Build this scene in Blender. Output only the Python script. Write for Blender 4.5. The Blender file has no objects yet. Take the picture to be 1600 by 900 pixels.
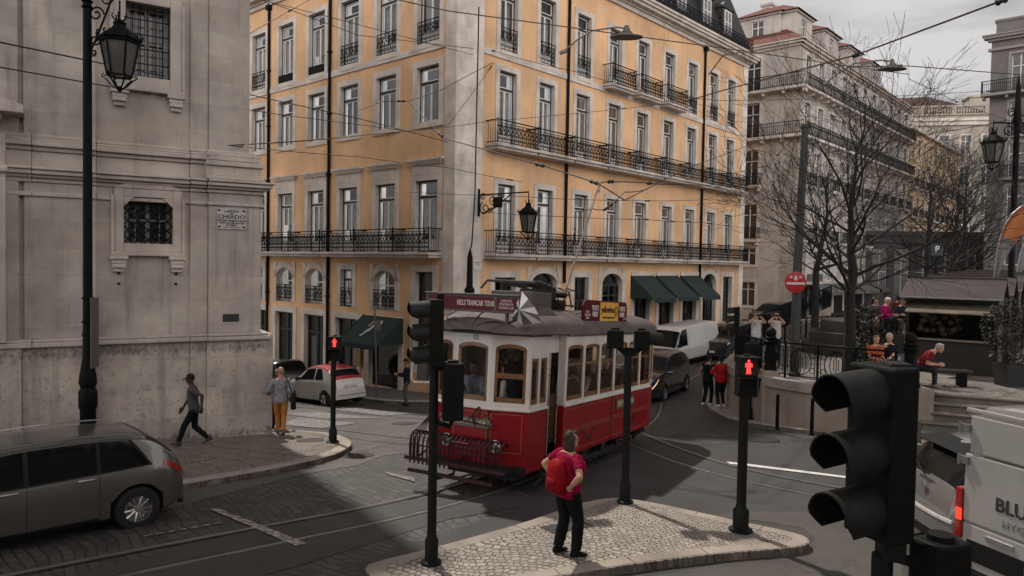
import bpy, bmesh, math, random
import numpy as np
from mathutils import Vector, Matrix, noise as mnoise

random.seed(7)
scene = bpy.context.scene
COL = scene.collection
R = math.radians
PI = math.pi

# ------------------------------------------------------------------ camera
CAM_Z = 3.8
FPX = 1148.0                       # focal length in pixels of the 1600 px wide photograph
PITCH, ROLL = math.atan(38 / FPX), R(1.0)
_f = Vector((0, math.cos(PITCH), -math.sin(PITCH)))
_u0 = Vector((0, math.sin(PITCH), math.cos(PITCH)))
_r0 = Vector((1, 0, 0))
_r = _r0 * math.cos(ROLL) + _u0 * math.sin(ROLL)
_u = -_r0 * math.sin(ROLL) + _u0 * math.cos(ROLL)
CAM = Vector((0, 0, CAM_Z))
cd = bpy.data.cameras.new('camera')
cam = bpy.data.objects.new('camera', cd)
COL.objects.link(cam)
cam.matrix_world = Matrix(((_r.x, _u.x, -_f.x, 0), (_r.y, _u.y, -_f.y, 0), (_r.z, _u.z, -_f.z, CAM_Z), (0, 0, 0, 1)))
cd.sensor_width = 36
cd.lens = FPX / 1600 * 36
cd.clip_start = 0.05
cd.clip_end = 3000
scene.camera = cam

# ------------------------------------------------------------------ world, sun, exposure
SUN_EL = R(55)
SUN_XY = Vector((-.526, .85)).normalized()          # towards the sun
SUN_ROT = math.atan2(SUN_XY.x, SUN_XY.y)
w = bpy.data.worlds.new('World')
scene.world = w
w.use_nodes = True
nt = w.node_tree
for n in list(nt.nodes):
    nt.nodes.remove(n)
def WN(t, **k):
    n = nt.nodes.new(t)
    for a, b in k.items():
        setattr(n, a, b)
    return n
out = WN('ShaderNodeOutputWorld')
bg = WN('ShaderNodeBackground')
bg.inputs['Strength'].default_value = 0.1
sky = WN('ShaderNodeTexSky', sky_type='NISHITA', sun_disc=False)
sky.sun_elevation = SUN_EL
sky.sun_rotation = SUN_ROT
sky.air_density, sky.dust_density, sky.ozone_density = 1.0, 2.0, 1.0
geo = WN('ShaderNodeTexCoord')
sep = WN('ShaderNodeSeparateXYZ')
nt.links.new(geo.outputs['Generated'], sep.inputs[0])
# cloud deck: flattened noise on the sky dome
mp = WN('ShaderNodeMapping')
mp.inputs['Scale'].default_value = (1.0, 1.0, 4.5)
mp.inputs['Rotation'].default_value = (0.06, 0.12, 0)
nt.links.new(geo.outputs['Generated'], mp.inputs[0])
nz = WN('ShaderNodeTexNoise')
nz.inputs['Scale'].default_value = 3.2
nz.inputs['Detail'].default_value = 7
nz.inputs['Roughness'].default_value = .52
nt.links.new(mp.outputs[0], nz.inputs['Vector'])
cr = WN('ShaderNodeValToRGB')
cr.color_ramp.elements[0].position = .34
cr.color_ramp.elements[0].color = (3.1, 2.86, 2.82, 1)
cr.color_ramp.elements[1].position = .66
cr.color_ramp.elements[1].color = (8.6, 8.15, 7.9, 1)
nt.links.new(nz.outputs['Fac'], cr.inputs[0])
# added brightness behind the viewpoint lights the facades; dimming overhead keeps the ground dark
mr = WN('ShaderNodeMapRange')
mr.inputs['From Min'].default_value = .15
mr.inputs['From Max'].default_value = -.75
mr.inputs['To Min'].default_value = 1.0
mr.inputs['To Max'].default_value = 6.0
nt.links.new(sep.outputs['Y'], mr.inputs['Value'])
mz = WN('ShaderNodeMapRange')                      # sky dimmed overhead to keep the shaded ground dark
mz.inputs['From Min'].default_value = .40
mz.inputs['From Max'].default_value = .85
mz.inputs['To Min'].default_value = 1.0
mz.inputs['To Max'].default_value = .30
nt.links.new(sep.outputs['Z'], mz.inputs['Value'])
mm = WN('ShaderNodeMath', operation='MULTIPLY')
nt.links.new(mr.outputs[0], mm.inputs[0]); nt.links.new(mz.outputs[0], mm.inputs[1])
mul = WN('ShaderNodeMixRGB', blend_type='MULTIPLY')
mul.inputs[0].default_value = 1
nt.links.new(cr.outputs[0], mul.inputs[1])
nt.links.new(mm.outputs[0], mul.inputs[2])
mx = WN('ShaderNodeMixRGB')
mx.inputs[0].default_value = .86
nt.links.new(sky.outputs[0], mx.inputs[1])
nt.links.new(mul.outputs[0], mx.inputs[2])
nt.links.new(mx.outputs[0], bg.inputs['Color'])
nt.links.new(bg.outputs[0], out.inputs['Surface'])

sl = bpy.data.lights.new('sun', 'SUN')
sl.energy = 4.0
sl.angle = R(1.4)
sl.color = (1, .93, .84)
sun = bpy.data.objects.new('sun', sl)
COL.objects.link(sun)
_sd = Vector((SUN_XY.x * math.cos(SUN_EL), SUN_XY.y * math.cos(SUN_EL), math.sin(SUN_EL)))
sun.rotation_euler = _sd.to_track_quat('Z', 'Y').to_euler()
sun.location = (-20, 30, 60)
vs = scene.view_settings
vs.view_transform = 'Standard'
vs.look = 'None'
vs.exposure = -0.17
vs.gamma = 1
scene.cycles.max_bounces = 7
scene.cycles.transparent_max_bounces = 12
scene.cycles.use_denoising = True

# ------------------------------------------------------------------ layout helpers
def ray(px, py):
    return (_f + _r * ((px - 800) / FPX) + _u * ((450 - py) / FPX))
def at_y(px, py, Y):
    d = ray(px, py)
    return CAM + d * (Y / d.y)
def at_z(px, py, z):
    d = ray(px, py)
    return CAM + d * ((z - CAM_Z) / d.z)

# ground heights surveyed at a few places; thin-plate spline between them
_CP = np.array([(.7, 9.6, -3.92), (-1, 9.2, -3.92), (-5.8, 11, -4.08), (-12, 12, -4.2), (-7.7, 17.6, -4.62), (-6.3, 20.5, -4.85),
    (-4.3, 29.7, -5.72), (-6.7, 28.7, -5.62), (-13, 38, -6.4), (-22, 45, -7.0), (-2.4, 30.6, -5.65), (4, 37.5, -5.1), (6.5, 23.7, -4.55), (7.6, 19.8, -4.45),
    (9, 37, -4.75), (15.9, 51, -4.0), (21, 56, -3.9), (-.6, 13.1, -4.1), (3.2, 16.6, -4.3), (10, 13, -4.0), (10.2, 18.2, -4.3), (6, 8, -3.95), (-4, 4, -3.95),
    (8, 4, -3.95), (0, 0, -3.95), (-15, 4, -4.2), (18, 6, -4.0), (22, 16, -4.2), (0, 22, -4.85), (30, 70, -3.5), (-25, 25, -5.2)], float)
_n = len(_CP)
def _phi(d2):
    return np.where(d2 > 1e-9, .5 * d2 * np.log(np.maximum(d2, 1e-9)), 0)
_d2 = ((_CP[:, None, :2] - _CP[None, :, :2]) ** 2).sum(-1)
_K = _phi(_d2) + np.eye(_n) * 6.0
_Pm = np.c_[np.ones(_n), _CP[:, :2]]
_A = np.block([[_K, _Pm], [_Pm.T, np.zeros((3, 3))]])
_sol = np.linalg.solve(_A, np.r_[_CP[:, 2], 0, 0, 0])
def g(x, y):
    x = min(max(x, -26), 32); y = min(max(y, -2), 72)
    d2 = (_CP[:, 0] - x) ** 2 + (_CP[:, 1] - y) ** 2
    return float(CAM_Z + _phi(d2) @ _sol[:_n] + _sol[_n] + _sol[_n + 1] * x + _sol[_n + 2] * y)
def gp(px, py, dz=0.0):
    """where the photograph's pixel meets the ground (dz above it)"""
    d = ray(px, py)
    t0, t1 = 2.0, 90.0
    for k in range(60):
        t = .5 * (t0 + t1)
        p = CAM + d * t
        if p.z > g(p.x, p.y) + dz:
            t0 = t
        else:
            t1 = t
    p = CAM + d * t0
    return Vector((p.x, p.y, g(p.x, p.y) + dz))

# ------------------------------------------------------------------ object helpers
def tag(o, label=None, cat=None, group=None, kind=None):
    if label: o['label'] = label
    if cat: o['category'] = cat
    if group: o['group'] = group
    if kind: o['kind'] = kind
    return o
def thing(name, label, cat, loc=(0, 0, 0), rz=0, group=None):
    o = bpy.data.objects.new(name, None)
    o.empty_display_size = .2
    COL.objects.link(o)
    o.location = loc
    o.rotation_euler = (0, 0, rz)
    return tag(o, label, cat, group)
def mat_of(o):
    return Matrix.LocRotScale(o.location, o.rotation_euler, o.scale)
def copy_tree(o, parent=None):
    c = o.copy()
    COL.objects.link(c)
    if parent:
        c.parent = parent
    for ch in [x for x in COL.objects if x.parent == o]:
        copy_tree(ch, c)
    return c

class MB:
    """collects geometry for ONE mesh object"""
    def __init__(s):
        s.v, s.f, s.m, s.cur = [], [], [], 0
        s.M = None
    def add(s, vs_, fs_, m=None):
        b = len(s.v)
        if s.M is not None:
            vs_ = [s.M @ Vector(p) for p in vs_]
        s.v += [tuple(p) for p in vs_]
        mm = s.cur if m is None else m
        for f in fs_:
            s.f.append([b + i for i in f]); s.m.append(mm)
        return s
    def box(s, x0, x1, y0, y1, z0, z1, m=None):
        v = [(x0, y0, z0), (x1, y0, z0), (x1, y1, z0), (x0, y1, z0), (x0, y0, z1), (x1, y0, z1), (x1, y1, z1), (x0, y1, z1)]
        return s.add(v, [(0, 3, 2, 1), (4, 5, 6, 7), (0, 1, 5, 4), (1, 2, 6, 5), (2, 3, 7, 6), (3, 0, 4, 7)], m)
    def cbox(s, c, d, m=None):
        return s.box(c[0] - d[0] / 2, c[0] + d[0] / 2, c[1] - d[1] / 2, c[1] + d[1] / 2, c[2] - d[2] / 2, c[2] + d[2] / 2, m)
    def quad(s, a, b, c, d, m=None):
        return s.add([a, b, c, d], [(0, 1, 2, 3)], m)
    def tube(s, pts, r, n=5, cap=True, m=None):
        pts = [Vector(p) for p in pts]
        k = len(pts)
        rs = r if isinstance(r, (list, tuple)) else [r] * k
        vs_, fs_ = [], []
        up = None
        for i in range(k):
            t = (pts[min(i + 1, k - 1)] - pts[max(i - 1, 0)])
            if t.length < 1e-9: t = Vector((0, 0, 1))
            t.normalize()
            if up is None:
                up = Vector((0, 0, 1)) if abs(t.z) < .9 else Vector((1, 0, 0))
            a = t.cross(up)
            if a.length < 1e-4:
                up = Vector((0, 1, 0)) if abs(t.y) < .9 else Vector((1, 0, 0))
                a = t.cross(up)
            a.normalize()
            b = a.cross(t); up = b
            for j in range(n):
                w_ = 2 * PI * (j + .5) / n
                vs_.append(pts[i] + (a * math.cos(w_) + b * math.sin(w_)) * rs[i])
        for i in range(k - 1):
            for j in range(n):
                fs_.append((i * n + j, i * n + (j + 1) % n, (i + 1) * n + (j + 1) % n, (i + 1) * n + j))
        if cap:
            fs_.append(tuple(range(n))[::-1]); fs_.append(tuple((k - 1) * n + j for j in range(n)))
        return s.add(vs_, fs_, m)
    def lathe(s, prof, n=16, c=(0, 0, 0), m=None, axis='z', cap=True):
        vs_, fs_ = [], []
        k = len(prof)
        for r, z in prof:
            for j in range(n):
                w_ = 2 * PI * j / n
                p = (r * math.cos(w_), r * math.sin(w_), z)
                if axis == 'x': p = (p[2], p[0], p[1])
                if axis == 'y': p = (p[0], p[2], p[1])
                vs_.append((c[0] + p[0], c[1] + p[1], c[2] + p[2]))
        for i in range(k - 1):
            for j in range(n):
                q = (i * n + j, i * n + (j + 1) % n, (i + 1) * n + (j + 1) % n, (i + 1) * n + j)
                fs_.append(q[::-1] if axis == 'y' else q)
        if cap:
            fs_.append(tuple(range(n))[::-1]); fs_.append(tuple((k - 1) * n + j for j in range(n)))
        return s.add(vs_, fs_, m)
    def prism(s, poly, z0, z1, m=None, axes='xy'):
        """polygon extruded; axes names the plane it lies in"""
        n = len(poly)
        def P(a, b, c):
            return {'xy': (a, b, c), 'xz': (a, c, b), 'yz': (c, a, b)}[axes]
        vs_ = [P(a, b, z0) for a, b in poly] + [P(a, b, z1) for a, b in poly]
        fs_ = [tuple(range(n))[::-1], tuple(range(n, 2 * n))] + [(i, (i + 1) % n, n + (i + 1) % n, n + i) for i in range(n)]
        return s.add(vs_, fs_, m)
    def loft(s, rings, closed=True, cap=True, m=None):
        n = len(rings[0])
        vs_ = [p for r_ in rings for p in r_]
        fs_ = []
        e = n if closed else n - 1
        for i in range(len(rings) - 1):
            for j in range(e):
                fs_.append((i * n + j, i * n + (j + 1) % n, (i + 1) * n + (j + 1) % n, (i + 1) * n + j))
        if cap and closed:
            fs_.append(tuple(range(n))[::-1]); fs_.append(tuple((len(rings) - 1) * n + j for j in range(n)))
        return s.add(vs_, fs_, m)
    def ball(s, c, r, n=10, m=None):
        rx, ry, rz_ = r if isinstance(r, (tuple, list)) else (r, r, r)
        k = max(4, n // 2 + 1)
        rings = []
        for i in range(k + 1):
            a = PI * min(max(i / k, .02), .98)
            rings.append([(c[0] + rx * math.sin(a) * math.cos(2 * PI * j / n), c[1] + ry * math.sin(a) * math.sin(2 * PI * j / n), c[2] - rz_ * math.cos(a)) for j in range(n)])
        return s.loft(rings, m=m)
    def mesh(s, name, mats, inv=None, smooth=None):
        me = bpy.data.meshes.new(name)
        v = s.v if inv is None else [inv @ Vector(p) for p in s.v]
        me.from_pydata(v, [], s.f)
        for m_ in (mats if isinstance(mats, (list, tuple)) else [mats]):
            me.materials.append(m_)
        me.polygons.foreach_set('material_index', s.m)
        me.update()
        if smooth is not None:
            bm = bmesh.new(); bm.from_mesh(me)
            bmesh.ops.remove_doubles(bm, verts=bm.verts, dist=1e-5)
            bmesh.ops.recalc_face_normals(bm, faces=bm.faces)
            for f in bm.faces: f.smooth = True
            for e in bm.edges:
                if len(e.link_faces) == 2 and e.calc_face_angle(0) > R(smooth): e.smooth = False
            bm.to_mesh(me); bm.free()
        return me
    def build(s, name, mats, parent=None, world=False, smooth=None, bevel=0, recalc=True):
        """link as one object; world=True: the coordinates are world ones and parent stands elsewhere"""
        inv = mat_full(parent).inverted() if (world and parent) else None
        me = s.mesh(name, mats, inv, smooth)
        if smooth is None and recalc and len(s.f) < 60000:
            bm = bmesh.new(); bm.from_mesh(me)
            bmesh.ops.recalc_face_normals(bm, faces=bm.faces)
            bm.to_mesh(me); bm.free()
        return link(name, me, parent, bevel)
def link(name, me, parent=None, bevel=0, loc=None, rot=None):
    o = bpy.data.objects.new(name, me)
    COL.objects.link(o)
    if parent: o.parent = parent
    if loc is not None: o.location = loc
    if rot is not None: o.rotation_euler = rot
    if bevel:
        b = o.modifiers.new('Bevel', 'BEVEL'); b.width = bevel; b.segments = 2; b.limit_method = 'ANGLE'; b.angle_limit = R(40)
    return o
def mat_full(o):
    M = mat_of(o)
    while o.parent:
        o = o.parent
        M = mat_of(o) @ M
    return M
def structure(name, mb, mats, **k):
    return tag(mb.build(name, mats, **k), kind='structure')

# ------------------------------------------------------------------ materials
_MC = {}
class Nodes:
    def __init__(s, name):
        s.mat = bpy.data.materials.new(name); s.mat.use_nodes = True
        s.nt = s.mat.node_tree
        s.bsdf = s.nt.nodes['Principled BSDF']
    def n(s, t, ins=None, **k):
        nd = s.nt.nodes.new(t)
        for a, b in k.items(): setattr(nd, a, b)
        for a, b in (ins or {}).items():
            if isinstance(b, bpy.types.NodeSocket): s.nt.links.new(b, nd.inputs[a])
            else: nd.inputs[a].default_value = b
        return nd
    def coord(s, scale=(1, 1, 1), rot=(0, 0, 0), out='Object'):
        tc = s.n('ShaderNodeTexCoord')
        mp_ = s.n('ShaderNodeMapping', {'Vector': tc.outputs[out]})
        mp_.inputs['Scale'].default_value = scale; mp_.inputs['Rotation'].default_value = rot
        return mp_.outputs[0]
    def noise(s, vec, scale, detail=5, rough=.55):
        return s.n('ShaderNodeTexNoise', {'Vector': vec, 'Scale': scale, 'Detail': detail, 'Roughness': rough}).outputs['Fac']
    def ramp(s, fac, stops):
        r_ = s.n('ShaderNodeValToRGB', {0: fac})
        e = r_.color_ramp.elements
        while len(e) < len(stops): e.new(.5)
        for el, (p, c) in zip(e, stops):
            el.position = p
            el.color = (c, c, c, 1) if isinstance(c, (int, float)) else (*c, 1)
        return r_.outputs[0]
    def mix(s, fac, a, b, mode='MIX'):
        m_ = s.n('ShaderNodeMixRGB', blend_type=mode)
        for i, x in enumerate((fac, a, b)):
            if isinstance(x, bpy.types.NodeSocket): s.nt.links.new(x, m_.inputs[i])
            elif i == 0: m_.inputs[0].default_value = x
            else: m_.inputs[i].default_value = (x, x, x, 1) if isinstance(x, (int, float)) else (*x, 1)
        return m_.outputs[0]
    def col(s, sock): s.nt.links.new(sock, s.bsdf.inputs['Base Color'])
    def rough(s, sock): s.nt.links.new(sock, s.bsdf.inputs['Roughness'])
    def bump(s, sock, strength=.3, dist=.02):
        b = s.n('ShaderNodeBump', {'Height': sock, 'Strength': strength, 'Distance': dist})
        s.nt.links.new(b.outputs[0], s.bsdf.inputs['Normal'])
    def P(s, **k):
        for a, b in k.items(): s.bsdf.inputs[a.replace('_', ' ')].default_value = b
        return s
def sc(c, f): return tuple(min(1, x * f) for x in c)
def M(name, color, rough=.6, metal=0, var=.15, scale=6, bump=0, spec=.5, coat=0, emit=None, es=1):
    """plain material with slow colour variation and fine grain"""
    if name in _MC: return _MC[name]
    N = Nodes(name)
    N.P(Roughness=rough, Metallic=metal)
    N.bsdf.inputs['Specular IOR Level'].default_value = spec
    if coat: N.bsdf.inputs['Coat Weight'].default_value = coat; N.bsdf.inputs['Coat Roughness'].default_value = .06
    vec = N.coord()
    a = N.noise(vec, scale, 6)
    N.col(N.mix(N.ramp(a, [(.3, 0.0), (.7, 1.0)]), sc(color, 1 - var), sc(color, 1 + var)))
    N.rough(N.ramp(N.noise(vec, scale * 2.3, 4), [(.3, max(.02, rough - .08)), (.7, min(1, rough + .08))]))
    if bump: N.bump(N.noise(vec, scale * 6, 4), bump, .01)
    if emit:
        N.bsdf.inputs['Emission Color'].default_value = (*emit, 1); N.bsdf.inputs['Emission Strength'].default_value = es
    _MC[name] = N.mat
    return N.mat

def m_plaster(name, color, stain=.25, scale=.35, soot=(.12, .10, .09)):
    """painted render with rain streaks, patches and grain"""
    if name in _MC: return _MC[name]
    N = Nodes(name); N.P(Roughness=.85)
    v = N.coord()
    big = N.noise(v, scale, 6, .6)
    c = N.mix(N.ramp(big, [(.35, 0.0), (.68, 1.0)]), sc(color, .74), sc(color, 1.10))
    pale = N.noise(v, scale * 3.5, 6, .7)
    c = N.mix(N.ramp(pale, [(.55, 0.0), (.75, .30)]), c, tuple(min(1, x * .8 + .16) for x in color))
    streak = N.noise(N.coord((2.2, 2.2, .16)), 1.6, 6, .65)
    c = N.mix(N.ramp(streak, [(.52, 0.0), (.80, stain)]), c, sc(color, .55))
    fine = N.noise(v, 9, 6, .7)
    c = N.mix(N.ramp(fine, [(.62, 0.0), (.85, stain * .8)]), c, soot)
    N.col(c)
    N.bump(fine, .15, .01)
    _MC[name] = N.mat
    return N.mat
def m_stone(name, color, stain=.5, blocks=None, rot=0, grime=None, pits=(.60, .74)):
    """limestone with ashlar joints, pits, soot blotches and streaks"""
    if name in _MC: return _MC[name]
    N = Nodes(name); N.P(Roughness=.8)
    v = N.coord()
    big = N.noise(v, .8, 7, .62)
    c = N.mix(N.ramp(big, [(.32, 0.0), (.7, 1.0)]), sc(color, .58), sc(color, 1.14))
    warm = N.noise(v, .5, 3)
    c = N.mix(N.ramp(warm, [(.5, 0.0), (.75, .35)]), c, (color[0] * .95, color[1] * .82, color[2] * .74))
    streak = N.noise(N.coord((3.0, 3.0, .22)), 1.3, 7, .66)
    c = N.mix(N.ramp(streak, [(.53, 0.0), (.82, stain)]), c, sc(color, .28))
    pit = N.noise(v, 14, 6, .75)
    c = N.mix(N.ramp(pit, [(pits[0], 0.0), (pits[1], stain)]), c, sc(color, .2))
    h = pit
    if blocks:
        # joints run on the wall's own horizontal axis (rotated to the wall) and height
        tc = N.n('ShaderNodeTexCoord')
        mp1 = N.n('ShaderNodeMapping', {'Vector': tc.outputs['Object']})
        mp1.inputs['Rotation'].default_value = (0, 0, -rot)
        sp = N.n('ShaderNodeSeparateXYZ', {0: mp1.outputs[0]})
        cb = N.n('ShaderNodeCombineXYZ', {0: sp.outputs[0], 1: sp.outputs[2]})
        br = N.n('ShaderNodeTexBrick', {'Vector': cb.outputs[0], 'Scale': 1.0, 'Mortar Size': .006, 'Mortar Smooth': .4, 'Brick Width': blocks[0], 'Row Height': blocks[1]})
        br.inputs['Color1'].default_value = (.86, .86, .86, 1); br.inputs['Color2'].default_value = (1.05, 1.05, 1.05, 1); br.inputs['Mortar'].default_value = (.62, .59, .57, 1)
        c = N.mix(.7, c, br.outputs[0], 'MULTIPLY')
    if grime is not None:
        # black crust under the ledges: blotchy band of dirt that has its own outline
        sp2 = N.n('ShaderNodeSeparateXYZ', {0: v})
        nb = N.ramp(N.mix(.45, N.noise(N.coord((1.0, 1.0, .45)), 2.2, 8, .8), N.noise(N.coord((1, 1, .8)), 13, 6, .75)), [(.42, 0.0), (.66, .9)])
        for (zc, half) in grime:
            d = N.n('ShaderNodeMath', {0: sp2.outputs[2], 1: zc}, operation='SUBTRACT')
            d2 = N.n('ShaderNodeMath', {0: d.outputs[0], 1: half}, operation='DIVIDE')
            ab = N.n('ShaderNodeMath', {0: d2.outputs[0]}, operation='ABSOLUTE')
            k_ = N.n('ShaderNodeMath', {0: nb, 1: ab.outputs[0]}, operation='SUBTRACT')
            c = N.mix(N.ramp(k_.outputs[0], [(-.05, 0.0), (.45, .8)]), c, sc(color, .14))
    if grime is not None:
        p2 = N.noise(N.coord((1, 1, .8)), 5.5, 9, .82)
        c = N.mix(N.ramp(p2, [(.555, 0.0), (.66, .8)]), c, sc(color, .17))
    N.col(c); N.bump(h, .25, .01)
    _MC[name] = N.mat
    return N.mat
def m_glass(name='window_glass', tint=(.9, .92, .92), refl=.06):
    if name in _MC: return _MC[name]
    N = Nodes(name)
    t = N.n('ShaderNodeBsdfTransparent', {'Color': (*tint, 1)})
    gl = N.n('ShaderNodeBsdfGlossy', {'Color': (1, 1, 1, 1), 'Roughness': .03})
    fr = N.n('ShaderNodeFresnel', {'IOR': 1.5})
    ad = N.n('ShaderNodeMath', {0: fr.outputs[0], 1: refl}, operation='ADD'); ad.use_clamp = True
    mxs = N.n('ShaderNodeMixShader', {0: ad.outputs[0], 1: t.outputs[0], 2: gl.outputs[0]})
    N.nt.links.new(mxs.outputs[0], N.nt.nodes['Material Output'].inputs['Surface'])
    _MC[name] = N.mat
    return N.mat

IRON = M('black_iron', (.0045, .0045, .005), .6, 0, .3, 9, 0, .12)
STONE = m_stone('trim_stone', (.66, .59, .525), .22)
WHITE = M('white_joinery', (.66, .64, .61), .5, 0, .08, 3)
GLASS = m_glass()
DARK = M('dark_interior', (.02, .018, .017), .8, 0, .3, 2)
def text_mesh(txt, size, depth=.004, bold=0.0, align='CENTER', spacing=1.0, xscale=1.0):
    cu = bpy.data.curves.new('t', 'FONT'); cu.body = txt; cu.size = size; cu.extrude = depth; cu.align_x = align; cu.align_y = 'CENTER'
    cu.offset = bold; cu.space_character = spacing; cu.resolution_u = 2; cu.space_line = .9
    o = bpy.data.objects.new('t', cu); COL.objects.link(o)
    bpy.context.view_layer.update()
    me = bpy.data.meshes.new_from_object(o.evaluated_get(bpy.context.evaluated_depsgraph_get()))
    bpy.data.objects.remove(o); bpy.data.curves.remove(cu)
    if xscale != 1:
        for v in me.vertices: v.co.x *= xscale
    return me
def lettering(txt, size, mat, parent, loc, rot, name='lettering', **k):
    """flat letters standing on the local XY plane, turned by rot"""
    me = text_mesh(txt, size, **k); me.materials.clear(); me.materials.append(mat)
    return link(name, me, parent, loc=loc, rot=rot)
# ================================================================== ground
def m_setts():
    N = Nodes('granite_setts'); N.P(Roughness=.62)
    v = N.coord()
    wob = N.n('ShaderNodeTexNoise', {'Vector': v, 'Scale': .28, 'Detail': 2}).outputs['Color']
    wv = N.n('ShaderNodeVectorMath', {0: wob, 1: (.5, .5, .5)}, operation='SUBTRACT')
    ws = N.n('ShaderNodeVectorMath', {0: wv.outputs[0]}, operation='SCALE'); ws.inputs['Scale'].default_value = 1.5
    w2 = N.n('ShaderNodeTexNoise', {'Vector': v, 'Scale': 5, 'Detail': 2}).outputs['Color']
    w3 = N.n('ShaderNodeVectorMath', {0: w2, 1: (.5, .5, .5)}, operation='SUBTRACT')
    w4 = N.n('ShaderNodeVectorMath', {0: w3.outputs[0]}, operation='SCALE'); w4.inputs['Scale'].default_value = .05
    a = N.n('ShaderNodeVectorMath', {0: N.coord((1, 1, 0), (0, 0, .95)), 1: ws.outputs[0]})
    b = N.n('ShaderNodeVectorMath', {0: a.outputs[0], 1: w4.outputs[0]})
    br = N.n('ShaderNodeTexBrick', {'Vector': b.outputs[0], 'Scale': 1.0, 'Mortar Size': .018, 'Mortar Smooth': .6, 'Brick Width': .26, 'Row Height': .15, 'Bias': 0.0})
    br.inputs['Color1'].default_value = (.026, .0235, .022, 1); br.inputs['Color2'].default_value = (.082, .075, .069, 1); br.inputs['Mortar'].default_value = (.007, .0065, .006, 1)
    big = N.noise(v, .35, 5)
    c = N.mix(N.ramp(big, [(.35, 0.0), (.65, .7)]), br.outputs[0], (.040, .036, .033), 'MIX')
    c = N.mix(.45, br.outputs[0], c)
    fine = N.noise(v, 22, 5, .7)
    c = N.mix(N.ramp(fine, [(.4, 0.0), (.75, .5)]), c, (.085, .078, .071))
    c = N.mix(N.ramp(N.noise(v, 1.3, 6), [(.5, 0.0), (.75, .6)]), c, (.028, .026, .025))
    N.col(c)
    hh = N.mix(.3, N.n('ShaderNodeInvert', {'Color': br.outputs['Fac']}).outputs[0], fine)
    N.bump(hh, .6, .02)
    return N.mat
def m_asphalt(name='asphalt', base=(.034, .0315, .030)):
    N = Nodes(name); N.P(Roughness=.75)
    v = N.coord()
    a = N.noise(v, .5, 7, .65)
    c = N.mix(N.ramp(a, [(.35, 0.0), (.66, 1.0)]), sc(base, .68), sc(base, 1.5))
    f = N.noise(v, 55, 4, .7)
    c = N.mix(N.ramp(f, [(.42, 0.0), (.72, .55)]), c, sc(base, 2.5))
    cr_ = N.n('ShaderNodeTexVoronoi', {'Vector': N.n('ShaderNodeVectorMath', {0: v, 1: N.n('ShaderNodeTexNoise', {'Vector': v, 'Scale': 1.2, 'Detail': 5}).outputs['Color']}).outputs[0], 'Scale': .55}, feature='DISTANCE_TO_EDGE')
    c = N.mix(N.ramp(cr_.outputs['Distance'], [(.0, .55), (.006, 0.0)]), c, sc(base, .3))
    dust = N.noise(N.coord((1, 1, 1)), 2.7, 6, .7)
    c = N.mix(N.ramp(dust, [(.58, 0.0), (.8, .5)]), c, (.075, .069, .063))
    N.col(c); N.bump(f, .35, .006)
    return N.mat
def m_calcada(name, tone, joint, scale=8.5, lines=None, rnd=.75):
    """hand-laid limestone setts in wavering rows with dark joints; lines adds a coarser net of dark joints"""
    N = Nodes(name); N.P(Roughness=.6)
    v = N.coord()
    def warp(sc_, amp, det):
        w_ = N.n('ShaderNodeTexNoise', {'Vector': v, 'Scale': sc_, 'Detail': det}).outputs['Color']
        s_ = N.n('ShaderNodeVectorMath', {0: w_, 1: (.5, .5, .5)}, operation='SUBTRACT')
        k_ = N.n('ShaderNodeVectorMath', {0: s_.outputs[0]}, operation='SCALE'); k_.inputs['Scale'].default_value = amp
        return k_.outputs[0]
    big_w, mid_w, fine_w = warp(.35, 1.4, 1), warp(2.6, .16, 2), warp(9, .055, 2)
    p = N.n('ShaderNodeVectorMath', {0: N.coord((1, 1, 0), (0, 0, .35)), 1: big_w}).outputs[0]
    p2 = N.n('ShaderNodeVectorMath', {0: p, 1: mid_w}).outputs[0]
    p3 = N.n('ShaderNodeVectorMath', {0: p2, 1: fine_w}).outputs[0]
    br = N.n('ShaderNodeTexBrick', {'Vector': p3, 'Scale': 1.0, 'Mortar Size': .11 / scale * 1.3, 'Mortar Smooth': .35, 'Brick Width': 1.25 / scale, 'Row Height': 1.0 / scale})
    br.inputs['Color1'].default_value = (.62, .62, .62, 1); br.inputs['Color2'].default_value = (1.12, 1.12, 1.12, 1); br.inputs['Mortar'].default_value = (.8, .8, .8, 1)
    c = N.mix(1, tone, br.outputs[0], 'MULTIPLY')
    fine = N.noise(v, 26, 5, .7)
    c = N.mix(N.ramp(fine, [(.45, 0.0), (.8, .45)]), c, sc(tone, .6))
    big = N.noise(v, .7, 6, .62)
    c = N.mix(N.ramp(big, [(.48, 0.0), (.72, .55)]), c, sc(tone, .45))
    jm = N.ramp(N.noise(v, 5.5, 3), [(.30, .55), (.55, 1.0)])
    c = N.mix(N.mix(1, br.outputs['Fac'], jm, 'MULTIPLY'), c, joint)
    if lines:
        q = N.n('ShaderNodeVectorMath', {0: N.coord((1, 1, 0), (0, 0, lines[2])), 1: big_w})
        q2 = N.n('ShaderNodeVectorMath', {0: q.outputs[0], 1: mid_w})
        b2 = N.n('ShaderNodeTexBrick', {'Vector': q2.outputs[0], 'Scale': 1, 'Mortar Size': .028, 'Mortar Smooth': .4, 'Brick Width': lines[0], 'Row Height': lines[1]})
        lm = N.ramp(N.noise(v, 1.4, 3), [(.36, .3), (.55, 1.0)])
        c = N.mix(N.mix(1, b2.outputs['Fac'], lm, 'MULTIPLY'), c, sc(joint, .6))
    N.col(c)
    N.bump(N.n('ShaderNodeInvert', {'Color': br.outputs['Fac']}).outputs[0], .5, .012)
    return N.mat
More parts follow.
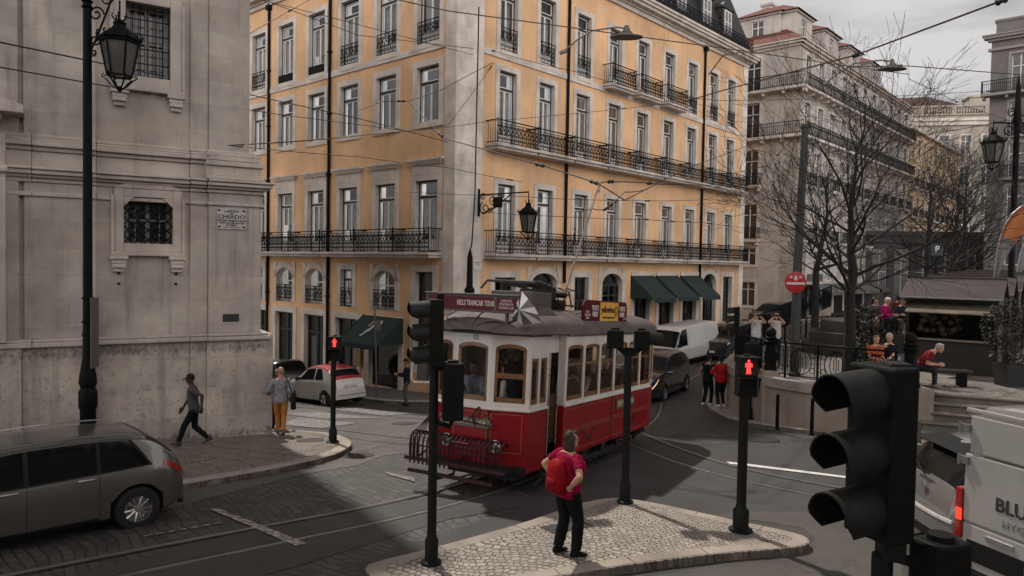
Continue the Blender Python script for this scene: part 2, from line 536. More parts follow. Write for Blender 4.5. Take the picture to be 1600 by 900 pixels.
def m_worn_paint(name, color, rough=.7, lo=.36, hi=.52, base=(.10, .095, .09)):
    N = Nodes(name); N.P(Roughness=rough)
    v = N.coord()
    a = N.noise(v, 7, 7, .75)
    N.col(N.mix(N.ramp(a, [(lo, 0.0), (hi, 1.0)]), base, color))
    return N.mat

SETTS, ASPH, ASPH2 = m_setts(), m_asphalt(), m_asphalt('patched_asphalt', (.052, .046, .040))
CALC_W = m_calcada('white_calcada', (.38, .33, .278), (.06, .053, .047), 12.5)
CALC_CH = m_calcada('church_calcada', (.26, .22, .182), (.05, .044, .04), 14, (1.15, .62, .5))
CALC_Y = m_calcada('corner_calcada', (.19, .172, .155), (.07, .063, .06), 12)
KERB = m_stone('kerb_stone', (.36, .31, .26), .4)
RAILM = M('rail_steel', (.17, .16, .15), .4, .35, .25, 4)
PAINT = m_worn_paint('worn_white_paint', (.55, .50, .45))
PAINT_F = m_worn_paint('faded_white_paint', (.30, .285, .27), lo=.42, hi=.66)

def ground_sheet():
    xs = [-900, -300, -120, -70, -45] + [x for x in range(-34, 37)] + [44, 60, 90, 160, 400, 900]
    ys = [-400, -100, -30, -12] + [y for y in range(-4, 75)] + [82, 95, 120, 180, 400, 1200]
    v = [(x, y, g(x, y)) for y in ys for x in xs]
    n = len(xs)
    f = [(j * n + i, j * n + i + 1, (j + 1) * n + i + 1, (j + 1) * n + i) for j in range(len(ys) - 1) for i in range(n - 1)]
    b = MB(); b.add(v, f)
    return structure('street_ground', b, SETTS, smooth=60)
ground_sheet()

def drape(poly, dz, skirt=0):
    """flat polygon laid on the ground, cut at whole metres so that it follows the slope"""
    bm = bmesh.new()
    vs_ = [bm.verts.new((p[0], p[1], 0)) for p in poly]
    bm.faces.new(vs_)
    xs = [p[0] for p in poly]; ys = [p[1] for p in poly]
    for k in range(math.ceil(min(xs)), math.floor(max(xs)) + 1):
        bmesh.ops.bisect_plane(bm, geom=bm.verts[:] + bm.edges[:] + bm.faces[:], plane_co=(k, 0, 0), plane_no=(1, 0, 0), dist=1e-5)
    for k in range(math.ceil(min(ys)), math.floor(max(ys)) + 1):
        bmesh.ops.bisect_plane(bm, geom=bm.verts[:] + bm.edges[:] + bm.faces[:], plane_co=(0, k, 0), plane_no=(0, 1, 0), dist=1e-5)
    bmesh.ops.triangulate(bm, faces=bm.faces[:])
    bm.normal_update()
    for f in bm.faces:
        if f.normal.z < 0: f.normal_flip()
    for v in bm.verts: v.co.z = g(v.co.x, v.co.y) + dz
    bm.verts.index_update()
    b = MB()
    b.add([v.co[:] for v in bm.verts], [[v.index for v in f.verts] for f in bm.faces])
    if skirt:
        for e in [e for e in bm.edges if len(e.link_faces) == 1]:
            p, q = e.verts[0].co, e.verts[1].co
            b.quad(p, q, (q.x, q.y, q.z - skirt), (p.x, p.y, p.z - skirt))
    bm.free()
    return b
def densify(pl, step=.5, closed=False):
    o = []
    n = len(pl)
    for i in range(n if closed else n - 1):
        a, b = Vector(pl[i][:2]), Vector(pl[(i + 1) % n][:2])
        k = max(1, int((b - a).length / step))
        o += [a.lerp(b, j / k) for j in range(k)]
    if not closed: o.append(Vector(pl[-1][:2]))
    return o
def smooth_line(pl, it=2, closed=False):
    """Chaikin corner cutting"""
    pl = [Vector(p[:2]) for p in pl]
    for _ in range(it):
        q = []
        n = len(pl)
        for i in range(n if closed else n - 1):
            a, b = pl[i], pl[(i + 1) % n]
            q += [a.lerp(b, .25), a.lerp(b, .75)]
        pl = q if closed else [pl[0]] + q + [pl[-1]]
    return pl
def kerb(name, line, width=.3, h=.13, closed=False, stone=1.1, zf=None, inward=1, mat=None):
    """row of kerb stones: one mesh, a joint of a centimetre between stones"""
    zf = zf or g
    pts = densify(line, .12, closed)
    if closed: pts.append(pts[0])
    acc, start = 0, 0
    b = MB()
    rnd = random.Random(3)
    seg = [pts[0]]
    L = stone * rnd.uniform(.8, 1.2)
    def flush(seg):
        if len(seg) < 2: return
        rings = []
        for i, p in enumerate(seg):
            t = seg[min(i + 1, len(seg) - 1)] - seg[max(i - 1, 0)]
            t.normalize()
            if i == 0: p = p + t * .008
            if i == len(seg) - 1: p = p - t * .008
            nrm = Vector((-t.y, t.x)) * inward
            z = zf(p.x, p.y)
            q = p + nrm * width
            e = .02
            rings.append([(p.x, p.y, z - .05), (p.x, p.y, z + h - e), (p.x + nrm.x * e, p.y + nrm.y * e, z + h), (q.x, q.y, z + h), (q.x, q.y, z - .05)])
        b.loft(rings)
    for i in range(1, len(pts)):
        acc += (pts[i] - pts[i - 1]).length
        seg.append(pts[i])
        if acc >= L:
            flush(seg); seg = [pts[i]]; acc = 0; L = stone * rnd.uniform(.75, 1.25)
    flush(seg)
    return structure(name, b, mat or KERB)

# asphalt along the tram lines and in the junction, setts elsewhere (drawn on the photograph, laid on the slope)
def GP(lst, dz=0.0): return [gp(x, y, dz) for x, y in lst]
asph = GP([(1010, 692), (1060, 676), (1180, 690), (1330, 704), (1560, 730), (1700, 770), (1800, 1000), (1500, 1000), (1000, 990), (830, 960), (570, 905), (560, 880), (640, 852), (760, 812), (880, 770), (900, 740)])
structure('asphalt_roadway', drape(asph, .006), ASPH)
structure('asphalt_patch', drape(GP([(1085, 806), (1180, 800), (1330, 802), (1400, 830), (1420, 960), (1150, 960), (1000, 905), (1240, 862), (1275, 845), (1255, 826), (1180, 814)]), .010), ASPH2)
structure('asphalt_tramway', drape(GP([(690, 775), (800, 770), (860, 785), (700, 812), (520, 868), (330, 925), (60, 985), (-250, 985), (120, 898), (400, 826), (560, 792)]), .006), ASPH)
structure('asphalt_crossing', drape(GP([(430, 636), (560, 640), (640, 645), (760, 655), (760, 690), (655, 706), (600, 712), (556, 728), (470, 742), (250, 800), (120, 830), (120, 780), (280, 765), (470, 731), (530, 713), (554, 695), (520, 672), (430, 664)]), .006), m_asphalt('grey_asphalt', (.062, .057, .053)))

# tram rails: two grooved steel rails per track
def rail_line(b, pts, off):
    pl = smooth_line(pts, 3)
    pl = densify(pl, .4)
    rr = []
    for i, p in enumerate(pl):
        t = pl[min(i + 1, len(pl) - 1)] - pl[max(i - 1, 0)]; t.normalize()
        n_ = Vector((-t.y, t.x))
        c = p + n_ * off
        a, d = c - n_ * .045, c + n_ * .045
        rr.append([(a.x, a.y, g(a.x, a.y) + .004), (a.x, a.y, g(a.x, a.y) + .016), (d.x, d.y, g(d.x, d.y) + .016), (d.x, d.y, g(d.x, d.y) + .004)])
    b.loft(rr, cap=True, m=0)
    gr = []
    for i, p in enumerate(pl):
        t = pl[min(i + 1, len(pl) - 1)] - pl[max(i - 1, 0)]; t.normalize()
        n_ = Vector((-t.y, t.x))
        c = p + n_ * (off + (.075 if off < 0 else -.075))
        a, d = c - n_ * .028, c + n_ * .028
        gr.append([(a.x, a.y, g(a.x, a.y) + .012), (d.x, d.y, g(d.x, d.y) + .012)])
    b.loft(gr, closed=False, m=1)
def track(name, pts):
    b = MB()
    for s in (-.45, .45): rail_line(b, pts, s)
    return structure(name, b, [RAILM, DARK], recalc=False)
TR_S = Vector((.874, -.486)); TR_B = Vector((.486, .874))
TR_O = Vector((-.711, 13.006))
mid = [(-11.5, 4.6), (-6.5, 8.35), (-3.5, 10.55), (-1.9, 11.75)] + [tuple(TR_O + TR_B * k) for k in (0.2, 2.0, 4.5, 6.8)] + [(4.2, 22.5), (5.0, 26.5), (7.0, 31), (11, 38), (20, 50)]
track('tram_track', mid)
track('tram_track', [(2.2, 24), (3.0, 20.3), (3.55, 17.5), (4.2, 15.3), (5.4, 13.6), (7.5, 11.9), (11, 10.0), (16, 8.0)])
far1 = GP([(300, 652), (440, 665), (560, 681), (650, 692), (760, 700), (900, 690)])
track('tram_track', far1)
track('tram_track', GP([(330, 618), (529, 640), (664, 653), (800, 660), (960, 640), (1070, 590), (1120, 550)]))
# painted lines
def paint(name, px, mat, dz=.020): structure(name, drape(GP(px), dz), mat)
paint('stop_line', [(327, 797), (341, 796), (480, 851), (462, 855)], m_calcada('stop_line_setts', (.42, .36, .31), (.05, .045, .04), 9))
paint('lane_line', [(1135, 722.5), (1160, 725), (1330, 746.5), (1330, 749.5), (1140, 726)], M('lane_paint', (.62, .60, .57), .6))
for k in range(7):
    x_, y_ = 226 + 18 * k, 838 - 3.1 * k
    paint('road_dash', [(x_, y_), (x_ + 12, y_ - 2), (x_ + 12, y_), (x_, y_ + 2)], PAINT_F)
for q in ([(432, 646), (500, 645), (600, 654), (505, 655)], [(436, 664), (470, 653), (560, 662), (500, 670)][:4], [(520, 640), (560, 638), (650, 647), (600, 650)]):
    paint('zebra_stripe', q, PAINT_F)
paint('chevron_line', [(600, 738), (648, 748), (648, 754), (610, 744)], PAINT_F)
# manhole covers
def manhole(name, px, py, r=.33, dz=.018, square=False):
    c = gp(px, py)
    b = MB()
    if square:
        b = drape([(c.x - r, c.y - r), (c.x + r, c.y - r), (c.x + r, c.y + r), (c.x - r, c.y + r)], dz)
    else:
        b = drape([(c.x + r * math.cos(a), c.y + r * math.sin(a)) for a in [2 * PI * k / 20 for k in range(20)]], dz)
    return structure(name, b, M('cast_cover', (.045, .043, .042), .6, .4, .3, 12, .4))
manhole('manhole_cover', 560, 712, .36); manhole('manhole_cover', 632, 662, .4); manhole('manhole_cover', 1190, 687, .45)

# pavements: raised sheets with kerb stones
def pavement(name, outline, mat, dz=.115):
    return structure(name, drape(outline, dz, .2), mat)
isl_px = [(569, 890), (578, 879), (662, 859), (745, 837), (819, 816), (879, 795), (921, 782), (958, 777), (985, 779), (1027, 786), (1115, 805), (1180, 819), (1235, 830), (1263, 839),
          (1265, 851), (1226, 857), (1138, 863), (1013, 877), (930, 891), (837, 905), (740, 925), (640, 930), (590, 912)]
isl = smooth_line(GP(isl_px, .12), 1, True)
pavement('traffic_island', isl, CALC_W)
kerb('island_kerb', isl, .22, .124, True, 1.2, inward=-1)
chp = smooth_line(GP([(451, 672.5), (480, 674), (517, 677.5), (535, 682), (550, 690), (549, 698), (528, 710), (499, 718), (467, 726), (427, 734), (400, 739), (280, 759)], .1), 1)
chp = chp + [Vector((-13.5, 12.0)), Vector((-30, 2.0))]
CH_C = Vector((-6.47, 19.7)); CH_D = Vector((-.858, -.514)); CH_N = Vector((.514, -.858))
pavement('church_pavement', [Vector((-10.5, 27))] + chp + [Vector((-34, 6)), Vector((-24, 20))], CALC_CH)
kerb('church_kerb', [Vector((-10.5, 27))] + chp, .28, .124, False, 1.3, inward=-1)
manhole('pavement_cover', 485, 695, .35, .122); 
b = drape([(x, y) for x, y in [tuple(gp(*q, .12)[:2]) for q in [(842, 823), (905, 812), (930, 822), (866, 834)]]], .121)
structure('island_cover', b, M('cast_cover', (.045, .043, .042)))
# ================================================================== facades
class Facade:
    """x runs left to right seen from outside, z is world height, out is the distance in front of the wall"""
    def __init__(s, o, ang):
        s.o, s.a = Vector((o[0], o[1], 0)), ang
        s.ux = Vector((math.cos(ang), math.sin(ang), 0)); s.n = Vector((math.sin(ang), -math.cos(ang), 0))
    def p(s, x, z, out=0):
        q = s.o + s.ux * x + s.n * out
        return Vector((q.x, q.y, z))
    def hit(s, px, py, out=0):
        d = ray(px, py)
        t = (s.o + s.n * out - Vector((0, 0, 0))).dot(s.n) / d.dot(s.n)
        q = CAM + d * t
        return (q - s.o).dot(s.ux), q.z
    def mat(s, x=0, z=0, out=0):
        return Matrix.Translation(s.p(x, z, out)) @ Matrix.Rotation(s.a, 4, 'Z')
def arch_pts(x0, x1, zs, rise, n=10):
    """points of a low arch from (x1,zs) over to (x0,zs)"""
    c, hw = (x0 + x1) / 2, (x1 - x0) / 2
    return [(c + hw * math.cos(PI * k / n), zs + rise * math.sin(PI * k / n)) for k in range(n + 1)]
def wall_with_openings(b, x0, x1, z0, z1, ops, depth=.28, zb=None, m=0, mr=None):
    """local wall in the XZ plane (outside is -y) with rectangular openings (x0,x1,z0,z1[,arch rise])"""
    xs = sorted({x0, x1, *[o[0] for o in ops], *[o[1] for o in ops]})
    zs = sorted({z0, z1, *[o[2] for o in ops], *[o[3] for o in ops]})
    xs = [x for x in xs if x0 - 1e-6 <= x <= x1 + 1e-6]; zs = [z for z in zs if z0 - 1e-6 <= z <= z1 + 1e-6]
    for i in range(len(xs) - 1):
        for j in range(len(zs) - 1):
            cx, cz = (xs[i] + xs[i + 1]) / 2, (zs[j] + zs[j + 1]) / 2
            if any(o[0] < cx < o[1] and o[2] < cz < o[3] for o in ops): continue
            b.quad((xs[i], 0, zs[j]), (xs[i + 1], 0, zs[j]), (xs[i + 1], 0, zs[j + 1]), (xs[i], 0, zs[j + 1]), m)
    r = m if mr is None else mr
    for o in ops:
        a, c, d, e = o[:4]
        rise = o[4] if len(o) > 4 else 0
        b.quad((a, 0, d), (a, depth, d), (a, depth, e), (a, 0, e), r)
        b.quad((c, 0, e), (c, depth, e), (c, depth, d), (c, 0, d), r)
        b.quad((c, 0, d), (c, depth, d), (a, depth, d), (a, 0, d), r)
        if rise:
            ap = arch_pts(a, c, e - rise, rise)
            for k in range(len(ap) - 1):
                (p0, q0), (p1, q1) = ap[k], ap[k + 1]
                b.quad((p0, 0, q0), (p1, 0, q1), (p1, 0, e), (p0, 0, e), m)
                b.quad((p0, 0, q0), (p0, depth, q0), (p1, depth, q1), (p1, 0, q1), r)
        else:
            b.quad((a, 0, e), (a, depth, e), (c, depth, e), (c, 0, e), r)

_WM = {}
CURT = M('net_curtain', (.36, .34, .32), .9, 0, .25, 5)
GREEN = M('dark_green_paint', (.018, .032, .027), .45, 0, .2, 5)
BLACKP = M('black_joinery', (.016, .015, .015), .5, 0, .2, 5)
def window_meshes(w, h, kind, var=0):
    """frame, panes, curtain of one casement window with a transom light; origin bottom centre, outside is -y"""
    key = (round(w, 2), round(h, 2), kind, var)
    if key in _WM: return _WM[key]
    f, p, c = MB(), MB(), MB()
    t, s = .06, .055
    hw = w / 2
    # dark outer frame, white sashes inside it
    dk = 1
    f.box(-hw, -hw + t, 0, .08, 0, h, dk); f.box(hw - t, hw, 0, .08, 0, h, dk)
    f.box(-hw + t, hw - t, 0, .08, h - t, h, dk); f.box(-hw + t, hw - t, 0, .08, 0, t, dk)
    tz = h * .76 if kind == 'french' else h * .70
    f.box(-hw + t, hw - t, -.01, .08, tz, tz + .10, dk)
    def sash(x0, x1, z0, z1):
        f.box(x0, x0 + s, .02, .07, z0, z1, 0); f.box(x1 - s, x1, .02, .07, z0, z1, 0)
        f.box(x0 + s, x1 - s, .02, .07, z1 - s, z1, 0); f.box(x0 + s, x1 - s, .02, .07, z0, z0 + s, 0)
        p.quad((x0 + s, .045, z0 + s), (x1 - s, .045, z0 + s), (x1 - s, .045, z1 - s), (x0 + s, .045, z1 - s))
    a = hw - t
    zb = t
    if kind == 'french':
        f.box(-a, a, .025, .065, t, t + .45, 0); zb = t + .45
    sash(-a, 0, zb, tz); sash(0, a, zb, tz)
    sash(-a, a, tz + .10, h - t)
    n = 14
    lo, hi_ = (t, tz)
    spans = {0: ((-a, -.02), (.02, a)), 1: ((-a, -a * .45), (a * .5, a)), 2: ((-a, a),), 3: ((-a, -.1),), 4: ()}[var]
    if var == 2: lo = tz * .45
    if var == 4: c.box(-a, a, .19, .20, tz * .62, h - t, 0)
    for x0, x1 in spans:
        v = [(x0 + (x1 - x0) * k / n, .20 + .025 * math.sin(k * 1.9), z) for z in (lo, hi_) for k in range(n + 1)]
        c.add(v, [(k, k + 1, n + 2 + k, n + 1 + k) for k in range(n)])
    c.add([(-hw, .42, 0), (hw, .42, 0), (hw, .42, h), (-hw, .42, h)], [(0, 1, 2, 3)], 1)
    _WM[key] = (f.mesh('window_frame', [WHITE, BLACKP]), p.mesh('pane', GLASS), c.mesh('curtain', [CURT, DARK]))
    return _WM[key]
def arched_meshes(w, h, rise):
    key = (round(w, 2), round(h, 2), 'arch', rise)
    if key in _WM: return _WM[key]
    f, p, c = MB(), MB(), MB()
    hw, s = w / 2, .06
    def rim(o0, o1, y0, y1):
        A = [(hw - o0, 0)] + [(x * (hw - o0) / hw, z) for x, z in arch_pts(-hw, hw, h - rise, rise - o0)] + [(-hw + o0, 0)]
        B = [(hw - o1, 0)] + [(x * (hw - o1) / hw, z) for x, z in arch_pts(-hw, hw, h - rise, rise - o1)] + [(-hw + o1, 0)]
        for k in range(len(A) - 1):
            f.add([(A[k][0], y0, A[k][1]), (A[k + 1][0], y0, A[k + 1][1]), (B[k + 1][0], y0, B[k + 1][1]), (B[k][0], y0, B[k][1]),
                   (A[k][0], y1, A[k][1]), (A[k + 1][0], y1, A[k + 1][1]), (B[k + 1][0], y1, B[k + 1][1]), (B[k][0], y1, B[k][1])],
                  [(0, 1, 2, 3), (3, 2, 6, 7), (7, 6, 5, 4)], 0)
    rim(0, .08, .02, .08)
    f.box(-.035, .035, .02, .08, 0, h - .06, 0)
    for z in (h * .36, h * .62): f.box(-hw + .06, hw - .06, .025, .075, z - .03, z + .03, 0)
    f.box(-hw + .06, hw - .06, .02, .08, 0, .1, 0)
    A = [(x * .97, z) for x, z in [(hw, .0)] + arch_pts(-hw, hw, h - rise, rise - .03) + [(-hw, 0)]]
    p.add([(x, .05, z) for x, z in A], [tuple(range(len(A)))])
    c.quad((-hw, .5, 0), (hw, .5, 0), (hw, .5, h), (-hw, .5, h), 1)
    v = [(-hw + 2 * hw * k / 20, .26 + .03 * math.sin(k * 1.6), z) for z in (0, h * .5) for k in range(21)]
    c.add(v, [(k, k + 1, 22 + k, 21 + k) for k in range(20)], 0)
    _WM[key] = (f.mesh('window_frame', [WHITE, BLACKP]), p.mesh('pane', GLASS), c.mesh('curtain', [CURT, DARK]))
    return _WM[key]
def place_window(parent, F, x, z, w, h, kind, depth=.17, rise=0):
    ms = arched_meshes(w, h, rise) if kind == 'arch' else window_meshes(w, h, kind, random.choice((0, 0, 0, 1, 2, 3, 4)))
    Mw = mat_full(parent).inverted() @ F.mat(x, z, -depth)
    o = link('window', ms[0], parent, loc=Mw.to_translation(), rot=Mw.to_euler())
    link('pane', ms[1], o); link('curtain', ms[2], o)
    return o

def scroll_panel(b, x0, x1, z0, z1, y, mod=.26, r=.0135):
    """wrought iron: uprights with paired C scrolls, a ring and a heart between them"""
    n = max(1, round((x1 - x0) / mod)); wd = (x1 - x0) / n
    H = z1 - z0
    for k in range(n + 1):
        x = x0 + k * wd
        b.tube([(x, y, z0), (x, y, z1)], r * .9, 4)
    def spiral(cx, cz, rad, a0, turns, sx):
        pts = []
        for i in range(9):
            t = i / 8
            rr = rad * (1 - .72 * t)
            a = a0 + sx * turns * 2 * PI * t
            pts.append((cx + rr * math.cos(a), y, cz + rr * math.sin(a)))
        return pts
    for k in range(n):
        xc = x0 + (k + .5) * wd
        q = wd * .24
        for sx in (-1, 1):
            b.tube(spiral(xc + sx * q, z0 + H * .16, q * 1.05, PI / 2, 1.1, sx), r, 4)
            b.tube(spiral(xc + sx * q, z0 + H * .40, q * 1.05, -PI / 2, 1.1, -sx), r, 4)
            b.tube(spiral(xc + sx * q, z0 + H * .84, q * 1.0, -PI / 2, 1.1, -sx), r, 4)
            b.tube([(xc + sx * q * 1.9, y, z0 + H * .48), (xc, y, z0 + H * .62), (xc - sx * q * 1.5, y, z0 + H * .80)], r, 4)
        b.tube([(xc + q * .7 * math.cos(a), y, z0 + H * .62 + q * .9 * math.sin(a)) for a in [2 * PI * i / 8 for i in range(9)]], r, 4)
def railing_box(x0, x1, z0, h=1.0, out=.55, side=True, mod=.26):
    """balcony front and its two ends; local facade coordinates (outside -y)"""
    b = MB()
    zt = z0 + h
    y = -out
    b.box(x0 - .02, x1 + .02, y - .025, y + .025, zt - .04, zt)
    b.box(x0, x1, y - .012, y + .012, z0 + .06, z0 + .09)
    b.box(x0, x1, y - .012, y + .012, zt - .16, zt - .135)
    scroll_panel(b, x0, x1, z0 + .09, zt - .15, y, mod)
    if side:
        for x in (x0, x1):
            b.box(x - .02, x + .02, y, 0, zt - .04, zt)
            b.box(x - .012, x + .012, y, 0, z0 + .06, z0 + .09)
            k = max(2, int(out / .12))
            for i in range(k): b.tube([(x, y + out * i / k, z0), (x, y + out * i / k, zt)], .010, 4)
    for x in (x0, x1): b.tube([(x, y, z0), (x, y, zt + .06)], .02, 5)
    return b
def fmesh(b, F, parent, name, mats, x=0, z=0, out=0, **k):
    """mesh made in facade coordinates, placed under parent"""
    Mw = mat_full(parent).inverted() @ F.mat(x, z, out)
    o = b.build(name, mats, parent, **k)
    o.location = Mw.to_translation(); o.rotation_euler = Mw.to_euler()
    return o

# ------------------------------------------------------------------ the yellow corner building
YC = Vector((-2.45, 30.6))
FR = Facade(YC, math.atan2(.745, .667))
FL = Facade(YC, math.atan2(-.666, .746))
LR, LL = 27.6, 19.0
yb = thing('corner_building', 'ochre yellow corner building with white stone trim, iron balconies and dark mansard roof', 'building', (YC.x, YC.y, g(YC.x, YC.y)))
YEL = m_plaster('ochre_render', (.76, .475, .265), .5)
ZS1, ZS2, ZS3 = CAM_Z + .42, CAM_Z + 5.15, CAM_Z + 9.30         # floor slabs
ZCOR = CAM_Z + 13.75
ZG = -3.2
def cols_R(): return [FR.hit(x, 330)[0] for x in (790, 850.6, 907, 956.5, 1000, 1041, 1077, 1110, 1137.5)]
def cols_L(): return [FL.hit(x, 330)[0] for x in (666.5, 602, 544.6, 493.6, 446, 404)]
cR, cL = cols_R(), cols_L()
cL.append(cL[-1] * 2 - cL[-2])
WWR, WWL = 1.12, 1.42
WW = WWR
opsR, opsL, placed = [], [], []
SURR = {}
def surround(F, x, z0, w, h, t=.24, sill=True, base=False, ears=True, arch=0):
    """stone frame round one opening, kept until the window it belongs to exists"""
    SURR[(F.a, round(x, 3), round(z0, 3))] = (w, h, t, sill, arch)
def put_surround(F, x, z0, par):
    w, h, t, sill, arch = SURR[(F.a, round(x, 3), round(z0, 3))]
    b = MB(); b.M = F.mat()
    hw = w / 2
    o = -.05
    zt = z0 + h
    b.box(x - hw - t, x - hw, o, .02, z0 - (.22 if sill else 0), zt + t)
    b.box(x + hw, x + hw + t, o, .02, z0 - (.22 if sill else 0), zt + t)
    if arch:
        A = arch_pts(x - hw, x + hw, zt - arch, arch); B = arch_pts(x - hw - t, x + hw + t, zt - arch, arch + t * 1.1)
        for k in range(len(A) - 1):
            b.add([(A[k][0], o, A[k][1]), (A[k + 1][0], o, A[k + 1][1]), (B[k + 1][0], o, B[k + 1][1]), (B[k][0], o, B[k][1])], [(0, 1, 2, 3)])
    else:
        b.box(x - hw, x + hw, o - .003, .02, zt, zt + t)
    if sill: b.box(x - hw, x + hw, o - .03, .02, z0 - .22, z0)
    if F is FL and abs(z0 - ZS1) < .01:      # frieze and hood moulding over the first floor windows
        hw += .24
        b.box(x - hw, x + hw, -.055, 0, ZS1 + 3.345, ZS1 + 3.78)
        for k, (e, zz, hh) in enumerate(((.06, 3.78, .08), (.14, 3.86, .07), (.22, 3.93, .09))):
            b.box(x - hw - e, x + hw + e, -.12 - e * .6, 0, ZS1 + zz, ZS1 + zz + hh)
    b.M = None
    b.build('window_surround', STONE, par, world=True)
for F, cols, ops, side in ((FR, cR, opsR, 'R'), (FL, cL, opsL, 'L')):
    sg = 1 if side == 'R' else -1
    WW = WWR if side == 'R' else WWL
    for i, x in enumerate(cols):
        # first floor french windows
        ops.append((x - WW / 2, x + WW / 2, ZS1, ZS1 + 3.1)); placed.append((F, x, ZS1, WW, 3.1, 'french'))
        surround(F, x, ZS1, WW, 3.1, .24, False)
        # second floor
        if side == 'R':
            ops.append((x - WW / 2, x + WW / 2, ZS2, ZS2 + 3.35)); placed.append((F, x, ZS2, WW, 3.35, 'french')); surround(F, x, ZS2, WW, 3.35, .24, False)
        else:
            ops.append((x - WW / 2, x + WW / 2, ZS2 + .85, ZS2 + 3.25)); placed.append((F, x, ZS2 + .85, WW, 2.4, 'sash')); surround(F, x, ZS2 + .85, WW, 2.4, .26)
        # third floor
        z3 = ZS3 + .08
        ops.append((x - WW / 2, x + WW / 2, z3, z3 + 3.05)); placed.append((F, x, z3, WW, 3.05, 'french')); surround(F, x, z3, WW, 3.05, .24, True)
WW = WWR
# lower openings, right side: (centre px, width m, top px, arch rise)
shopsR = []
for pxc, wd, arch in ((788.5, 1.35, 0), (849.5, 1.9, .5), (908, 1.2, 0), (956, 1.9, .6), (1003, 1.6, 0), (1041, 1.7, 0), (1077, 1.7, 0), (1108, 1.8, .6), (1136, 1.3, 0)):
    x = FR.hit(pxc, 440)[0]
    zt = CAM_Z - .62 if not arch else CAM_Z - .42
    zb = g(*FR.p(x, 0)[:2]) + (.16 if pxc > 900 else .6)
    opsR.append((x - wd / 2, x + wd / 2, zb, zt, arch) if arch else (x - wd / 2, x + wd / 2, zb, zt))
    shopsR.append((x, wd, zb, zt, arch)); surround(FR, x, zb, wd, zt - zb, .30, False, arch=arch)
shopsL = []
mezz = [(663, 1.15, 0), (601, 1.55, .5), (542, .95, 0), (491.5, 1.55, .5), (445, 1.55, .5), (404, 1.0, 0)]
zm0, zm1 = CAM_Z - 2.22, CAM_Z - .42
for k, (pxc, wd, arch) in enumerate(mezz):
    x = FL.hit(pxc, 440)[0]
    if k == 0:
        zb = g(*FL.p(x, 0)[:2]) + .9
        opsL.append((x - wd / 2, x + wd / 2, zb, zm1)); shopsL.append((x, wd, zb, zm1, 0, 'tall')); surround(FL, x, zb, wd, zm1 - zb, .3, False)
        continue
    opsL.append((x - wd / 2, x + wd / 2, zm0, zm1, arch) if arch else (x - wd / 2, x + wd / 2, zm0, zm1))
    placed.append((FL, x, zm0, wd, zm1 - zm0, 'arch' if arch else 'sash', arch)); surround(FL, x, zm0, wd, zm1 - zm0, .28, False, arch=arch)
    zb = g(*FL.p(x, 0)[:2]) + .14
    zt = CAM_Z - 2.78
    w2 = 1.75 if k != 1 else 2.15
    opsL.append((x - w2 / 2, x + w2 / 2, zb, zt)); shopsL.append((x, w2, zb, zt, 0, 'door' if k == 1 else 'shop')); surround(FL, x, zb, w2, zt - zb, .3, False)
wall = MB()
wall.M = FR.mat(); wall_with_openings(wall, 0, LR, ZG, ZCOR + .6, opsR, .30, mr=1)
wall.M = FL.mat(); wall_with_openings(wall, -LL, 0, ZG, ZCOR + .6, opsL, .30, mr=1)
wall.M = FR.mat(LR, 0, 0) @ Matrix.Rotation(PI / 2, 4, 'Z'); wall_with_openings(wall, 0, 15, ZG, ZCOR + .6, [])
wall.M = None
wall.build('wall', [YEL, STONE], yb, world=True, recalc=False)
for q in placed:
    put_surround(q[0], q[1], q[2], place_window(yb, q[0], q[1], q[2], q[3], q[4], q[5], rise=q[6] if len(q) > 6 else 0))
# stone corner piers, string courses, cornice, plinth
PIER = m_stone('pier_stone', (.74, .67, .60), .35, (1.1, .62), FR.a)
q = MB()
q.M = FR.mat(); q.box(-.06, 1.55, -.07, .1, ZG, ZCOR)
q.M = FL.mat(); q.box(-.62, .06 - .003, -.067, .1, ZG, ZCOR); q.M = None
q.build('corner_pier', PIER, yb, world=True, bevel=.02)
q = MB(); q.M = FR.mat(); q.box(LR - .62, LR + .07, -.07, .1, ZG, ZCOR); q.M = None
q.build('end_pier', PIER, yb, world=True, bevel=.02)
for F, a0, a1 in ((FR, 1.55, LR - .63), (FL, -LL, -.625)):
    for z0, z1, o in ((ZS3 - .30, ZS3 - .02, .06), (ZS1 - .26, ZS1 + .92 if F is FL else ZS1 - .02, .05)):
        b = MB(); b.M = F.mat(); b.box(a0, a1, -o, .05, z0, z1); b.M = None
        if F is FL and o == .05:      # the dado stops at every window
            b = MB(); b.M = F.mat()
            xs = [a0] + [v for c in reversed(cL) for v in (c - WWL / 2 - .245, c + WWL / 2 + .245)] + [a1]
            b.box(a0, a1, -.05, .05, z0, ZS1 - .02)
            for i in range(0, len(xs), 2):
                if xs[i + 1] > xs[i]: b.box(xs[i], xs[i + 1], -.048, .05, ZS1 - .02, z1)
            b.M = None
        b.build('string_course', STONE, yb, world=True, bevel=.01)
xs = [1.56] + [v for c in cR for v in (c - WW / 2 - .245, c + WW / 2 + .245)]
for i in range(0, len(xs) - 1, 2):
    b = MB(); b.M = FR.mat(); b.box(xs[i], xs[i + 1], -.045, .03, ZS1 - .015, ZS1 + .62); b.M = None
    b.build('dado', STONE, yb, world=True)
co = MB()
for F, a0, a1 in ((FR, 0, LR), (FL, -LL, 0)):
    co.M = F.mat()
    for o0, z0, z1 in ((.12, 0, .22), (.22, .22, .34), (.5, .34, .5), (.62, .5, .66), (.7, .66, .80)):
        e = o0 if F is FR else o0 - .002
        co.box(a0 - (o0 if F is FR else 0), a1 + o0, -e, .3, ZCOR + z0, ZCOR + z1)
co.M = None
co.build('cornice', m_stone('cornice_stone', (.62, .56, .50), .3), yb, world=True)
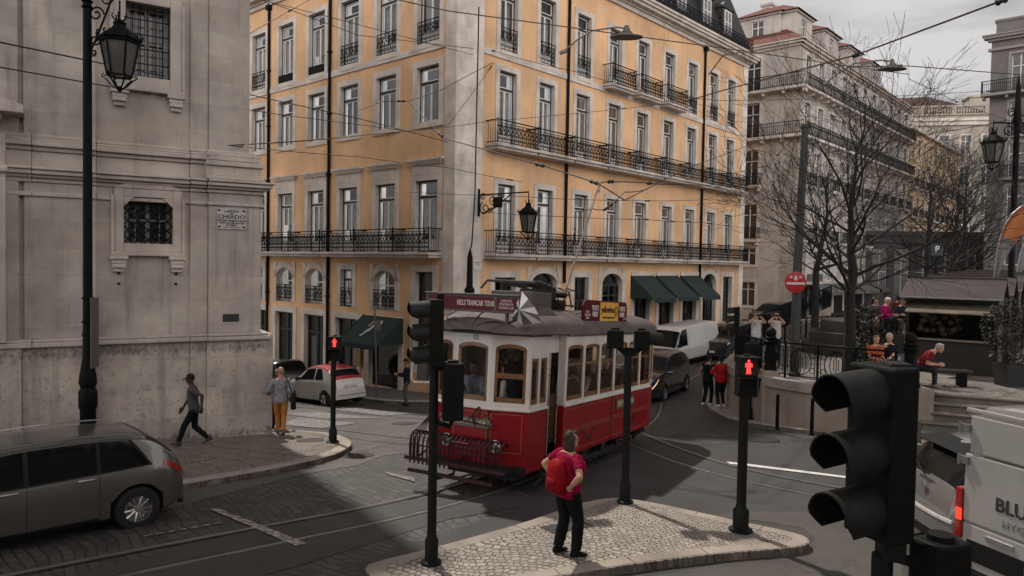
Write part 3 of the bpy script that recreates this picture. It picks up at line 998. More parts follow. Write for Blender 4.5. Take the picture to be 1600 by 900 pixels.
# mansard roof with dormers
SLATE = M('dark_slate', (.022, .021, .022), .55, 0, .35, 3, .2)
ms = MB()
zr0, zr1 = ZCOR + .78, ZCOR + 4.6
a = [FL.p(-LL, zr0, .35), FR.p(0, zr0, .35) + FL.n * .35, FR.p(LR + .3, zr0, .35), FR.p(LR + .3, zr0, -14), FL.p(-LL, zr0, -14)]
c_ = [FL.p(-LL, zr1, -.9), FR.p(0, zr1, -.9) - FL.n * .9, FR.p(LR - .9, zr1, -.9), FR.p(LR - .9, zr1, -13), FL.p(-LL, zr1, -13)]
ms.add(a + c_, [(0, 1, 6, 5), (1, 2, 7, 6), (2, 3, 8, 7), (3, 4, 9, 8), (5, 6, 7, 8, 9)])
roof = ms.build('roof', SLATE, yb, world=True)
for i, x in enumerate([FR.hit(px, 30)[0] for px in (985, 1025, 1062, 1102, 1135)] + [3.0, 6.5, 10.0]):
    d = MB(); d.M = FR.mat(x, 0, .1)
    z = zr0
    d.box(-.75, .75, 0, 1.6, z, z + 2.3)
    A = arch_pts(-.85, .85, z + 2.3, .5)
    d.prism(A, -.08, 1.7, None, 'xz')
    d.M = FR.mat(x, 0, .1)
    dm = d.build('dormer', SLATE, roof, world=True)
    w_ = MB(); w_.M = FR.mat(x, 0, .1)
    w_.box(-.5, -.42, -.05, .02, z + .1, z + 2.2, 0); w_.box(.42, .5, -.05, .02, z + .1, z + 2.2, 0); w_.box(-.42, .42, -.05, .02, z + 2.1, z + 2.2, 0); w_.box(-.035, .035, -.048, .02, z + .1, z + 2.1, 0)
    w_.box(-.42, .42, -.046, .02, z + 1.4, z + 1.47, 0)
    w_.box(-.42, .42, -.02, .03, z + .1, z + 2.1, 1)
    w_.build('dormer_window', [WHITE, M('grey_glass', (.16, .16, .165), .08)], roof, world=True)
rr = railing_box(.3, LR - .2, ZCOR + .8, .9, .45, False, .5)
fmesh(rr, FR, yb, 'roof_railing', IRON)
# balconies
slab_m = m_stone('balcony_stone', (.55, .49, .44), .5)
def balcony(F, x0, x1, z, out=.62, th=.24, h=1.02, mod=.26):
    s = MB(); s.box(x0 - .06, x1 + .06, -out - .08, 0, z - th * .5, z); s.box(x0, x1, -out + .02, 0, z - th, z - th * .5)
    s_ = fmesh(s, F, yb, 'balcony', slab_m, bevel=.02)
    r = railing_box(x0, x1, z, h, out, True, mod)
    link('balcony_railing', r.mesh('balcony_railing', IRON), s_)
b0, b1 = 1.75, LR - .5
cuts = [b0] + [(cR[i] + cR[i + 1]) / 2 + .05 for i in range(8)] + [b1]
for i in range(9):
    balcony(FR, cuts[i] + .06, cuts[i + 1] - .06, ZS1, .70)
    balcony(FR, max(cR[i] - 1.38, cuts[i] + .06), min(cR[i] + 1.38, cuts[i + 1] - .06), ZS2, .70)
for i in (3, 4, 5): balcony(FR, cR[i] - 1.12, cR[i] + 1.12, ZS3 + .06, .6)
lc = [-.75] + [(cL[i] + cL[i + 1]) / 2 for i in range(len(cL) - 1)] + [-LL]
for i in range(len(lc) - 1):
    balcony(FL, max(lc[i + 1] + .03, -LL), lc[i] - .03, ZS1, .70)
# window guards (grilles across single openings)
def guard(F, x, z, w, h, solid=False):
    b = MB()
    if solid: b.box(-w / 2, w / 2, -.03, .0, 0, h)
    else:
        b.box(-w / 2, w / 2, -.03, .0, h - .035, h); b.box(-w / 2, w / 2, -.02, .0, .02, .05)
        scroll_panel(b, -w / 2, w / 2, .05, h - .04, -.012, .28, .012)
    fmesh(b, F, yb, 'window_guard', IRON, x, z, .03)
for i, x in enumerate(cR):
    if i not in (3, 4, 5): guard(FR, x, ZS3 + .1, WW - .02, 1.0)
for i, x in enumerate(cL):
    guard(FL, x, ZS3 + .1, WWL - .02, .95 if i not in (3, 4) else .4, i in (3, 4))
for k, (pxc, wd, arch) in enumerate(mezz[1:], 1):
    guard(FL, FL.hit(pxc, 440)[0], zm0 + .02, wd - .02, .9)
# drainpipes
for F, px in ((FL, 422), (FL, 517), (FR, 885.5), (FR, 1099)):
    x = F.hit(px, 150)[0]
    b = MB(); b.tube([(x, -.09, ZG), (x, -.09, ZCOR + .1)], .075, 8); b.box(x - .16, x + .16, -.22, 0, ZCOR - .25, ZCOR)
    for z in (2, 5, 8, 11, 14): b.box(x - .1, x + .1, -.17, 0, z, z + .08)
    if F is FR: b = MB(); b.tube([(x, -.09, CAM_Z - .9), (x, -.09, ZCOR + .1)], .075, 8); b.box(x - .16, x + .16, -.22, 0, ZCOR - .25, ZCOR)
    b.M = None
    fmesh(b, F, yb, 'drainpipe', IRON)
# shop fronts
SHOPG = m_glass('shop_glass', (.55, .6, .6), .05)
POST = M('poster_print', (.42, .40, .38), .6, 0, .8, 14)
def shopfront(F, x, wd, zb, zt, arch, kind):
    h = zt - zb
    b = MB(); hw = wd / 2
    for xx in (-hw, hw - .09): b.box(xx, xx + .09, 0, .1, 0, h - arch)
    b.box(-hw + .09, hw - .09, 0, .1, 0, .35 if kind != 'door' else .05); 
    b.box(-hw + .09, hw - .09, 0, .1, h - arch - .1, h - arch)
    if kind == 'shop':
        b.box(-.05, .05, 0, .1, .35, h - arch - .1); b.box(-hw + .09, hw - .09, -.01, .09, h * .72, h * .72 + .08)
    o = fmesh(b, F, yb, 'shop_door' if kind == 'door' else 'shop_window', GREEN, x, zb, -.2)
    p = MB(); 
    A = [(-hw, .05, .1), (hw, .05, .1)] + [(a, .05, c) for a, c in (arch_pts(-hw, hw, h - arch, arch) if arch else [(hw, h), (-hw, h)])]
    p.add(A, [tuple(range(len(A)))])
    link('pane', p.mesh('pane', SHOPG), o)
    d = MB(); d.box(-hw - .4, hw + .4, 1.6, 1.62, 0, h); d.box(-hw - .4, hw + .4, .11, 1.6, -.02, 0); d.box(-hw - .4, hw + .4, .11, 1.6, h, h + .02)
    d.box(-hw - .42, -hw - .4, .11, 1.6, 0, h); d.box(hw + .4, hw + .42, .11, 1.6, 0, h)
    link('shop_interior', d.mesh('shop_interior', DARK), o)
    return o
for q in shopsR: put_surround(FR, q[0], q[2], shopfront(FR, *q, 'shop'))
for q in shopsL: 
    o = shopfront(FL, *q[:5], q[5])
    put_surround(FL, q[0], q[2], o)
    if q[5] == 'shop' and 480 < 491 and abs(q[0] - shopsL[3][0]) < .01:
        pm = MB(); pm.box(-.62, -.2, .06, .07, .5, 2.2)
        link('poster', pm.mesh('poster', POST), o)
# awnings
AWN = M('awning_canvas', (.014, .030, .025), .8, 0, .2, 4)
def awning(F, x, wd, z, drop, out, emblem=False):
    b = MB()
    n = 8
    top, bot = [], []
    rings = []
    for k in range(n + 1):
        t = k / n
        rings.append([(-wd / 2, -out * t, -drop * t - .06 * math.sin(PI * t)), (wd / 2, -out * t, -drop * t - .06 * math.sin(PI * t))])
    b.loft(rings, closed=False)
    e = rings[-1]
    m_ = 12
    vs_ = []
    for k in range(m_ + 1):
        xx = -wd / 2 + wd * k / m_
        vs_ += [(xx, -out - .004, -drop), (xx, -out - .01, -drop - .22 + .02 * math.sin(k * 2.1))]
    b.add(vs_, [(2 * k, 2 * k + 1, 2 * k + 3, 2 * k + 2) for k in range(m_)])
    for sx in (-1, 1):
        b.add([(sx * wd / 2, 0, 0), (sx * wd / 2, -out, -drop), (sx * wd / 2, 0, -drop)], [(0, 1, 2)])
        b.tube([(sx * wd / 2, 0, -drop), (sx * wd / 2, -out, -drop)], .02, 5)
    o = fmesh(b, F, yb, 'awning', AWN, x, z, .02)
    if emblem:
        L = MB()
        def P(u, t, s=.004):   # point on the canvas
            return (u, -out * t - .01, -drop * t - .06 * math.sin(PI * t) + .012)
        for u0, t0, u1, t1, r in ((-.28, .22, .30, .17, .04), (-.3, .24, -.33, .36, .03), (.05, .2, -.02, .42, .06), (-.02, .42, -.18, .58, .07), (-.18, .58, -.28, .72, .04), (.3, .17, .36, .28, .035), (.1, .25, .24, .33, .045)):
            L.tube([P(u0, t0), P((u0 + u1) / 2 + .03, (t0 + t1) / 2), P(u1, t1)], r, 4)
        for v in L.v: pass
        link('awning_emblem', L.mesh('awning_emblem', M('emblem_white', (.5, .5, .48), .8)), o)
    return o
xa = FL.hit(601, 500)[0]
awning(FL, xa - .1, 2.9, CAM_Z - 2.5, 1.15, 1.5, True)
for pxc, wd in ((1003, 2.35), (1041, 2.5), (1077, 2.4)):
    awning(FR, FR.hit(pxc, 440)[0], wd, CAM_Z - .52, 1.25, 1.5)
# small fittings
b = MB(); b.box(-.28, .28, -.06, 0, 0, 1.15); fmesh(b, FL, yb, 'menu_case', M('brass_board', (.30, .20, .09), .6), *FL.hit(560.5, 572)[:1], FL.hit(560, 572)[1], .06)
for px in (1034, 1069):
    x, z = FR.hit(px, 470)
    b = MB(); b.lathe([(.05, 0), (.12, .05), (.12, .38), (.05, .45)], 8); fmesh(b, FR, yb, 'wall_lamp', IRON, x, z, .2)
    b = MB(); b.box(-.17, .17, -.03, 0, 0, .42); fmesh(b, FR, yb, 'menu_board', BLACKP, *FR.hit(px, 489), .06)
# number plate of the street on the corner pier
x, z = FR.hit(746, 413, .07)
sg_ = thing('street_plaque', 'small white enamel street plaque on the corner pier of the yellow building', 'plaque', FR.p(x, z, .075), FR.a)
b = MB(); b.box(-.24, .24, -.03, 0, -.24, .24); b.build('plate', M('enamel', (.62, .60, .57), .35), sg_, bevel=.008)
lettering('LARGO\nDO', .11, BLACKP, sg_, (0, -.032, .03), (PI / 2, 0, 0))
# pavement round the building
py_ = [FL.p(-LL - 6, 0, 2.6), FL.p(-3.5, 0, 2.7), FL.p(-.6, 0, 2.9), FR.p(-1.2, 0, 2.2), FR.p(.8, 0, 2.5), FR.p(3, 0, 2.4), FR.p(LR + 2, 0, 2.4)]
yl = smooth_line(py_, 2)
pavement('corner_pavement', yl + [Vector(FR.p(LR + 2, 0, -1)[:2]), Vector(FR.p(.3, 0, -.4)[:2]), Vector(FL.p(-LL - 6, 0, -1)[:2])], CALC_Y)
kerb('corner_kerb', yl, .25, .122, inward=1)
# ================================================================== church on the left
FC = Facade(CH_C, math.atan2(.514, .858))         # x is negative towards the left, outside faces the street
CST = m_stone('church_limestone', (.42, .378, .336), .85, (1.55, .62), FC.a)
CSTP = m_stone('church_plinth_stone', (.50, .445, .39), .75, (1.25, .75), FC.a, grime=[(CAM_Z - 2.30 - g(CH_C.x, CH_C.y), .50), (.25, .4)], pits=(.55, .68))
CSTM = m_stone('church_moulding', (.46, .41, .365), .6)
ch = thing('church', 'weathered pale limestone church wall with pilasters, mouldings and barred windows', 'church', (CH_C.x, CH_C.y, g(CH_C.x, CH_C.y)), 0)
def cx(px, py=350): return FC.hit(px, py)[0]
def cz(px, py): return FC.hit(px, py)[1]
zpl = cz(300, 524)           # top of plinth
zc0, zc1 = cz(300, 300), cz(300, 236)
CT = 17.0
CL = 16.0
xw0, xw1 = cx(193, 345), cx(270, 345)
xu0, xu1 = cx(196, 60), cx(266, 60)
zl0, zl1 = cz(230, 381), cz(230, 309)
zu0, zu1 = cz(230, 122), cz(230, 8)
w_ = MB(); w_.M = FC.mat()
ZM = zc0 + .2
XL, XU = -.30, -.62
wall_with_openings(w_, -CL, XL, zpl, ZM, [(xw0, xw1, zl0, zl1)], .45)
wall_with_openings(w_, -CL, XU, ZM, CT, [(xu0, xu1, zu0, zu1)], .45)
w_.M = None
w_.M = FC.mat(XL) @ Matrix.Rotation(PI / 2, 4, 'Z'); wall_with_openings(w_, 0, 14, zpl, ZM, [])
w_.M = FC.mat(XU) @ Matrix.Rotation(PI / 2, 4, 'Z'); wall_with_openings(w_, 0, 14, ZM, CT, [])
w_.M = None
# top and back closed so that the block really shades the street
P4 = [FC.p(-CL, CT), FC.p(XU, CT), FC.p(XU, CT, -14), FC.p(-CL, CT, -14)]
w_.quad(*P4)
w_.quad(FC.p(-CL, zpl), FC.p(-CL, CT), FC.p(-CL, CT, -14), FC.p(-CL, zpl, -14)); w_.quad(FC.p(XL, zpl, -14), FC.p(XL, CT, -14), FC.p(-CL, CT, -14), FC.p(-CL, zpl, -14))
w_.build('wall', CST, ch, world=True, recalc=False)
def band(x0, x1, o, z0, z1, b):
    b.box(x0, x1, -o, .05, z0, z1)
# plinth in two steps with a torus on top; pilasters break forward
pil = [(cx(325), -.0, .10), (cx(37), cx(137), .12)]
xs1 = cx(296)
pl = MB(); pl.M = FC.mat()
zgb = -3.0
pl.box(-CL, cx(34), -.34, .4, zgb, zpl); pl.box(cx(34) + .004, cx(150), -.24, .4, zgb, zpl - .002); pl.box(cx(150), xs1, -.14, .4, zgb, zpl)
pl.box(xs1, cx(322), -.20, .4, zgb, zpl - .002); pl.box(cx(322), .0, -.28, 14, zgb, zpl - .001)
pl.M = None
pl.build('plinth', CSTP, ch, world=True, bevel=.015)
mo = MB(); mo.M = FC.mat()
def mould(prof, segs):
    """profile (out, z0, z1) run along stepped wall sections (x0, x1, base out)"""
    for o, z0, z1 in prof:
        for k, (a, c, base) in enumerate(segs):
            mo.box(a, c + (o if k == len(segs) - 1 else 0), -(base + o), .05, z0 + k * .0015, z1 - k * .0015)
segs = [(-CL, cx(50), .12), (cx(50) + .003, cx(150), .10), (cx(150) + .003, xs1, .0), (xs1 + .003, cx(322), .05), (cx(322) + .003, -.28, .12)]
mould([(.14, zpl - .02, zpl + .05), (.20, zpl - .13, zpl - .02)], [(a, c, b_ + .10) for a, c, b_ in segs])
# pilasters above the plinth up to the first cornice, then the upper order
pt = MB(); pt.M = FC.mat()
for a, c, o in ((cx(325), .05, .12), (xs1, cx(325), .05), (cx(37), cx(150), .10), (-CL, cx(30), .16)):
    pt.box(a + .001, (c if c < 0 else XL + .02) - .001, -o, .1, zpl + .04, zc0)
    pt.box(a + .001, (c if c < 0 else XU + .02) - .001, -o, .1, zc1, CT)
pt.M = None
pt.build('pilaster', CST, ch, world=True, bevel=.02)
# entablature between the two orders
hh = zc1 - zc0
mould([(.06, zc0 - .32, zc0 - .22), (.05, zc0, zc0 + .10), (.14, zc0 + .10, zc0 + .17), (.24, zc0 + .17, zc0 + .27), (.30, zc0 + .27, zc0 + .33)], segs)
mould([(.04, zc0 + .33, zc1 - .32), (.10, zc1 - .32, zc1 - .22), (.20, zc1 - .22, zc1 - .10), (.13, zc1 - .10, zc1 - .03), (.08, zc1 - .03, zc1 + .06)], segs[:-1] + [(segs[-1][0], -.56, .12)])
for k, (e, a, c) in enumerate(((.26, zc0 + .33, zc0 + .42), (.20, zc0 + .42, zc0 + .68), (.27, zc0 + .68, zc0 + .80), (.16, zc0 + .8, zc0 + .92), (.20, zc0 + .92, zc0 + 1.0))):
    mo.box(cx(322) - .05, -.54 + e, -.12 - e, .05, a, c)
mo.M = None
mo.build('cornice', CSTM, ch, world=True, bevel=.02)
# lower window: eared stone frame, lattice grille; upper window: bar grille
def wframe(x0, x1, z0, z1, t, clip, brackets):
    b = MB(); b.M = FC.mat()
    b.box(x0 - t, x0, -.10, .02, z0 - t, z1 + t); b.box(x1, x1 + t, -.10, .02, z0 - t, z1 + t)
    b.box(x0, x1, -.097, .02, z1, z1 + t); b.box(x0, x1, -.097, .02, z0 - t, z0)
    e = .07
    b.box(x0 - t - e, x0 - t, -.14, .02, z0 - t, z1 + t - .18); b.box(x1 + t, x1 + t + e, -.14, .02, z0 - t, z1 + t - .18)
    b.box(x0 - t - e, x1 + t + e, -.16, .02, z0 - t - .10, z0 - t)
    if clip:
        for sx, xx in ((1, x0), (-1, x1)):
            b.prism([(xx, z1), (xx + sx * .24, z1), (xx, z1 - .24)], -.097, .02, None, 'xz')
            b.prism([(xx - sx * t, z1 + t), (xx + sx * .2, z1 + t + .22), (xx + sx * .2, z1 + t)], -.12, .02, None, 'xz')
        b.box(x0 + .2, x1 - .2, -.12, .02, z1 + t, z1 + t + .22)
    for sx, xx in ((-1, x0 - t * .5), (1, x1 + t * .5)):
        zb = z0 - t - .10
        for dz, o, hw in ((0, .18, .20), (.10, .14, .16), (.20, .17, .15), (.30, .10, .12)):
            b.box(xx - hw, xx + hw, -o, .02, zb - dz - .095, zb - dz)
    b.M = None
    o = b.build('window', CSTM, ch, world=True, bevel=.015)
    return o
def bars_obj(par, x0, x1, z0, z1, lattice):
    s = MB(); s.M = FC.mat()
    w0, h0 = x1 - x0, z1 - z0
    s.box(x0, x1, .44, .45, z0, z1, 1)
    xm = (x0 + x1) / 2
    for xx in (x0 + .02, xm - .05, x1 - .12): s.box(xx, xx + .10, .34, .40, z0, z1, 0)
    for zz in (z0, z0 + h0 * .5, z1 - .08): s.box(x0, x1, .345, .395, zz, zz + .05, 0)
    for k in (1, 3): s.box(x0 + w0 * k / 4 - .015, x0 + w0 * k / 4 + .015, .35, .39, z0, z1, 0)
    s.M = None
    s.build('window_sash', [M('old_white_frame', (.25, .24, .23), .6), M('dark_pane', (.012, .012, .013), .15)], par, world=True)
    b = MB(); b.M = FC.mat()
    if lattice:
        n = 5
        st = w0 / n
        for k in range(-n, n + 6):
            for sg in (1, -1):
                # diagonal bars cut to the opening
                pts = []
                for t in range(0, 61):
                    zz = z0 + h0 * t / 60
                    xx = x0 + k * st + (sg * (zz - z0) * .95 if sg == 1 else (z1 - zz) * .95 - h0 * .0)
                    if x0 <= xx <= x1: pts.append((xx, .10 + .012 * sg, zz))
                if len(pts) > 2: b.tube([pts[0], pts[-1]], .022, 4)
    else:
        for k in range(7): b.tube([(x0 + w0 * k / 6, .12, z0), (x0 + w0 * k / 6, .12, z1)], .017, 4)
        for k in range(6): b.tube([(x0, .10, z0 + h0 * k / 5), (x1, .10, z0 + h0 * k / 5)], .017, 4)
    b.M = None
    b.build('window_grille', IRON, par, world=True)
o = wframe(xw0, xw1, zl0, zl1, .20, True, True); bars_obj(o, xw0, xw1, zl0, zl1, True)
o = wframe(xu0, xu1, zu0, zu1, .26, False, True); bars_obj(o, xu0, xu1, zu0, zu1, False)
# portal moulding at the far left
b = MB(); b.M = FC.mat()
px0 = cx(36, 300)
zt = cz(20, 150)
for k in range(4):
    b.box(px0 - 1.2 - k * .0, px0 - .25 - k * .12, -.50 - k * .1, .05, zt - .5 - k * .12, zt - .38 - k * .12)
b.prism([(px0 - 2.2, zt + .35), (px0 + .05, zt - .3), (px0 + .05, zt - .48), (px0 - 2.2, zt - .45)], -.75, .0, None, 'xz')
b.box(px0 - .62, px0 - .30, -.44, .05, zpl, zt - .9); b.box(px0 - .95, px0 - .62, -.36, .05, zpl, zt - .9)
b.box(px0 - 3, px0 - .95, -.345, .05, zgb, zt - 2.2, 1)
pts = []
for k in range(9):
    a = PI / 2 * k / 8
    pts.append((px0 - .25 - .9 * math.sin(a), -.45, zt - 2.0 + .9 * math.cos(a) - .6))
b.tube(pts, .09, 6)
b.M = None
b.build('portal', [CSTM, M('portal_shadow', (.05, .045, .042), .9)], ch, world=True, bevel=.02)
# small vent and four iron studs
b = MB(); b.M = FC.mat()
x, z = FC.hit(359.5, 496); b.box(x - .2, x + .2, -.135, .0, z - .1, z + .1)
b.M = None; b.build('vent', M('vent_iron', (.02, .019, .018), .7), ch, world=True)
b = MB(); b.M = FC.mat()
for px, py in ((185.5, 427), (275, 428), (185.5, 443), (274.5, 443.5)):
    x, z = FC.hit(px, py); b.cbox((x, -.02, z), (.05, .06, .05))
b.M = None; b.build('wall_stud', IRON, ch, world=True)
# plaque
x, z = FC.hit(361.5, 342, .12)
pq = thing('wall_plaque', 'white stone plaque with black lettering on the church pilaster', 'plaque', FC.p(x, z, .125), FC.a)
b = MB(); b.box(-.345, .345, -.035, 0, -.265, .265, 0)
for sx in (-1, 1):
    for sz in (-1, 1): b.lathe([(.022, -.052), (.03, -.04), (.03, -.03)], 8, (sx * .30, 0, sz * .21), 1, 'y')
b.build('plate', [M('plaque_marble', (.40, .38, .36), .45), IRON], pq)
PINK = M('plaque_ink', (.03, .027, .026), .6)
for s, t, zz, xs_ in (('LARGO', .088, .19, 1.25), ('DO', .05, .125, 1.2), ('CHIADO', .145, .045, 1.2), ('ANTONIO RIBEIRO CHIADO', .056, -.05, 1.0), ('POETA DO SECULO XVI', .056, -.11, 1.0), ('N° BAIRRO', .05, -.165, 1.0)):
    lettering(s, t, PINK, pq, (0, -.037, zz), (PI / 2, 0, 0), bold=.0025, xscale=xs_)
b = MB(); b.box(-.2, .2, -.039, -.034, -.225, -.212); b.build('underline', PINK, pq)
# ================================================================== buildings up the street
WALLW = m_plaster('white_render', (.50, .46, .42), .75, .5)
WALLC = m_plaster('cream_render', (.40, .36, .30), .4)
WALLG = m_plaster('grey_render', (.17, .155, .145), .4)
WALLY = m_plaster('pale_ochre_render', (.50, .34, .17), .35)
def m_tiles(name, color):
    N = Nodes(name); N.P(Roughness=.8)
    v = N.coord(out='UV')
    wv = N.n('ShaderNodeTexWave', {'Vector': v, 'Scale': 2.6}, wave_type='BANDS', bands_direction='X')
    rw = N.n('ShaderNodeTexWave', {'Vector': v, 'Scale': 1.6}, wave_type='BANDS', bands_direction='Y', wave_profile='SAW')
    a = N.noise(N.coord(), 3.5, 6, .7)
    c = N.mix(N.ramp(a, [(.3, 0.0), (.7, 1.0)]), sc(color, .45), sc(color, 1.25))
    c = N.mix(N.ramp(wv.outputs['Fac'], [(.0, .75), (.35, 0.0)]), c, sc(color, .22))
    c = N.mix(N.ramp(rw.outputs['Fac'], [(.0, .55), (.18, 0.0)]), c, sc(color, .25))
    N.col(c); N.bump(wv.outputs['Fac'], .8, .08)
    return N.mat
TILE = m_tiles('clay_roof_tiles', (.20, .058, .032))
TILED = m_tiles('dark_roof_tiles', (.085, .030, .024))
def roof_faces(b_name, faces, mat, parent):
    """sloping roof planes with UVs in metres: across the slope, up the slope"""
    me = bpy.data.meshes.new(b_name)
    vs_, fs_, uv = [], [], []
    for f in faces:
        f = [Vector(p) for p in f]
        n_ = (f[1] - f[0]).cross(f[2] - f[0]).normalized()
        h = Vector((0, 0, 1)).cross(n_)
        if h.length < 1e-4: h = Vector((1, 0, 0))
        h.normalize(); up = n_.cross(h)
        fs_.append(tuple(range(len(vs_), len(vs_) + len(f))))
        vs_ += f; uv += [(p.dot(h), p.dot(up)) for p in f]
    inv = mat_full(parent).inverted()
    me.from_pydata([inv @ p for p in vs_], [], fs_)
    ul = me.uv_layers.new(name='UVMap')
    for i, l in enumerate(me.loops): ul.data[i].uv = uv[l.vertex_index]
    me.materials.append(mat)
    return link(b_name, me, parent)
def hip(F, x0, x1, y0, y1, z0, h, eave=.4):
    """four planes of a hip roof in facade coordinates (y = depth behind the wall)"""
    P = lambda x, y, z: F.p(x, z, -y)
    x0 -= eave; x1 += eave; y0 -= eave; y1 += eave
    k = min((x1 - x0), (y1 - y0)) / 2
    if (x1 - x0) >= (y1 - y0): r0, r1 = P(x0 + k, (y0 + y1) / 2, z0 + h), P(x1 - k, (y0 + y1) / 2, z0 + h)
    else: r0, r1 = P((x0 + x1) / 2, y0 + k, z0 + h), P((x0 + x1) / 2, y1 - k, z0 + h)
    a, b, c, d = P(x0, y0, z0), P(x1, y0, z0), P(x1, y1, z0), P(x0, y1, z0)
    if (x1 - x0) >= (y1 - y0): return [(a, b, r1, r0), (b, c, r1), (c, d, r0, r1), (d, a, r0)]
    return [(a, b, r0), (b, c, r1, r0), (c, d, r1), (d, a, r0, r1)]
_SW = {}
def small_window(parent, F, x, z, w, h, depth=.2, white=True, surround_m=None):
    key = (round(w, 2), round(h, 2), white)
    if key not in _SW:
        f = MB(); hw = w / 2
        for a, c in ((-hw, -hw + .07), (hw - .07, hw), (-.04, .04)): f.box(a, c, 0, .06, 0, h)
        for a in (0, h * .68, h - .07): f.box(-hw, hw, .003, .057, a, a + .07)
        p = MB(); p.quad((-hw, .04, 0), (hw, .04, 0), (hw, .04, h), (-hw, .04, h))
        _SW[key] = (f.mesh('window', WHITE if white else M('dim_frame', (.34, .32, .30), .6)), p.mesh('pane', M('far_pane', (.055, .055, .058), .12, 0, .5, .7)))
    Mw = mat_full(parent).inverted() @ F.mat(x, z, -depth)
    o = link('window', _SW[key][0], parent, loc=Mw.to_translation(), rot=Mw.to_euler())
    link('pane', _SW[key][1], o)
    if surround_m:
        b = MB(); hw = w / 2; t = .22
        b.box(-hw - t, -hw, -depth - .05, -depth + .04, -t * .6, h + t); b.box(hw, hw + t, -depth - .05, -depth + .04, -t * .6, h + t)
        b.box(-hw, hw, -depth - .047, -depth + .04, h, h + t); b.box(-hw, hw, -depth - .06, -depth + .04, -t * .6, 0)
        link('window_surround', b.mesh('window_surround', surround_m), o)
    return o
def plain_balcony(par, F, x0, x1, z, out, h=.95, step=.14, ends=True, slab=None):
    s = MB(); s.box(x0, x1, -out, 0, z - .2, z)
    k = max(1, int((x1 - x0) / 1.5))
    for i in range(k + 1):
        xx = x0 + .15 + (x1 - x0 - .3) * i / k
        s.box(xx - .08, xx + .08, -out * .8, 0, z - .45, z - .2)
    s_ = fmesh(s, F, par, 'balcony', slab or STONE)
    r = MB()
    y = -out + .05
    r.box(x0, x1, y - .03, y + .03, z + h - .05, z + h); r.box(x0, x1, y - .02, y + .02, z + .08, z + .12)
    n = int((x1 - x0) / step)
    for i in range(n + 1):
        xx = x0 + .02 + (x1 - x0 - .04) * i / n
        r.box(xx - .013, xx + .013, y - .013, y + .013, z, z + h)
    for i in range(n):
        xx = x0 + .02 + (x1 - x0 - .04) * (i + .5) / n
        r.tube([(xx + .045 * math.cos(a), y, z + h * .72 + .06 * math.sin(a)) for a in [2 * PI * k / 5 for k in range(6)]], .011, 3, False)
    if ends:
        for xx in (x0, x1):
            m_ = max(2, int(out / step))
            r.box(xx - .02, xx + .02, y, 0, z + h - .05, z + h)
            for i in range(1, m_): r.box(xx - .01, xx + .01, y + out * i / m_ - .01, y + out * i / m_ + .01, z, z + h)
    link('balcony_railing', r.mesh('balcony_railing', IRON), s_)

# ---- white apartment house beyond the side street
WC = Vector((21.0, 55.0))
WR, WL = Facade(WC, FR.a), Facade(WC, FL.a)
wb = thing('apartment_house', 'tall weathered white apartment house with long iron balconies and red tiled dormers', 'building', (WC.x, WC.y, g(WC.x, WC.y)))
Z = lambda r: CAM_Z + r
fl = [2.2, 6.35, 9.95, 13.5]
ev = Z(16.9)
LWR, LWL = 31.0, 15.0
oR, oL = [], []
xR = [1.9 + 2.75 * i for i in range(11)]
xL = [-3.55, -7.3, -11.0]
wins = []
for i, x in enumerate(xR):
    for z in fl: oR.append((x - .55, x + .55, Z(z) + .05, Z(z) + 2.65)); wins.append((WR, x, Z(z) + .05, 1.1, 2.6))
    oR.append((x - .55, x + .55, Z(-.9), Z(1.4))); wins.append((WR, x, Z(-.9), 1.1, 2.3))
for x in xL:
    for z in fl: oL.append((x - .62, x + .62, Z(z) + .05, Z(z) + 2.75)); wins.append((WL, x, Z(z) + .05, 1.24, 2.7))
    oL.append((x - .62, x + .62, Z(.2), Z(1.55))); wins.append((WL, x, Z(.2), 1.24, 1.35))
    oL.append((x - .62, x + .62, Z(-3.0), Z(-1.1))); wins.append((WL, x, Z(-3.0), 1.24, 1.9))
b = MB()
b.M = WR.mat(); wall_with_openings(b, 0, LWR, -2, ev, oR, .25)
b.M = WL.mat(); wall_with_openings(b, -LWL, 0, -2, ev, oL, .25)
b.M = None
b.build('wall', WALLW, wb, world=True, recalc=False)
for q in wins: small_window(wb, *q, surround_m=STONE)
oldst = m_stone('old_pilaster_stone', (.40, .36, .31), .7)
for F, a0, a1 in ((WL, -.95, .05), (WL, -5.6, -4.7), (WR, .0, .5)):
    b = MB(); b.box(a0, a1, -.07 - (.003 if F is WR else 0), .05, -2, ev - .4); fmesh(b, F, wb, 'pilaster', oldst)
for k, z in enumerate((fl[3], fl[2])):
    plain_balcony(wb, WR, .0, LWR - .3, Z(z), .75, .95, .16, False); plain_balcony(wb, WL, -LWL, .75, Z(z), .75, .95, .16, False)
for z in (fl[1], fl[0]):
    for x in xR: plain_balcony(wb, WR, x - .85, x + .85, Z(z), .55, .9, .16)
    for x in xL: plain_balcony(wb, WL, x - .95, x + .95, Z(z), .55, .9, .14)
b = MB()
for F, a0, a1 in ((WR, 0, LWR), (WL, -LWL, 0)):
    b.M = F.mat()
    for o, z0, z1 in ((.15, -.35, -.18), (.35, -.18, 0), (.5, 0, .1)): b.box(a0 - (o if F is WR else 0), a1 + o, -o + (.002 if F is WL else 0), .2, ev + z0, ev + z1)
b.M = None; b.build('cornice', STONE, wb, world=True)
faces = hip(WR, 0, LWR, 0, 11.5, ev + .1, 4.2, .5)
rf = roof_faces('roof', faces, TILE, wb)
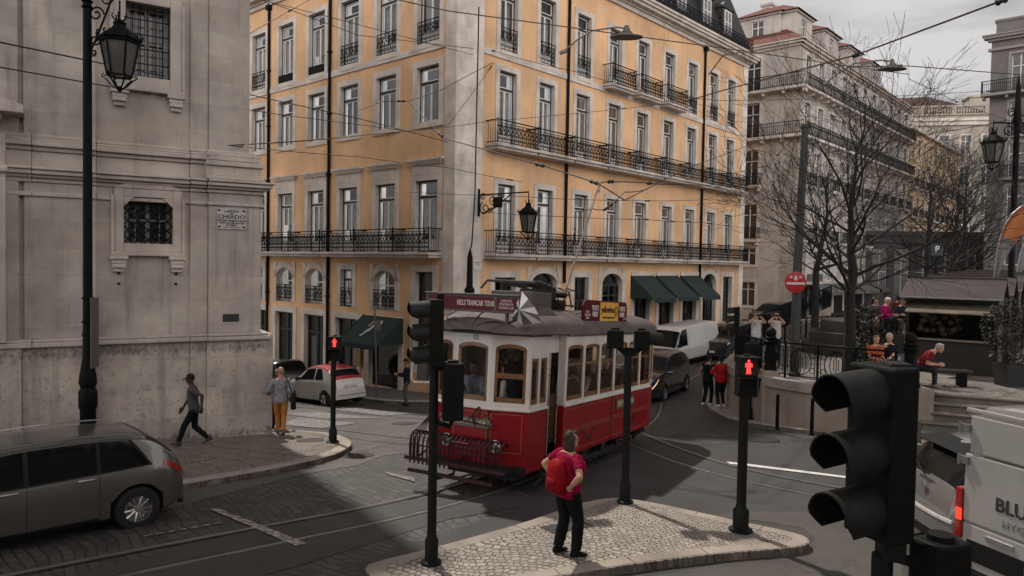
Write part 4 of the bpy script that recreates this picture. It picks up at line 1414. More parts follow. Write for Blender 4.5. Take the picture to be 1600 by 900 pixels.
def dormer(F, x, w, h, zb, back, par, dep=4.0):
    b = MB(); b.M = F.mat(x, zb, -back)
    wall_with_openings(b, -w / 2, w / 2, 0, h, [(-.5, .5, .35, h - .25)], .15)
    b.quad((-w / 2, 0, 0), (-w / 2, 0, h), (-w / 2, dep, h), (-w / 2, dep, 0)); b.quad((w / 2, 0, 0), (w / 2, dep, 0), (w / 2, dep, h), (w / 2, 0, h))
    b.box(-w / 2 - .15, w / 2 + .15, -.15, dep, h, h + .15)
    b.M = None
    d = b.build('dormer', WALLW, par, world=True, recalc=False)
    G = Facade(F.p(x, 0, -back)[:2], F.a)
    roof_faces('dormer_roof', hip(G, -w / 2, w / 2, 0, dep, zb + h + .15, 1.15, .35), TILE, par)
    small_window(par, G, 0, zb + .35, 1.0, h - .6, .1)
for x in (3.4, 9.6, 15.6, 22.0): dormer(WR, x, 3.4, 2.3, ev + .5, 1.0, rf)
dormer(WL, -3.9, 3.6, 2.3, ev + .5, 1.4, rf)
b = MB(); b.M = WR.mat(6.0, ev + 3.2, -5); b.box(-.5, .5, -.4, .4, 0, 2.0); b.box(-.6, .6, -.5, .5, 1.9, 2.1); b.M = None
b.build('chimney', WALLW, rf, world=True)
# shop canopies along its foot
for x, w_ in ((4, 3.4), (8.4, 4), (13.2, 4.2), (18.2, 4.4)):
    b = MB()
    rings = [[(-w_ / 2, -1.9 * t, -.55 * t * t), (w_ / 2, -1.9 * t, -.55 * t * t)] for t in (0, .25, .5, .75, 1)]
    b.loft(rings, closed=False); e = rings[-1]; b.quad(e[0], e[1], (e[1][0], e[1][1], e[1][2] - .25), (e[0][0], e[0][1], e[0][2] - .25))
    fmesh(b, WR, wb, 'shop_canopy', M('grey_canopy', (.11, .104, .098), .8), x, Z(-1.2), .02)
for x in xR:
    b = MB(); b.box(-.95, .95, -.06, 0, 0, 2.6); fmesh(b, WR, wb, 'shop_window', BLACKP, x, Z(-4.0), .03)
b = MB(); b.box(-1.6, 1.6, -.08, 0, 0, .55); fmesh(b, WR, wb, 'fascia', M('brown_fascia', (.10, .09, .085), .6), 4.4, Z(-.95), .06)

# ---- ochre terrace house next to it
TC = Vector(WR.p(LWR + .05, 0)[:2])
TR_ = Facade(TC, FR.a)
tb = thing('terrace_house', 'pale ochre and white terrace house adjoining the white apartment house far up the street', 'building', (TC.x, TC.y, g(TC.x, TC.y)))
ops, wins = [], []
ev2 = Z(15.2)
for i in range(9):
    x = 1.6 + 2.5 * i
    for z in (-.6, 2.6, 5.8, 9.0, 12.1): ops.append((x - .5, x + .5, Z(z), Z(z) + 2.2)); wins.append((TR_, x, Z(z), 1.0, 2.2))
b = MB(); b.M = TR_.mat(); wall_with_openings(b, 0, 24, -2, ev2, ops, .25); b.M = None
b.build('wall', WALLY, tb, world=True, recalc=False)
for q in wins: small_window(tb, *q, surround_m=STONE)
for z in (2.6, 5.8, 9.0):
    for i in range(9): plain_balcony(tb, TR_, 1.6 + 2.5 * i - .8, 1.6 + 2.5 * i + .8, Z(z), .5, .9, .2)
b = MB(); b.M = TR_.mat(); b.box(-.2, 24.2, -.4, .2, ev2 - .2, ev2 + .15); b.M = None; b.build('cornice', STONE, tb, world=True)
roof_faces('roof', hip(TR_, 0, 24, 0, 10, ev2 + .15, 3.0, .3), TILED, tb)

# ---- cream mansion closing the view
mc = at_y(1378, 422, 112); MCF = Facade((mc.x, mc.y), R(-12))
mb_ = thing('mansion', 'large cream mansion with roof balustrade and dark red hipped roof closing the view', 'building', (mc.x, mc.y, 0))
ev3 = CAM_Z + 23.2
ops, wins = [], []
for i in range(7):
    x = 2.2 + 2.9 * i
    for z in (4, 8.4, 12.8, 17.4): ops.append((x - .65, x + .65, CAM_Z + z, CAM_Z + z + 2.8)); wins.append((MCF, x, CAM_Z + z, 1.3, 2.8))
b = MB(); b.M = MCF.mat(); wall_with_openings(b, 0, 22, -1, ev3, ops, .3); b.M = None
b.M = MCF.mat() @ Matrix.Rotation(PI / 2, 4, 'Z'); wall_with_openings(b, 0, 14, -1, ev3, []) ; b.M = None
b.build('wall', WALLC, mb_, world=True, recalc=False)
for q in wins: small_window(mb_, *q, surround_m=STONE)
b = MB(); b.M = MCF.mat(); b.box(-.6, 22.6, -.7, .3, ev3 - .9, ev3 - .5); b.box(-.4, 22.4, -.4, .3, ev3 - 1.5, ev3 - .9); b.M = None; b.build('cornice', STONE, mb_, world=True)
b = MB(); b.M = MCF.mat()
b.box(0, 22, -.3, .1, ev3, ev3 + .2); b.box(0, 22, -.32, .12, ev3 + 1.2, ev3 + 1.45)
for i in range(60):
    if i % 12 == 0: b.box(22 * i / 60 - .02, 22 * i / 60 + .6, -.31, .11, ev3 + .2, ev3 + 1.2)
    else: b.tube([(22 * i / 60 + .2, -.1, ev3 + .2), (22 * i / 60 + .2, -.1, ev3 + .6), (22 * i / 60 + .2, -.1, ev3 + 1.2)], [.07, .14, .07], 6, False)
b.M = None; b.build('balustrade', WALLC, mb_, world=True)
roof_faces('roof', hip(MCF, -3, 14, 2, 14, ev3 + .9, 3.6, .2), TILED, mb_)
b = MB(); b.M = MCF.mat(); b.box(13, 17, 5, 8, ev3, ev3 + 3.6); b.box(12.8, 17.2, 4.8, 8.2, ev3 + 3.6, ev3 + 3.9); b.M = None; b.build('chimney', WALLC, mb_, world=True)

# ---- grey town house at the right edge
gc = at_y(1536, 424, 60); GF = Facade((gc.x, gc.y), FL.a)
gb = thing('town_house', 'dark grey town house with parapet and iron balconies at the right edge', 'building', (gc.x, gc.y, 0))
ops, wins = [], []
for i in range(4):
    x = 2.0 + 3.2 * i
    for z, h in ((14.35, 3.0), (10.95, 2.6), (7.6, 2.7), (4.2, 2.7), (.6, 2.6), (-2.6, 2.4)): ops.append((x - .6, x + .6, Z(z), Z(z) + h)); wins.append((GF, x, Z(z), 1.2, h))
top = Z(18.9)
b = MB(); b.M = GF.mat(); wall_with_openings(b, 0, 14, -1, top, ops, .25); b.M = None
b.M = GF.mat() @ Matrix.Rotation(PI / 2, 4, 'Z'); wall_with_openings(b, 0, 14, -1, top, []); b.M = None
b.M = GF.mat(); b.box(.25, 14, .15, 12, top, top + 1.2); b.box(.15, 14, .05, 12, top + 1.2, top + 1.4); b.M = None
b.build('wall', WALLG, gb, world=True, recalc=False)
for q in wins: small_window(gb, *q, surround_m=M('grey_trim', (.24, .225, .21), .8))
GREYT = M('grey_trim', (.24, .225, .21), .8)
b = MB(); b.M = GF.mat()
for o, z0, z1 in ((.2, -1.1, -.9), (.25, -.35, -.15), (.5, -.15, .05), (.6, .05, .15)): b.box(-o, 14, -o, .2, top + z0, top + z1)
b.M = None; b.build('cornice', GREYT, gb, world=True)
plain_balcony(gb, GF, -.5, 14, Z(14.3), .9, 1.0, .13, True, GREYT)
for i in range(4):
    plain_balcony(gb, GF, 2.0 + 3.2 * i - 1.1, 2.0 + 3.2 * i + 1.1, Z(7.55), .6, 1.0, .13, True, GREYT)
    plain_balcony(gb, GF, 2.0 + 3.2 * i - .7, 2.0 + 3.2 * i + .7, Z(10.95), .2, .9, .13, True, GREYT)
# ---- building at the end of the square, in shade behind the trees
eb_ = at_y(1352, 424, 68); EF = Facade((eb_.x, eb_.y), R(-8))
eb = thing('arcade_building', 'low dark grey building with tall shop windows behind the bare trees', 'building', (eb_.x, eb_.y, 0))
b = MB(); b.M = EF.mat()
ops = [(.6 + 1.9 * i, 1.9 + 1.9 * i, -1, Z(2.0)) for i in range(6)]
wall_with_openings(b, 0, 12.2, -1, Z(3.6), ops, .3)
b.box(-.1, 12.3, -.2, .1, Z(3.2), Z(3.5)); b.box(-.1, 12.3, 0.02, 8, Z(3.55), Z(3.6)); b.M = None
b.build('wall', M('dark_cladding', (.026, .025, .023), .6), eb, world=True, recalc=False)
for o_ in ops:
    small_window(eb, EF, (o_[0] + o_[1]) / 2, -1, 1.3, Z(2.0) + 1, .2, False)
# ================================================================== raised square on the right
ZT = .72
ter_px = [(10.75, 18.0), (10.15, 18.35), (9.2, 19.1), (8.1, 19.9), (7.5, 20.75), (7.12, 21.8), (7.2, 23.4), (7.9, 25.4), (9.3, 27.8), (11.8, 30.4), (16, 34)]
edge = smooth_line(ter_px[1:], 2)
ter = [Vector(p) for p in ((34, 11.5), (21, 14.4), (12.2, 18.45), (11.2, 18.6))] + edge + [Vector((34, 48)), Vector((60, 60)), Vector((70, 20))]
SQ = m_calcada('square_calcada', (.30, .27, .24), (.07, .06, .055), 12, (2.6, 1.7, .3))
def flat_sheet(name, poly, z, mat, depth=.2):
    b = MB(); b.add([(p[0], p[1], z) for p in poly], [tuple(range(len(poly)))])
    n = len(poly)
    for i in range(n): b.quad((*poly[i][:2], z), (*poly[(i + 1) % n][:2], z), (*poly[(i + 1) % n][:2], z - depth), (*poly[i][:2], z - depth))
    return structure(name, b, mat)
flat_sheet('raised_square', ter, ZT, SQ)
# retaining wall that follows the edge, coping stones on top
def ribbon(b, line, o0, o1, z0f, z1f, m=0):
    rr = []
    for i, p in enumerate(line):
        t = line[min(i + 1, len(line) - 1)] - line[max(i - 1, 0)]; t.normalize()
        n_ = Vector((-t.y, t.x))     # towards the street (the edge runs away from the viewer)
        a, c = p + n_ * o1, p + n_ * o0
        rr.append([(c.x, c.y, z0f(p)), (c.x, c.y, z1f(p)), (a.x, a.y, z1f(p)), (a.x, a.y, z0f(p))])
    b.loft(rr, m=m)
el = densify(edge, .25)
RW = m_stone('retaining_wall_stone', (.37, .31, .255), .6, (.95, .62), R(25))
rw = thing('retaining_wall', 'curved pale stone retaining wall of the raised square', 'wall', (edge[0].x, edge[0].y, g(edge[0].x, edge[0].y)))
b = MB(); ribbon(b, el, -.15, .30, lambda p: g(p.x, p.y) - .4, lambda p: ZT - .26); b.build('wall', RW, rw, world=True, recalc=False)
b = MB(); ribbon(b, el, -.2, .36, lambda p: ZT - .258, lambda p: ZT + .03); b.build('coping', m_stone('coping_stone', (.40, .35, .30), .55), rw, world=True, bevel=.02)
def pier(px, w_=.75, nm='pier'):
    b = MB(); b.cbox((px[0], px[1], (g(*px) + ZT) / 2), (w_, w_, ZT - g(*px) + .35)); b.build(nm, RW, rw, world=True, bevel=.02)
pier((7.38, 20.92), .5)
pier((9.98, 18.28), .8)
# iron railing along the edge: ovals and scrolls
def railing_run(name, label, line, z, h=.98, grp=None):
    rt = thing(name, label, 'railing', (line[0].x, line[0].y, z), 0, grp)
    L = [0]
    for i in range(1, len(line)): L.append(L[-1] + (line[i] - line[i - 1]).length)
    tot = L[-1]
    def at(s, zz):
        s = min(max(s, 0), tot)
        for i in range(1, len(L)):
            if s <= L[i] + 1e-9:
                p = line[i - 1].lerp(line[i], (s - L[i - 1]) / max(1e-9, L[i] - L[i - 1])); return (p.x, p.y, zz)
    k = int(tot / .25)
    b = MB()
    b.tube([at(tot * i / k, z + h) for i in range(k + 1)], .028, 6); b.tube([at(tot * i / k, z + h - .12) for i in range(k + 1)], .012, 4); b.tube([at(tot * i / k, z + .1) for i in range(k + 1)], .018, 4)
    b.build('handrail', IRON, rt, world=True)
    n = max(1, round(tot / .95)); wd = tot / n
    for i in range(n):
        p = MB()
        c = wd * (i + .5); zc = z + h * .5; hz = h * .36
        p.tube([at(c + .30 * math.cos(a), zc + hz * math.sin(a)) for a in [2 * PI * j / 18 for j in range(19)]], .014, 4)
        p.tube([at(c + .16 * math.cos(a), zc + hz * math.sin(a)) for a in [2 * PI * j / 14 for j in range(15)]], .012, 4)
        p.tube([at(c, z + .1), at(c, z + h - .12)], .013, 4)
        for sx in (-1, 1):
            p.tube([at(c + sx * .06, zc - hz * .45), at(c + sx * .06, zc + hz * .45)], .012, 4)
            p.tube([at(c + sx * wd * .42, z + .1), at(c + sx * wd * .42, z + h - .12)], .012, 4)
            for zz in (.28, .70):
                p.tube([at(c + sx * (.33 + .07 * math.cos(a)), z + h * zz + .08 * math.sin(a)) for a in [2 * PI * j / 8 for j in range(9)]], .011, 4)
        p.build('railing_panel', IRON, rt, world=True)
    for i in range(n + 1):
        p = MB(); q = at(wd * i, z)
        p.box(q[0] - .025, q[0] + .025, q[1] - .025, q[1] + .025, z, z + h + .03); p.build('post', IRON, rt, world=True)
e1 = [p for p in el if (p - Vector((10.15, 18.35))).length > .3]
railing_run('edge_railing', 'ornate black iron railing of ovals on the curved retaining wall', e1, ZT + .03)
def ornate_post(name, label, x, y, z, s=1.0):
    t = thing(name, label, 'post', (x, y, z), 0, 'ornate cast iron posts')
    b = MB(); b.lathe([(.26 * s, 0), (.26 * s, .12), (.20 * s, .16), (.17 * s, .3), (.15 * s, .9 * s), (.19 * s, .95 * s), (.21 * s, 1.02 * s), (.15 * s, 1.06 * s)], 8); b.build('shaft', IRON, t)
    for k in range(8):
        pass
    b = MB(); b.lathe([(.14 * s, 1.06 * s), (.18 * s, 1.12 * s), (.13 * s, 1.18 * s), (.16 * s, 1.25 * s), (.13 * s, 1.36 * s), (.05 * s, 1.44 * s), (.0, 1.45 * s)], 12); b.build('finial', IRON, t, smooth=50)
ornate_post('ornate_post', 'stout cast iron post on the stone pier beside the steps', 9.98, 18.28, ZT + .17, .95)
ornate_post('ornate_post', 'cast iron post with rounded top in the curved railing', 7.42, 20.92, ZT + .03, .95)
# steps up to the square
st = thing('stone_steps', 'worn stone steps leading up to the square', 'steps', (11.6, 17.6, g(11.6, 17.6)))
sd = Vector((.80, -.36)).normalized(); sn = Vector((-sd.y, sd.x))
gz = g(11.6, 17.2)
nst = 6
for k in range(nst):
    o = Vector((10.36, 18.5)) - sn * (.30 * (nst - 1 - k) - .05)
    zt = gz + (ZT - gz) * (k + 1) / nst
    P = [o, o + sd * 14, o + sd * 14 + sn * 2.0, o + sn * 2.0]
    b = MB(); b.prism([tuple(p) for p in P], gz - .3, zt - .055); P2 = [P[0] - sn * .05 - sd * .04, P[1] - sn * .05, P[2], P[3] - sd * .04]
    b.prism([tuple(p) for p in P2], zt - .054, zt - .001 * (k == nst - 1)); b.build('step', m_stone('step_stone', (.20, .175, .15), .6), st, world=True, bevel=.02)
# pavement along the wall
rp = GP([(1440, 703), (1413, 698), (1330, 687), (1247, 677), (1177, 668), (1145, 662), (1129, 656), (1105, 641), (1098, 628), (1096, 612), (1108, 588), (1128, 560), (1140, 545)])
rp = [Vector((24, 9.6)), Vector((14.5, 14.9))] + smooth_line(rp, 2)
pavement('square_pavement', rp + [Vector((20, 46)), Vector((12.4, 30.4)), Vector((8.0, 25.3)), Vector((7.4, 21)), Vector((8.3, 20)), Vector((10.6, 18.5)), Vector((26, 12))], m_calcada('side_calcada', (.36, .315, .27), (.12, .10, .09), 13))
kerb('square_kerb', rp, .26, .124, inward=-1)
for px, py in ((1214, 671), (1268, 680), (1331, 690)):
    c = gp(px, py, .115)
    b = MB(); b.lathe([(.075, 0), (.075, .03), (.05, .05), (.045, .88), (.05, .9), (.05, .93), (.02, .96)], 10)
    o = b.build('bollard', IRON, smooth=40); o.location = c
    tag(o, {1214: 'thin black bollard at the kerb below the pilaster of the retaining wall', 1268: 'thin black bollard in the middle of the kerb row below the curved wall', 1331: 'thin black bollard partly behind the big foreground traffic light'}[px], 'bollard', 'thin bollards below the wall')
# low wall and railing at the back of the square
bl = densify([at_y(1192, 512, 30)[:2], at_y(1245, 512, 33)[:2], at_y(1297, 512, 36)[:2]], .5)
bw = thing('parapet_wall', 'low pale parapet wall rising at the back of the square', 'wall', (bl[0].x, bl[0].y, ZT))
b = MB(); rr = []
N_ = len(bl)
for i, p in enumerate(bl):
    zt = ZT + .25 + 1.0 * i / (N_ - 1)
    rr.append([(p.x, p.y, ZT - .1), (p.x, p.y, zt), (p.x + .15, p.y + .3, zt), (p.x + .15, p.y + .3, ZT - .1)])
b.loft(rr); b.build('wall', RW, bw, world=True)
b = MB()
for i, p in enumerate(densify(bl, .16)):
    zt = ZT + .25 + 1.0 * i / (len(densify(bl, .16)) - 1)
    b.tube([(p.x + .07, p.y + .15, zt), (p.x + .07, p.y + .15, zt + .5), (p.x + .07, p.y + .15, zt + 1.0)], [.02, .035, .02], 5)
b.tube([(bl[0].x + .07, bl[0].y + .15, ZT + 1.25), (bl[-1].x + .07, bl[-1].y + .15, ZT + 2.25)], .04, 6)
b.build('balusters', IRON, bw, world=True)
# stone bench pedestal, ramp kerb
c = at_z(1302, 545, ZT)
pd = thing('stone_bench', 'pale stone bench on a shaped pedestal beside the tree trunk', 'bench', (c.x, c.y, ZT))
b = MB(); b.box(-.6, .6, -.32, .32, .62, .76); b.box(-.55, .55, -.28, .28, .54, .62); b.build('seat', m_stone('bench_stone', (.45, .41, .36), .4), pd, bevel=.02)
b = MB(); b.loft([[(sx * w_, sy * w_ * .6, z) for sx, sy in ((-1, -1), (1, -1), (1, 1), (-1, 1))] for w_, z in ((.34, 0), (.34, .1), (.24, .16), (.26, .36), (.42, .54))]); b.build('pedestal', m_stone('bench_stone', (.45, .41, .36), .4), pd, bevel=.02)

# ------------------------------------------------------------------ market stalls
SHEET = M('brown_sheet_roof', (.048, .036, .036), .5, .0, .12, 2)
WOOD = M('dark_stall_board', (.020, .015, .011), .6, 0, .3, 5)
c = at_z(1412, 577, ZT)
sk_dir = Vector((.80, -.60)).normalized(); sk_n = Vector((-sk_dir.y, sk_dir.x))
def stall(o, label, detail, up=0):
    a = math.atan2(sk_dir.y, sk_dir.x)
    t = thing('market_stall', label, 'stall', (o.x, o.y, ZT + up), a, 'brown market stalls in a row')
    W, D = 2.42, 2.3
    b = MB(); b.box(0, W, .0, .06, -up, 1.0); b.box(0, .09, 0, D, 0, 2.3); b.box(W - .09, W, 0, D, 0, 2.3); b.box(.09, W - .09, D - .06, D, 0, 2.3); b.box(.09, W - .09, .06, D - .06, .0, .05); b.box(.09, W - .09, 0, .07, 2.12, 2.3)
    b.build('stall_body', WOOD, t, bevel=.008)
    b = MB()   # gable roof, ridge along the front
    e = .12
    P = lambda x, y, z: (x, y, z)
    for th, m in ((0, 0),):
        b.add([P(-e, -.45, 2.30), P(W + e, -.45, 2.30), P(W + e, D / 2, 2.86), P(-e, D / 2, 2.86), P(W + e, D + .3, 2.30), P(-e, D + .3, 2.30),
               P(-e, -.45, 2.24), P(W + e, -.45, 2.24), P(W + e, D / 2, 2.80), P(-e, D / 2, 2.80), P(W + e, D + .3, 2.24), P(-e, D + .3, 2.24)],
              [(0, 1, 2, 3), (3, 2, 4, 5), (7, 6, 9, 8), (8, 9, 11, 10), (0, 6, 7, 1), (5, 4, 10, 11), (0, 3, 9, 6), (3, 5, 11, 9), (1, 7, 8, 2), (2, 8, 10, 4)])
    b.box(-e, W + e, D / 2 - .06, D / 2 + .06, 2.82, 2.90)
    b.build('stall_roof', SHEET, t)
    b = MB(); b.tube([(-e, -.46, 2.27), (W + e, -.46, 2.27)], .03, 5); b.build('gutter', M('zinc', (.22, .20, .19), .5, .3), t)
    if detail:
        b = MB(); b.add([(.1, -.05, 2.10), (W - .1, -.05, 2.10), (W - .1, -.85, 1.86), (.1, -.85, 1.86), (.1, -.05, 2.07), (W - .1, -.05, 2.07), (W - .1, -.85, 1.83), (.1, -.85, 1.83)], [(0, 1, 2, 3), (7, 6, 5, 4), (3, 2, 6, 7), (0, 3, 7, 4), (1, 5, 6, 2)])
        b.build('serving_flap', M('weathered_flap', (.12, .098, .07), .7, 0, .35, 3), t)
        b = MB(); b.box(.05, W - .05, -.12, .1, .98, 1.03); b.build('counter', M('pale_counter', (.22, .19, .16), .5), t)
    return t
for k in range(5):
    o = Vector((c.x, c.y, 0)) + Vector((.62, .78, 0)).normalized() * (3.4 * k)
    stall(o, ['nearest brown market stall with raised serving flap', 'brown stall roof directly behind the nearest market stall', 'third brown stall roof counted from the nearest stall', 'fourth brown stall roof, second from the far end of the row', 'farthest brown stall roof at the end of the row'][k], k == 0, .07 * k)
# goods hanging in the nearest stall
gd = MB()
rn = random.Random(5)
A = Matrix.Translation((c.x, c.y, ZT)) @ Matrix.Rotation(math.atan2(sk_dir.y, sk_dir.x), 4, 'Z')
gd.M = A
for k in range(34):
    gd.ball((.35 + rn.random() * 1.05, .35 + rn.random() * .3, 1.15 + rn.random() * .62), (.10, .08, .09), 6, 0)
gd.M = None
o = gd.build('bread_display', M('straw_goods', (.085, .064, .04), .8, 0, .5, 4), smooth=60)
tag(o, 'cluster of straw coloured goods hanging inside the nearest stall', 'goods')

# ------------------------------------------------------------------ feather flags
def feather_flag(label, x, y, z, s, cols, lean=.16, mats=None):
    t = thing('feather_flag', label, 'flag', (x, y, z), R(-12), 'feather flags by the stalls')
    H = 4.35 * s
    pole = [(x * s, 0, z * s) for x, z in ((0, 0), (0, 1.5), (.02, 2.9), (.07, 3.6), (.14, 4.1), (.26, 4.55), (.45, 4.9), (.70, 5.14), (.95, 5.27), (1.15, 5.32))]
    b = MB(); b.tube(pole, [.022] * 5 + [.018] * 5, 6); b.lathe([(.18, 0), (.18, .06), (.03, .1)], 10); b.build('pole', M('flag_pole', (.3, .29, .28), .4, .5), t)
    v = []
    n = 24
    for k in range(n + 1):
        u = k / n
        f = 2 + u * 7
        i = min(8, int(f)); L0 = Vector(pole[i]).lerp(Vector(pole[i + 1]), f - i)
        T0 = Vector(((.06 + 1.16 * u ** 1.15) * s, 0, (2.72 + 2.42 * u ** .95) * s))
        for j in range(6):
            q = j / 5
            p_ = L0.lerp(T0, q); p_.y = .07 * s * math.sin(q * 5 + u * 9) * q
            v.append(p_)
    b = MB()
    for k in range(n):
        for j in range(5):
            z_ = v[k * 6 + j].z / s
            m = 2 if j == 0 else (0 if z_ > 4.12 else 1)
            b.add([v[k * 6 + j], v[k * 6 + j + 1], v[(k + 1) * 6 + j + 1], v[(k + 1) * 6 + j]], [(0, 1, 2, 3)], m)
    b.build('banner', mats, t, smooth=80)
FO, FG_, FO2 = M('flag_orange', (.36, .125, .035), .8, 0, .12, 6), M('flag_grey', (.13, .132, .135), .8, 0, .25, 9), M('flag_rust', (.20, .055, .02), .8)
p = at_z(1546, 577, ZT)
feather_flag('orange and grey feather flag standing at the corner of the nearest stall', p.x, p.y, ZT, 1.0, None, mats=[FO, FG_, FO2])
p = at_z(1584, 560, ZT)
feather_flag('grey feather flag farther back at the right edge', p.x + 4.4, p.y + 6.5, ZT, .95, None, mats=[FG_, FG_, FG_])
# pennant hanging low on the first flag's pole
p = at_z(1546, 577, ZT)
b = MB(); b.add([(0, 0, 2.0), (.02, .02, 1.4), (.42, -.06, 1.05), (.06, 0, .72), (0.0, .03, 1.3)], [(0, 1, 2), (1, 4, 3, 2)]); o = b.build('pennant', FO2); o.location = (p.x + .02, p.y - .05, ZT + .15); o['label'] = 'small rust orange pennant hanging under the feather flag'; o['category'] = 'pennant'
sol = o.modifiers.new('Solidify', 'SOLIDIFY'); sol.thickness = .006
# railing of the ramp behind the seated people
q0, q1, q2 = at_z(1388, 545, ZT), at_z(1400, 560, ZT), at_z(1462, 545, ZT)
b = MB()
A0, A1, A2 = Vector((q1.x - .9, q1.y + 1.2, ZT)), Vector((q1.x + .45, q1.y + .6, ZT)), Vector((q1.x + .5, q1.y + 3.0, ZT))
b.tube([A0 + Vector((0, 0, 1.25)), A1 + Vector((0, 0, 1.0)), A1], .022, 6)
b.tube([A1 + Vector((-.4, .6, 1.2)), A2 + Vector((.2, .2, 2.0))], .022, 6)
for k in range(6):
    c0 = A0.lerp(A1, k / 6); b.tube([c0, c0 + Vector((0, 0, 1.25 - .25 * k / 6))], .012, 4)
o = b.build('ramp_railing', M('grey_rail', (.22, .21, .20), .4, .5)); tag(o, 'thin grey metal handrail behind the seated couple', 'handrail')

# ------------------------------------------------------------------ plants
def leaf_cloud(b, c, r, n, rnd, size=.05, m=2):
    for _ in range(n):
        while True:
            p = Vector((rnd.uniform(-1, 1), rnd.uniform(-1, 1), rnd.uniform(-1, 1)))
            if p.length < 1: break
        if mnoise.noise(p * 2.1 + Vector(c)) < -.12: continue
        q = Vector(c) + Vector((p.x * r[0], p.y * r[1], p.z * r[2]))
        a = Vector((rnd.gauss(0, 1), rnd.gauss(0, 1), rnd.gauss(0, 1))).normalized()
        d = a.cross(Vector((rnd.gauss(0, 1), rnd.gauss(0, 1), .3))).normalized()
        s = size * rnd.uniform(.6, 1.4)
        b.add([q - a * s, q + d * s * .5, q + a * s, q - d * s * .5], [(0, 1, 2, 3)], rnd.randrange(m))
LEAF = [M('leaf_dark', (.008, .009, .005), .6, 0, .3, 20), M('leaf_mid', (.016, .016, .009), .6, 0, .3, 20), M('leaf_dry', (.03, .025, .015), .7, 0, .3, 20)]
p = at_z(1578, 603, ZT)
pt = thing('potted_shrub', 'dark leafy shrub in a square planter beside the nearest stall', 'plant', (p.x, p.y, ZT))
b = MB(); b.loft([[(sx * w_, sy * w_, z) for sx, sy in ((-1, -1), (1, -1), (1, 1), (-1, 1))] for w_, z in ((.26, 0), (.31, .55), (.31, .6), (.27, .6), (.26, .5))]); b.build('planter', M('planter', (.010, .0095, .009), .6), pt)
b = MB(); b.tube([(0, 0, .5), (.03, 0, 1.1)], .04, 6)
for k in range(12):
    a = k * 2.4; b.tube([(0, 0, .7 + .05 * k), (.35 * math.cos(a), .35 * math.sin(a), 1.3 + .07 * k)], [.018, .006], 4)
b.build('stem', M('twig_bark', (.05, .04, .032), .8), pt)
b = MB(); rn = random.Random(2); leaf_cloud(b, (0, 0, 1.5), (.75, .75, .95), 1900, rn, .055, 3); b.build('foliage', LEAF, pt, recalc=False)
p = at_z(1347, 585, ZT)
pt = thing('evergreen_shrub', 'dark evergreen shrub behind the seated couple by the tree trunk', 'plant', (p.x + .62, p.y + 1.2, ZT))
b = MB(); b.tube([(0, 0, 0), (0, 0, .9)], .05, 6); b.build('stem', M('twig_bark', (.05, .04, .032), .8), pt)
b = MB(); leaf_cloud(b, (0, 0, 1.05), (.62, .62, 1.0), 1700, rn, .06, 2); b.build('foliage', LEAF, pt, recalc=False)

# ------------------------------------------------------------------ bare trees
BARK = M('tree_bark', (.0085, .0072, .0063), .85, 0, .35, 6, .5)
def bare_tree(label, x, y, z, H, fork, seed, spread=1.0, r0=.19, levels=6):
    rnd = random.Random(seed)
    t = thing('bare_tree', label, 'tree', (x, y, z), 0, 'bare winter trees on the square')
    tr, cr_ = MB(), MB()
    top = Vector((rnd.uniform(-.1, .1), rnd.uniform(-.1, .1), fork))
    tr.tube([(0, 0, -.1), (.01, 0, .2), (.03, .0, fork * .5), top], [r0 * 1.5, r0 * 1.08, r0 * .95, r0 * .85], 10)
    def branch(p, d, L, r, lv):
        n = 4 if lv > 1 else 3
        pts, rs = [p], [r]
        for k in range(n):
            d = (d + Vector((rnd.gauss(0, .13), rnd.gauss(0, .13), rnd.gauss(.035, .10)))).normalized()
            pts.append(pts[-1] + d * L / n); rs.append(max(.005, r * (1 - .5 * (k + 1) / n)))
        (cr_).tube(pts, rs, 6 if lv > 3 else (4 if lv > 1 else 3), False)
        if lv == 0: return
        m = 3 if lv > 1 else 4
        for k in range(m):
            i = n if k == 0 else rnd.randint(1, n)
            a = rnd.uniform(0, 2 * PI)
            side = d.orthogonal().normalized(); side = Matrix.Rotation(a, 3, d) @ side
            nd = (d + side * rnd.uniform(.45, .95) * (1 if k else .45)).normalized()
            branch(pts[i], nd, L * rnd.uniform(.62, .82), rs[i] * rnd.uniform(.62, .8), lv - 1)
    # a central leader carries whorls of long arching side branches
    lead, p = [top], top.copy()
    nl = 7
    for k in range(nl):
        p = p + Vector((rnd.gauss(0, .07), rnd.gauss(0, .07), (H - fork) * .74 / nl)); lead.append(p.copy())
    cr_.tube(lead, [r0 * .85 * (1 - .80 * k / nl) for k in range(nl + 1)], 8, False)
    for k in range(nl + 1):
        f = k / nl
        for j in range((3 if f < .5 else 2) if k < nl else 3):
            a = 2.4 * (3 * k + j) + rnd.uniform(-.5, .5)
            el_ = rnd.uniform(.15, .55) + .75 * f
            d = Vector((math.cos(a) * math.cos(el_), math.sin(a) * math.cos(el_), math.sin(el_)))
            branch(lead[k] - Vector((0, 0, rnd.uniform(0, .25))) * (k > 0), d, (H - fork) * (.34 - .17 * f) * spread * rnd.uniform(.8, 1.15), r0 * (.34 - .20 * f) * rnd.uniform(.8, 1.1), levels - 2 if f < .8 else levels - 3)
    tr.build('trunk', BARK, t, smooth=60); cr_.build('crown', BARK, t, recalc=False)
    return t
q = at_z(1324, 594, ZT); bare_tree('nearest bare tree with a thick trunk rising over the curved railing', q.x, q.y, ZT, 7.9, 2.4, 11, 1.35, .165, 6)
q = at_z(1296, 545, ZT); bare_tree('slim bare tree trunk behind the round no entry sign', q.x, q.y + 1.5, ZT, 7.5, 3.0, 5, 1.0, .15, 5)
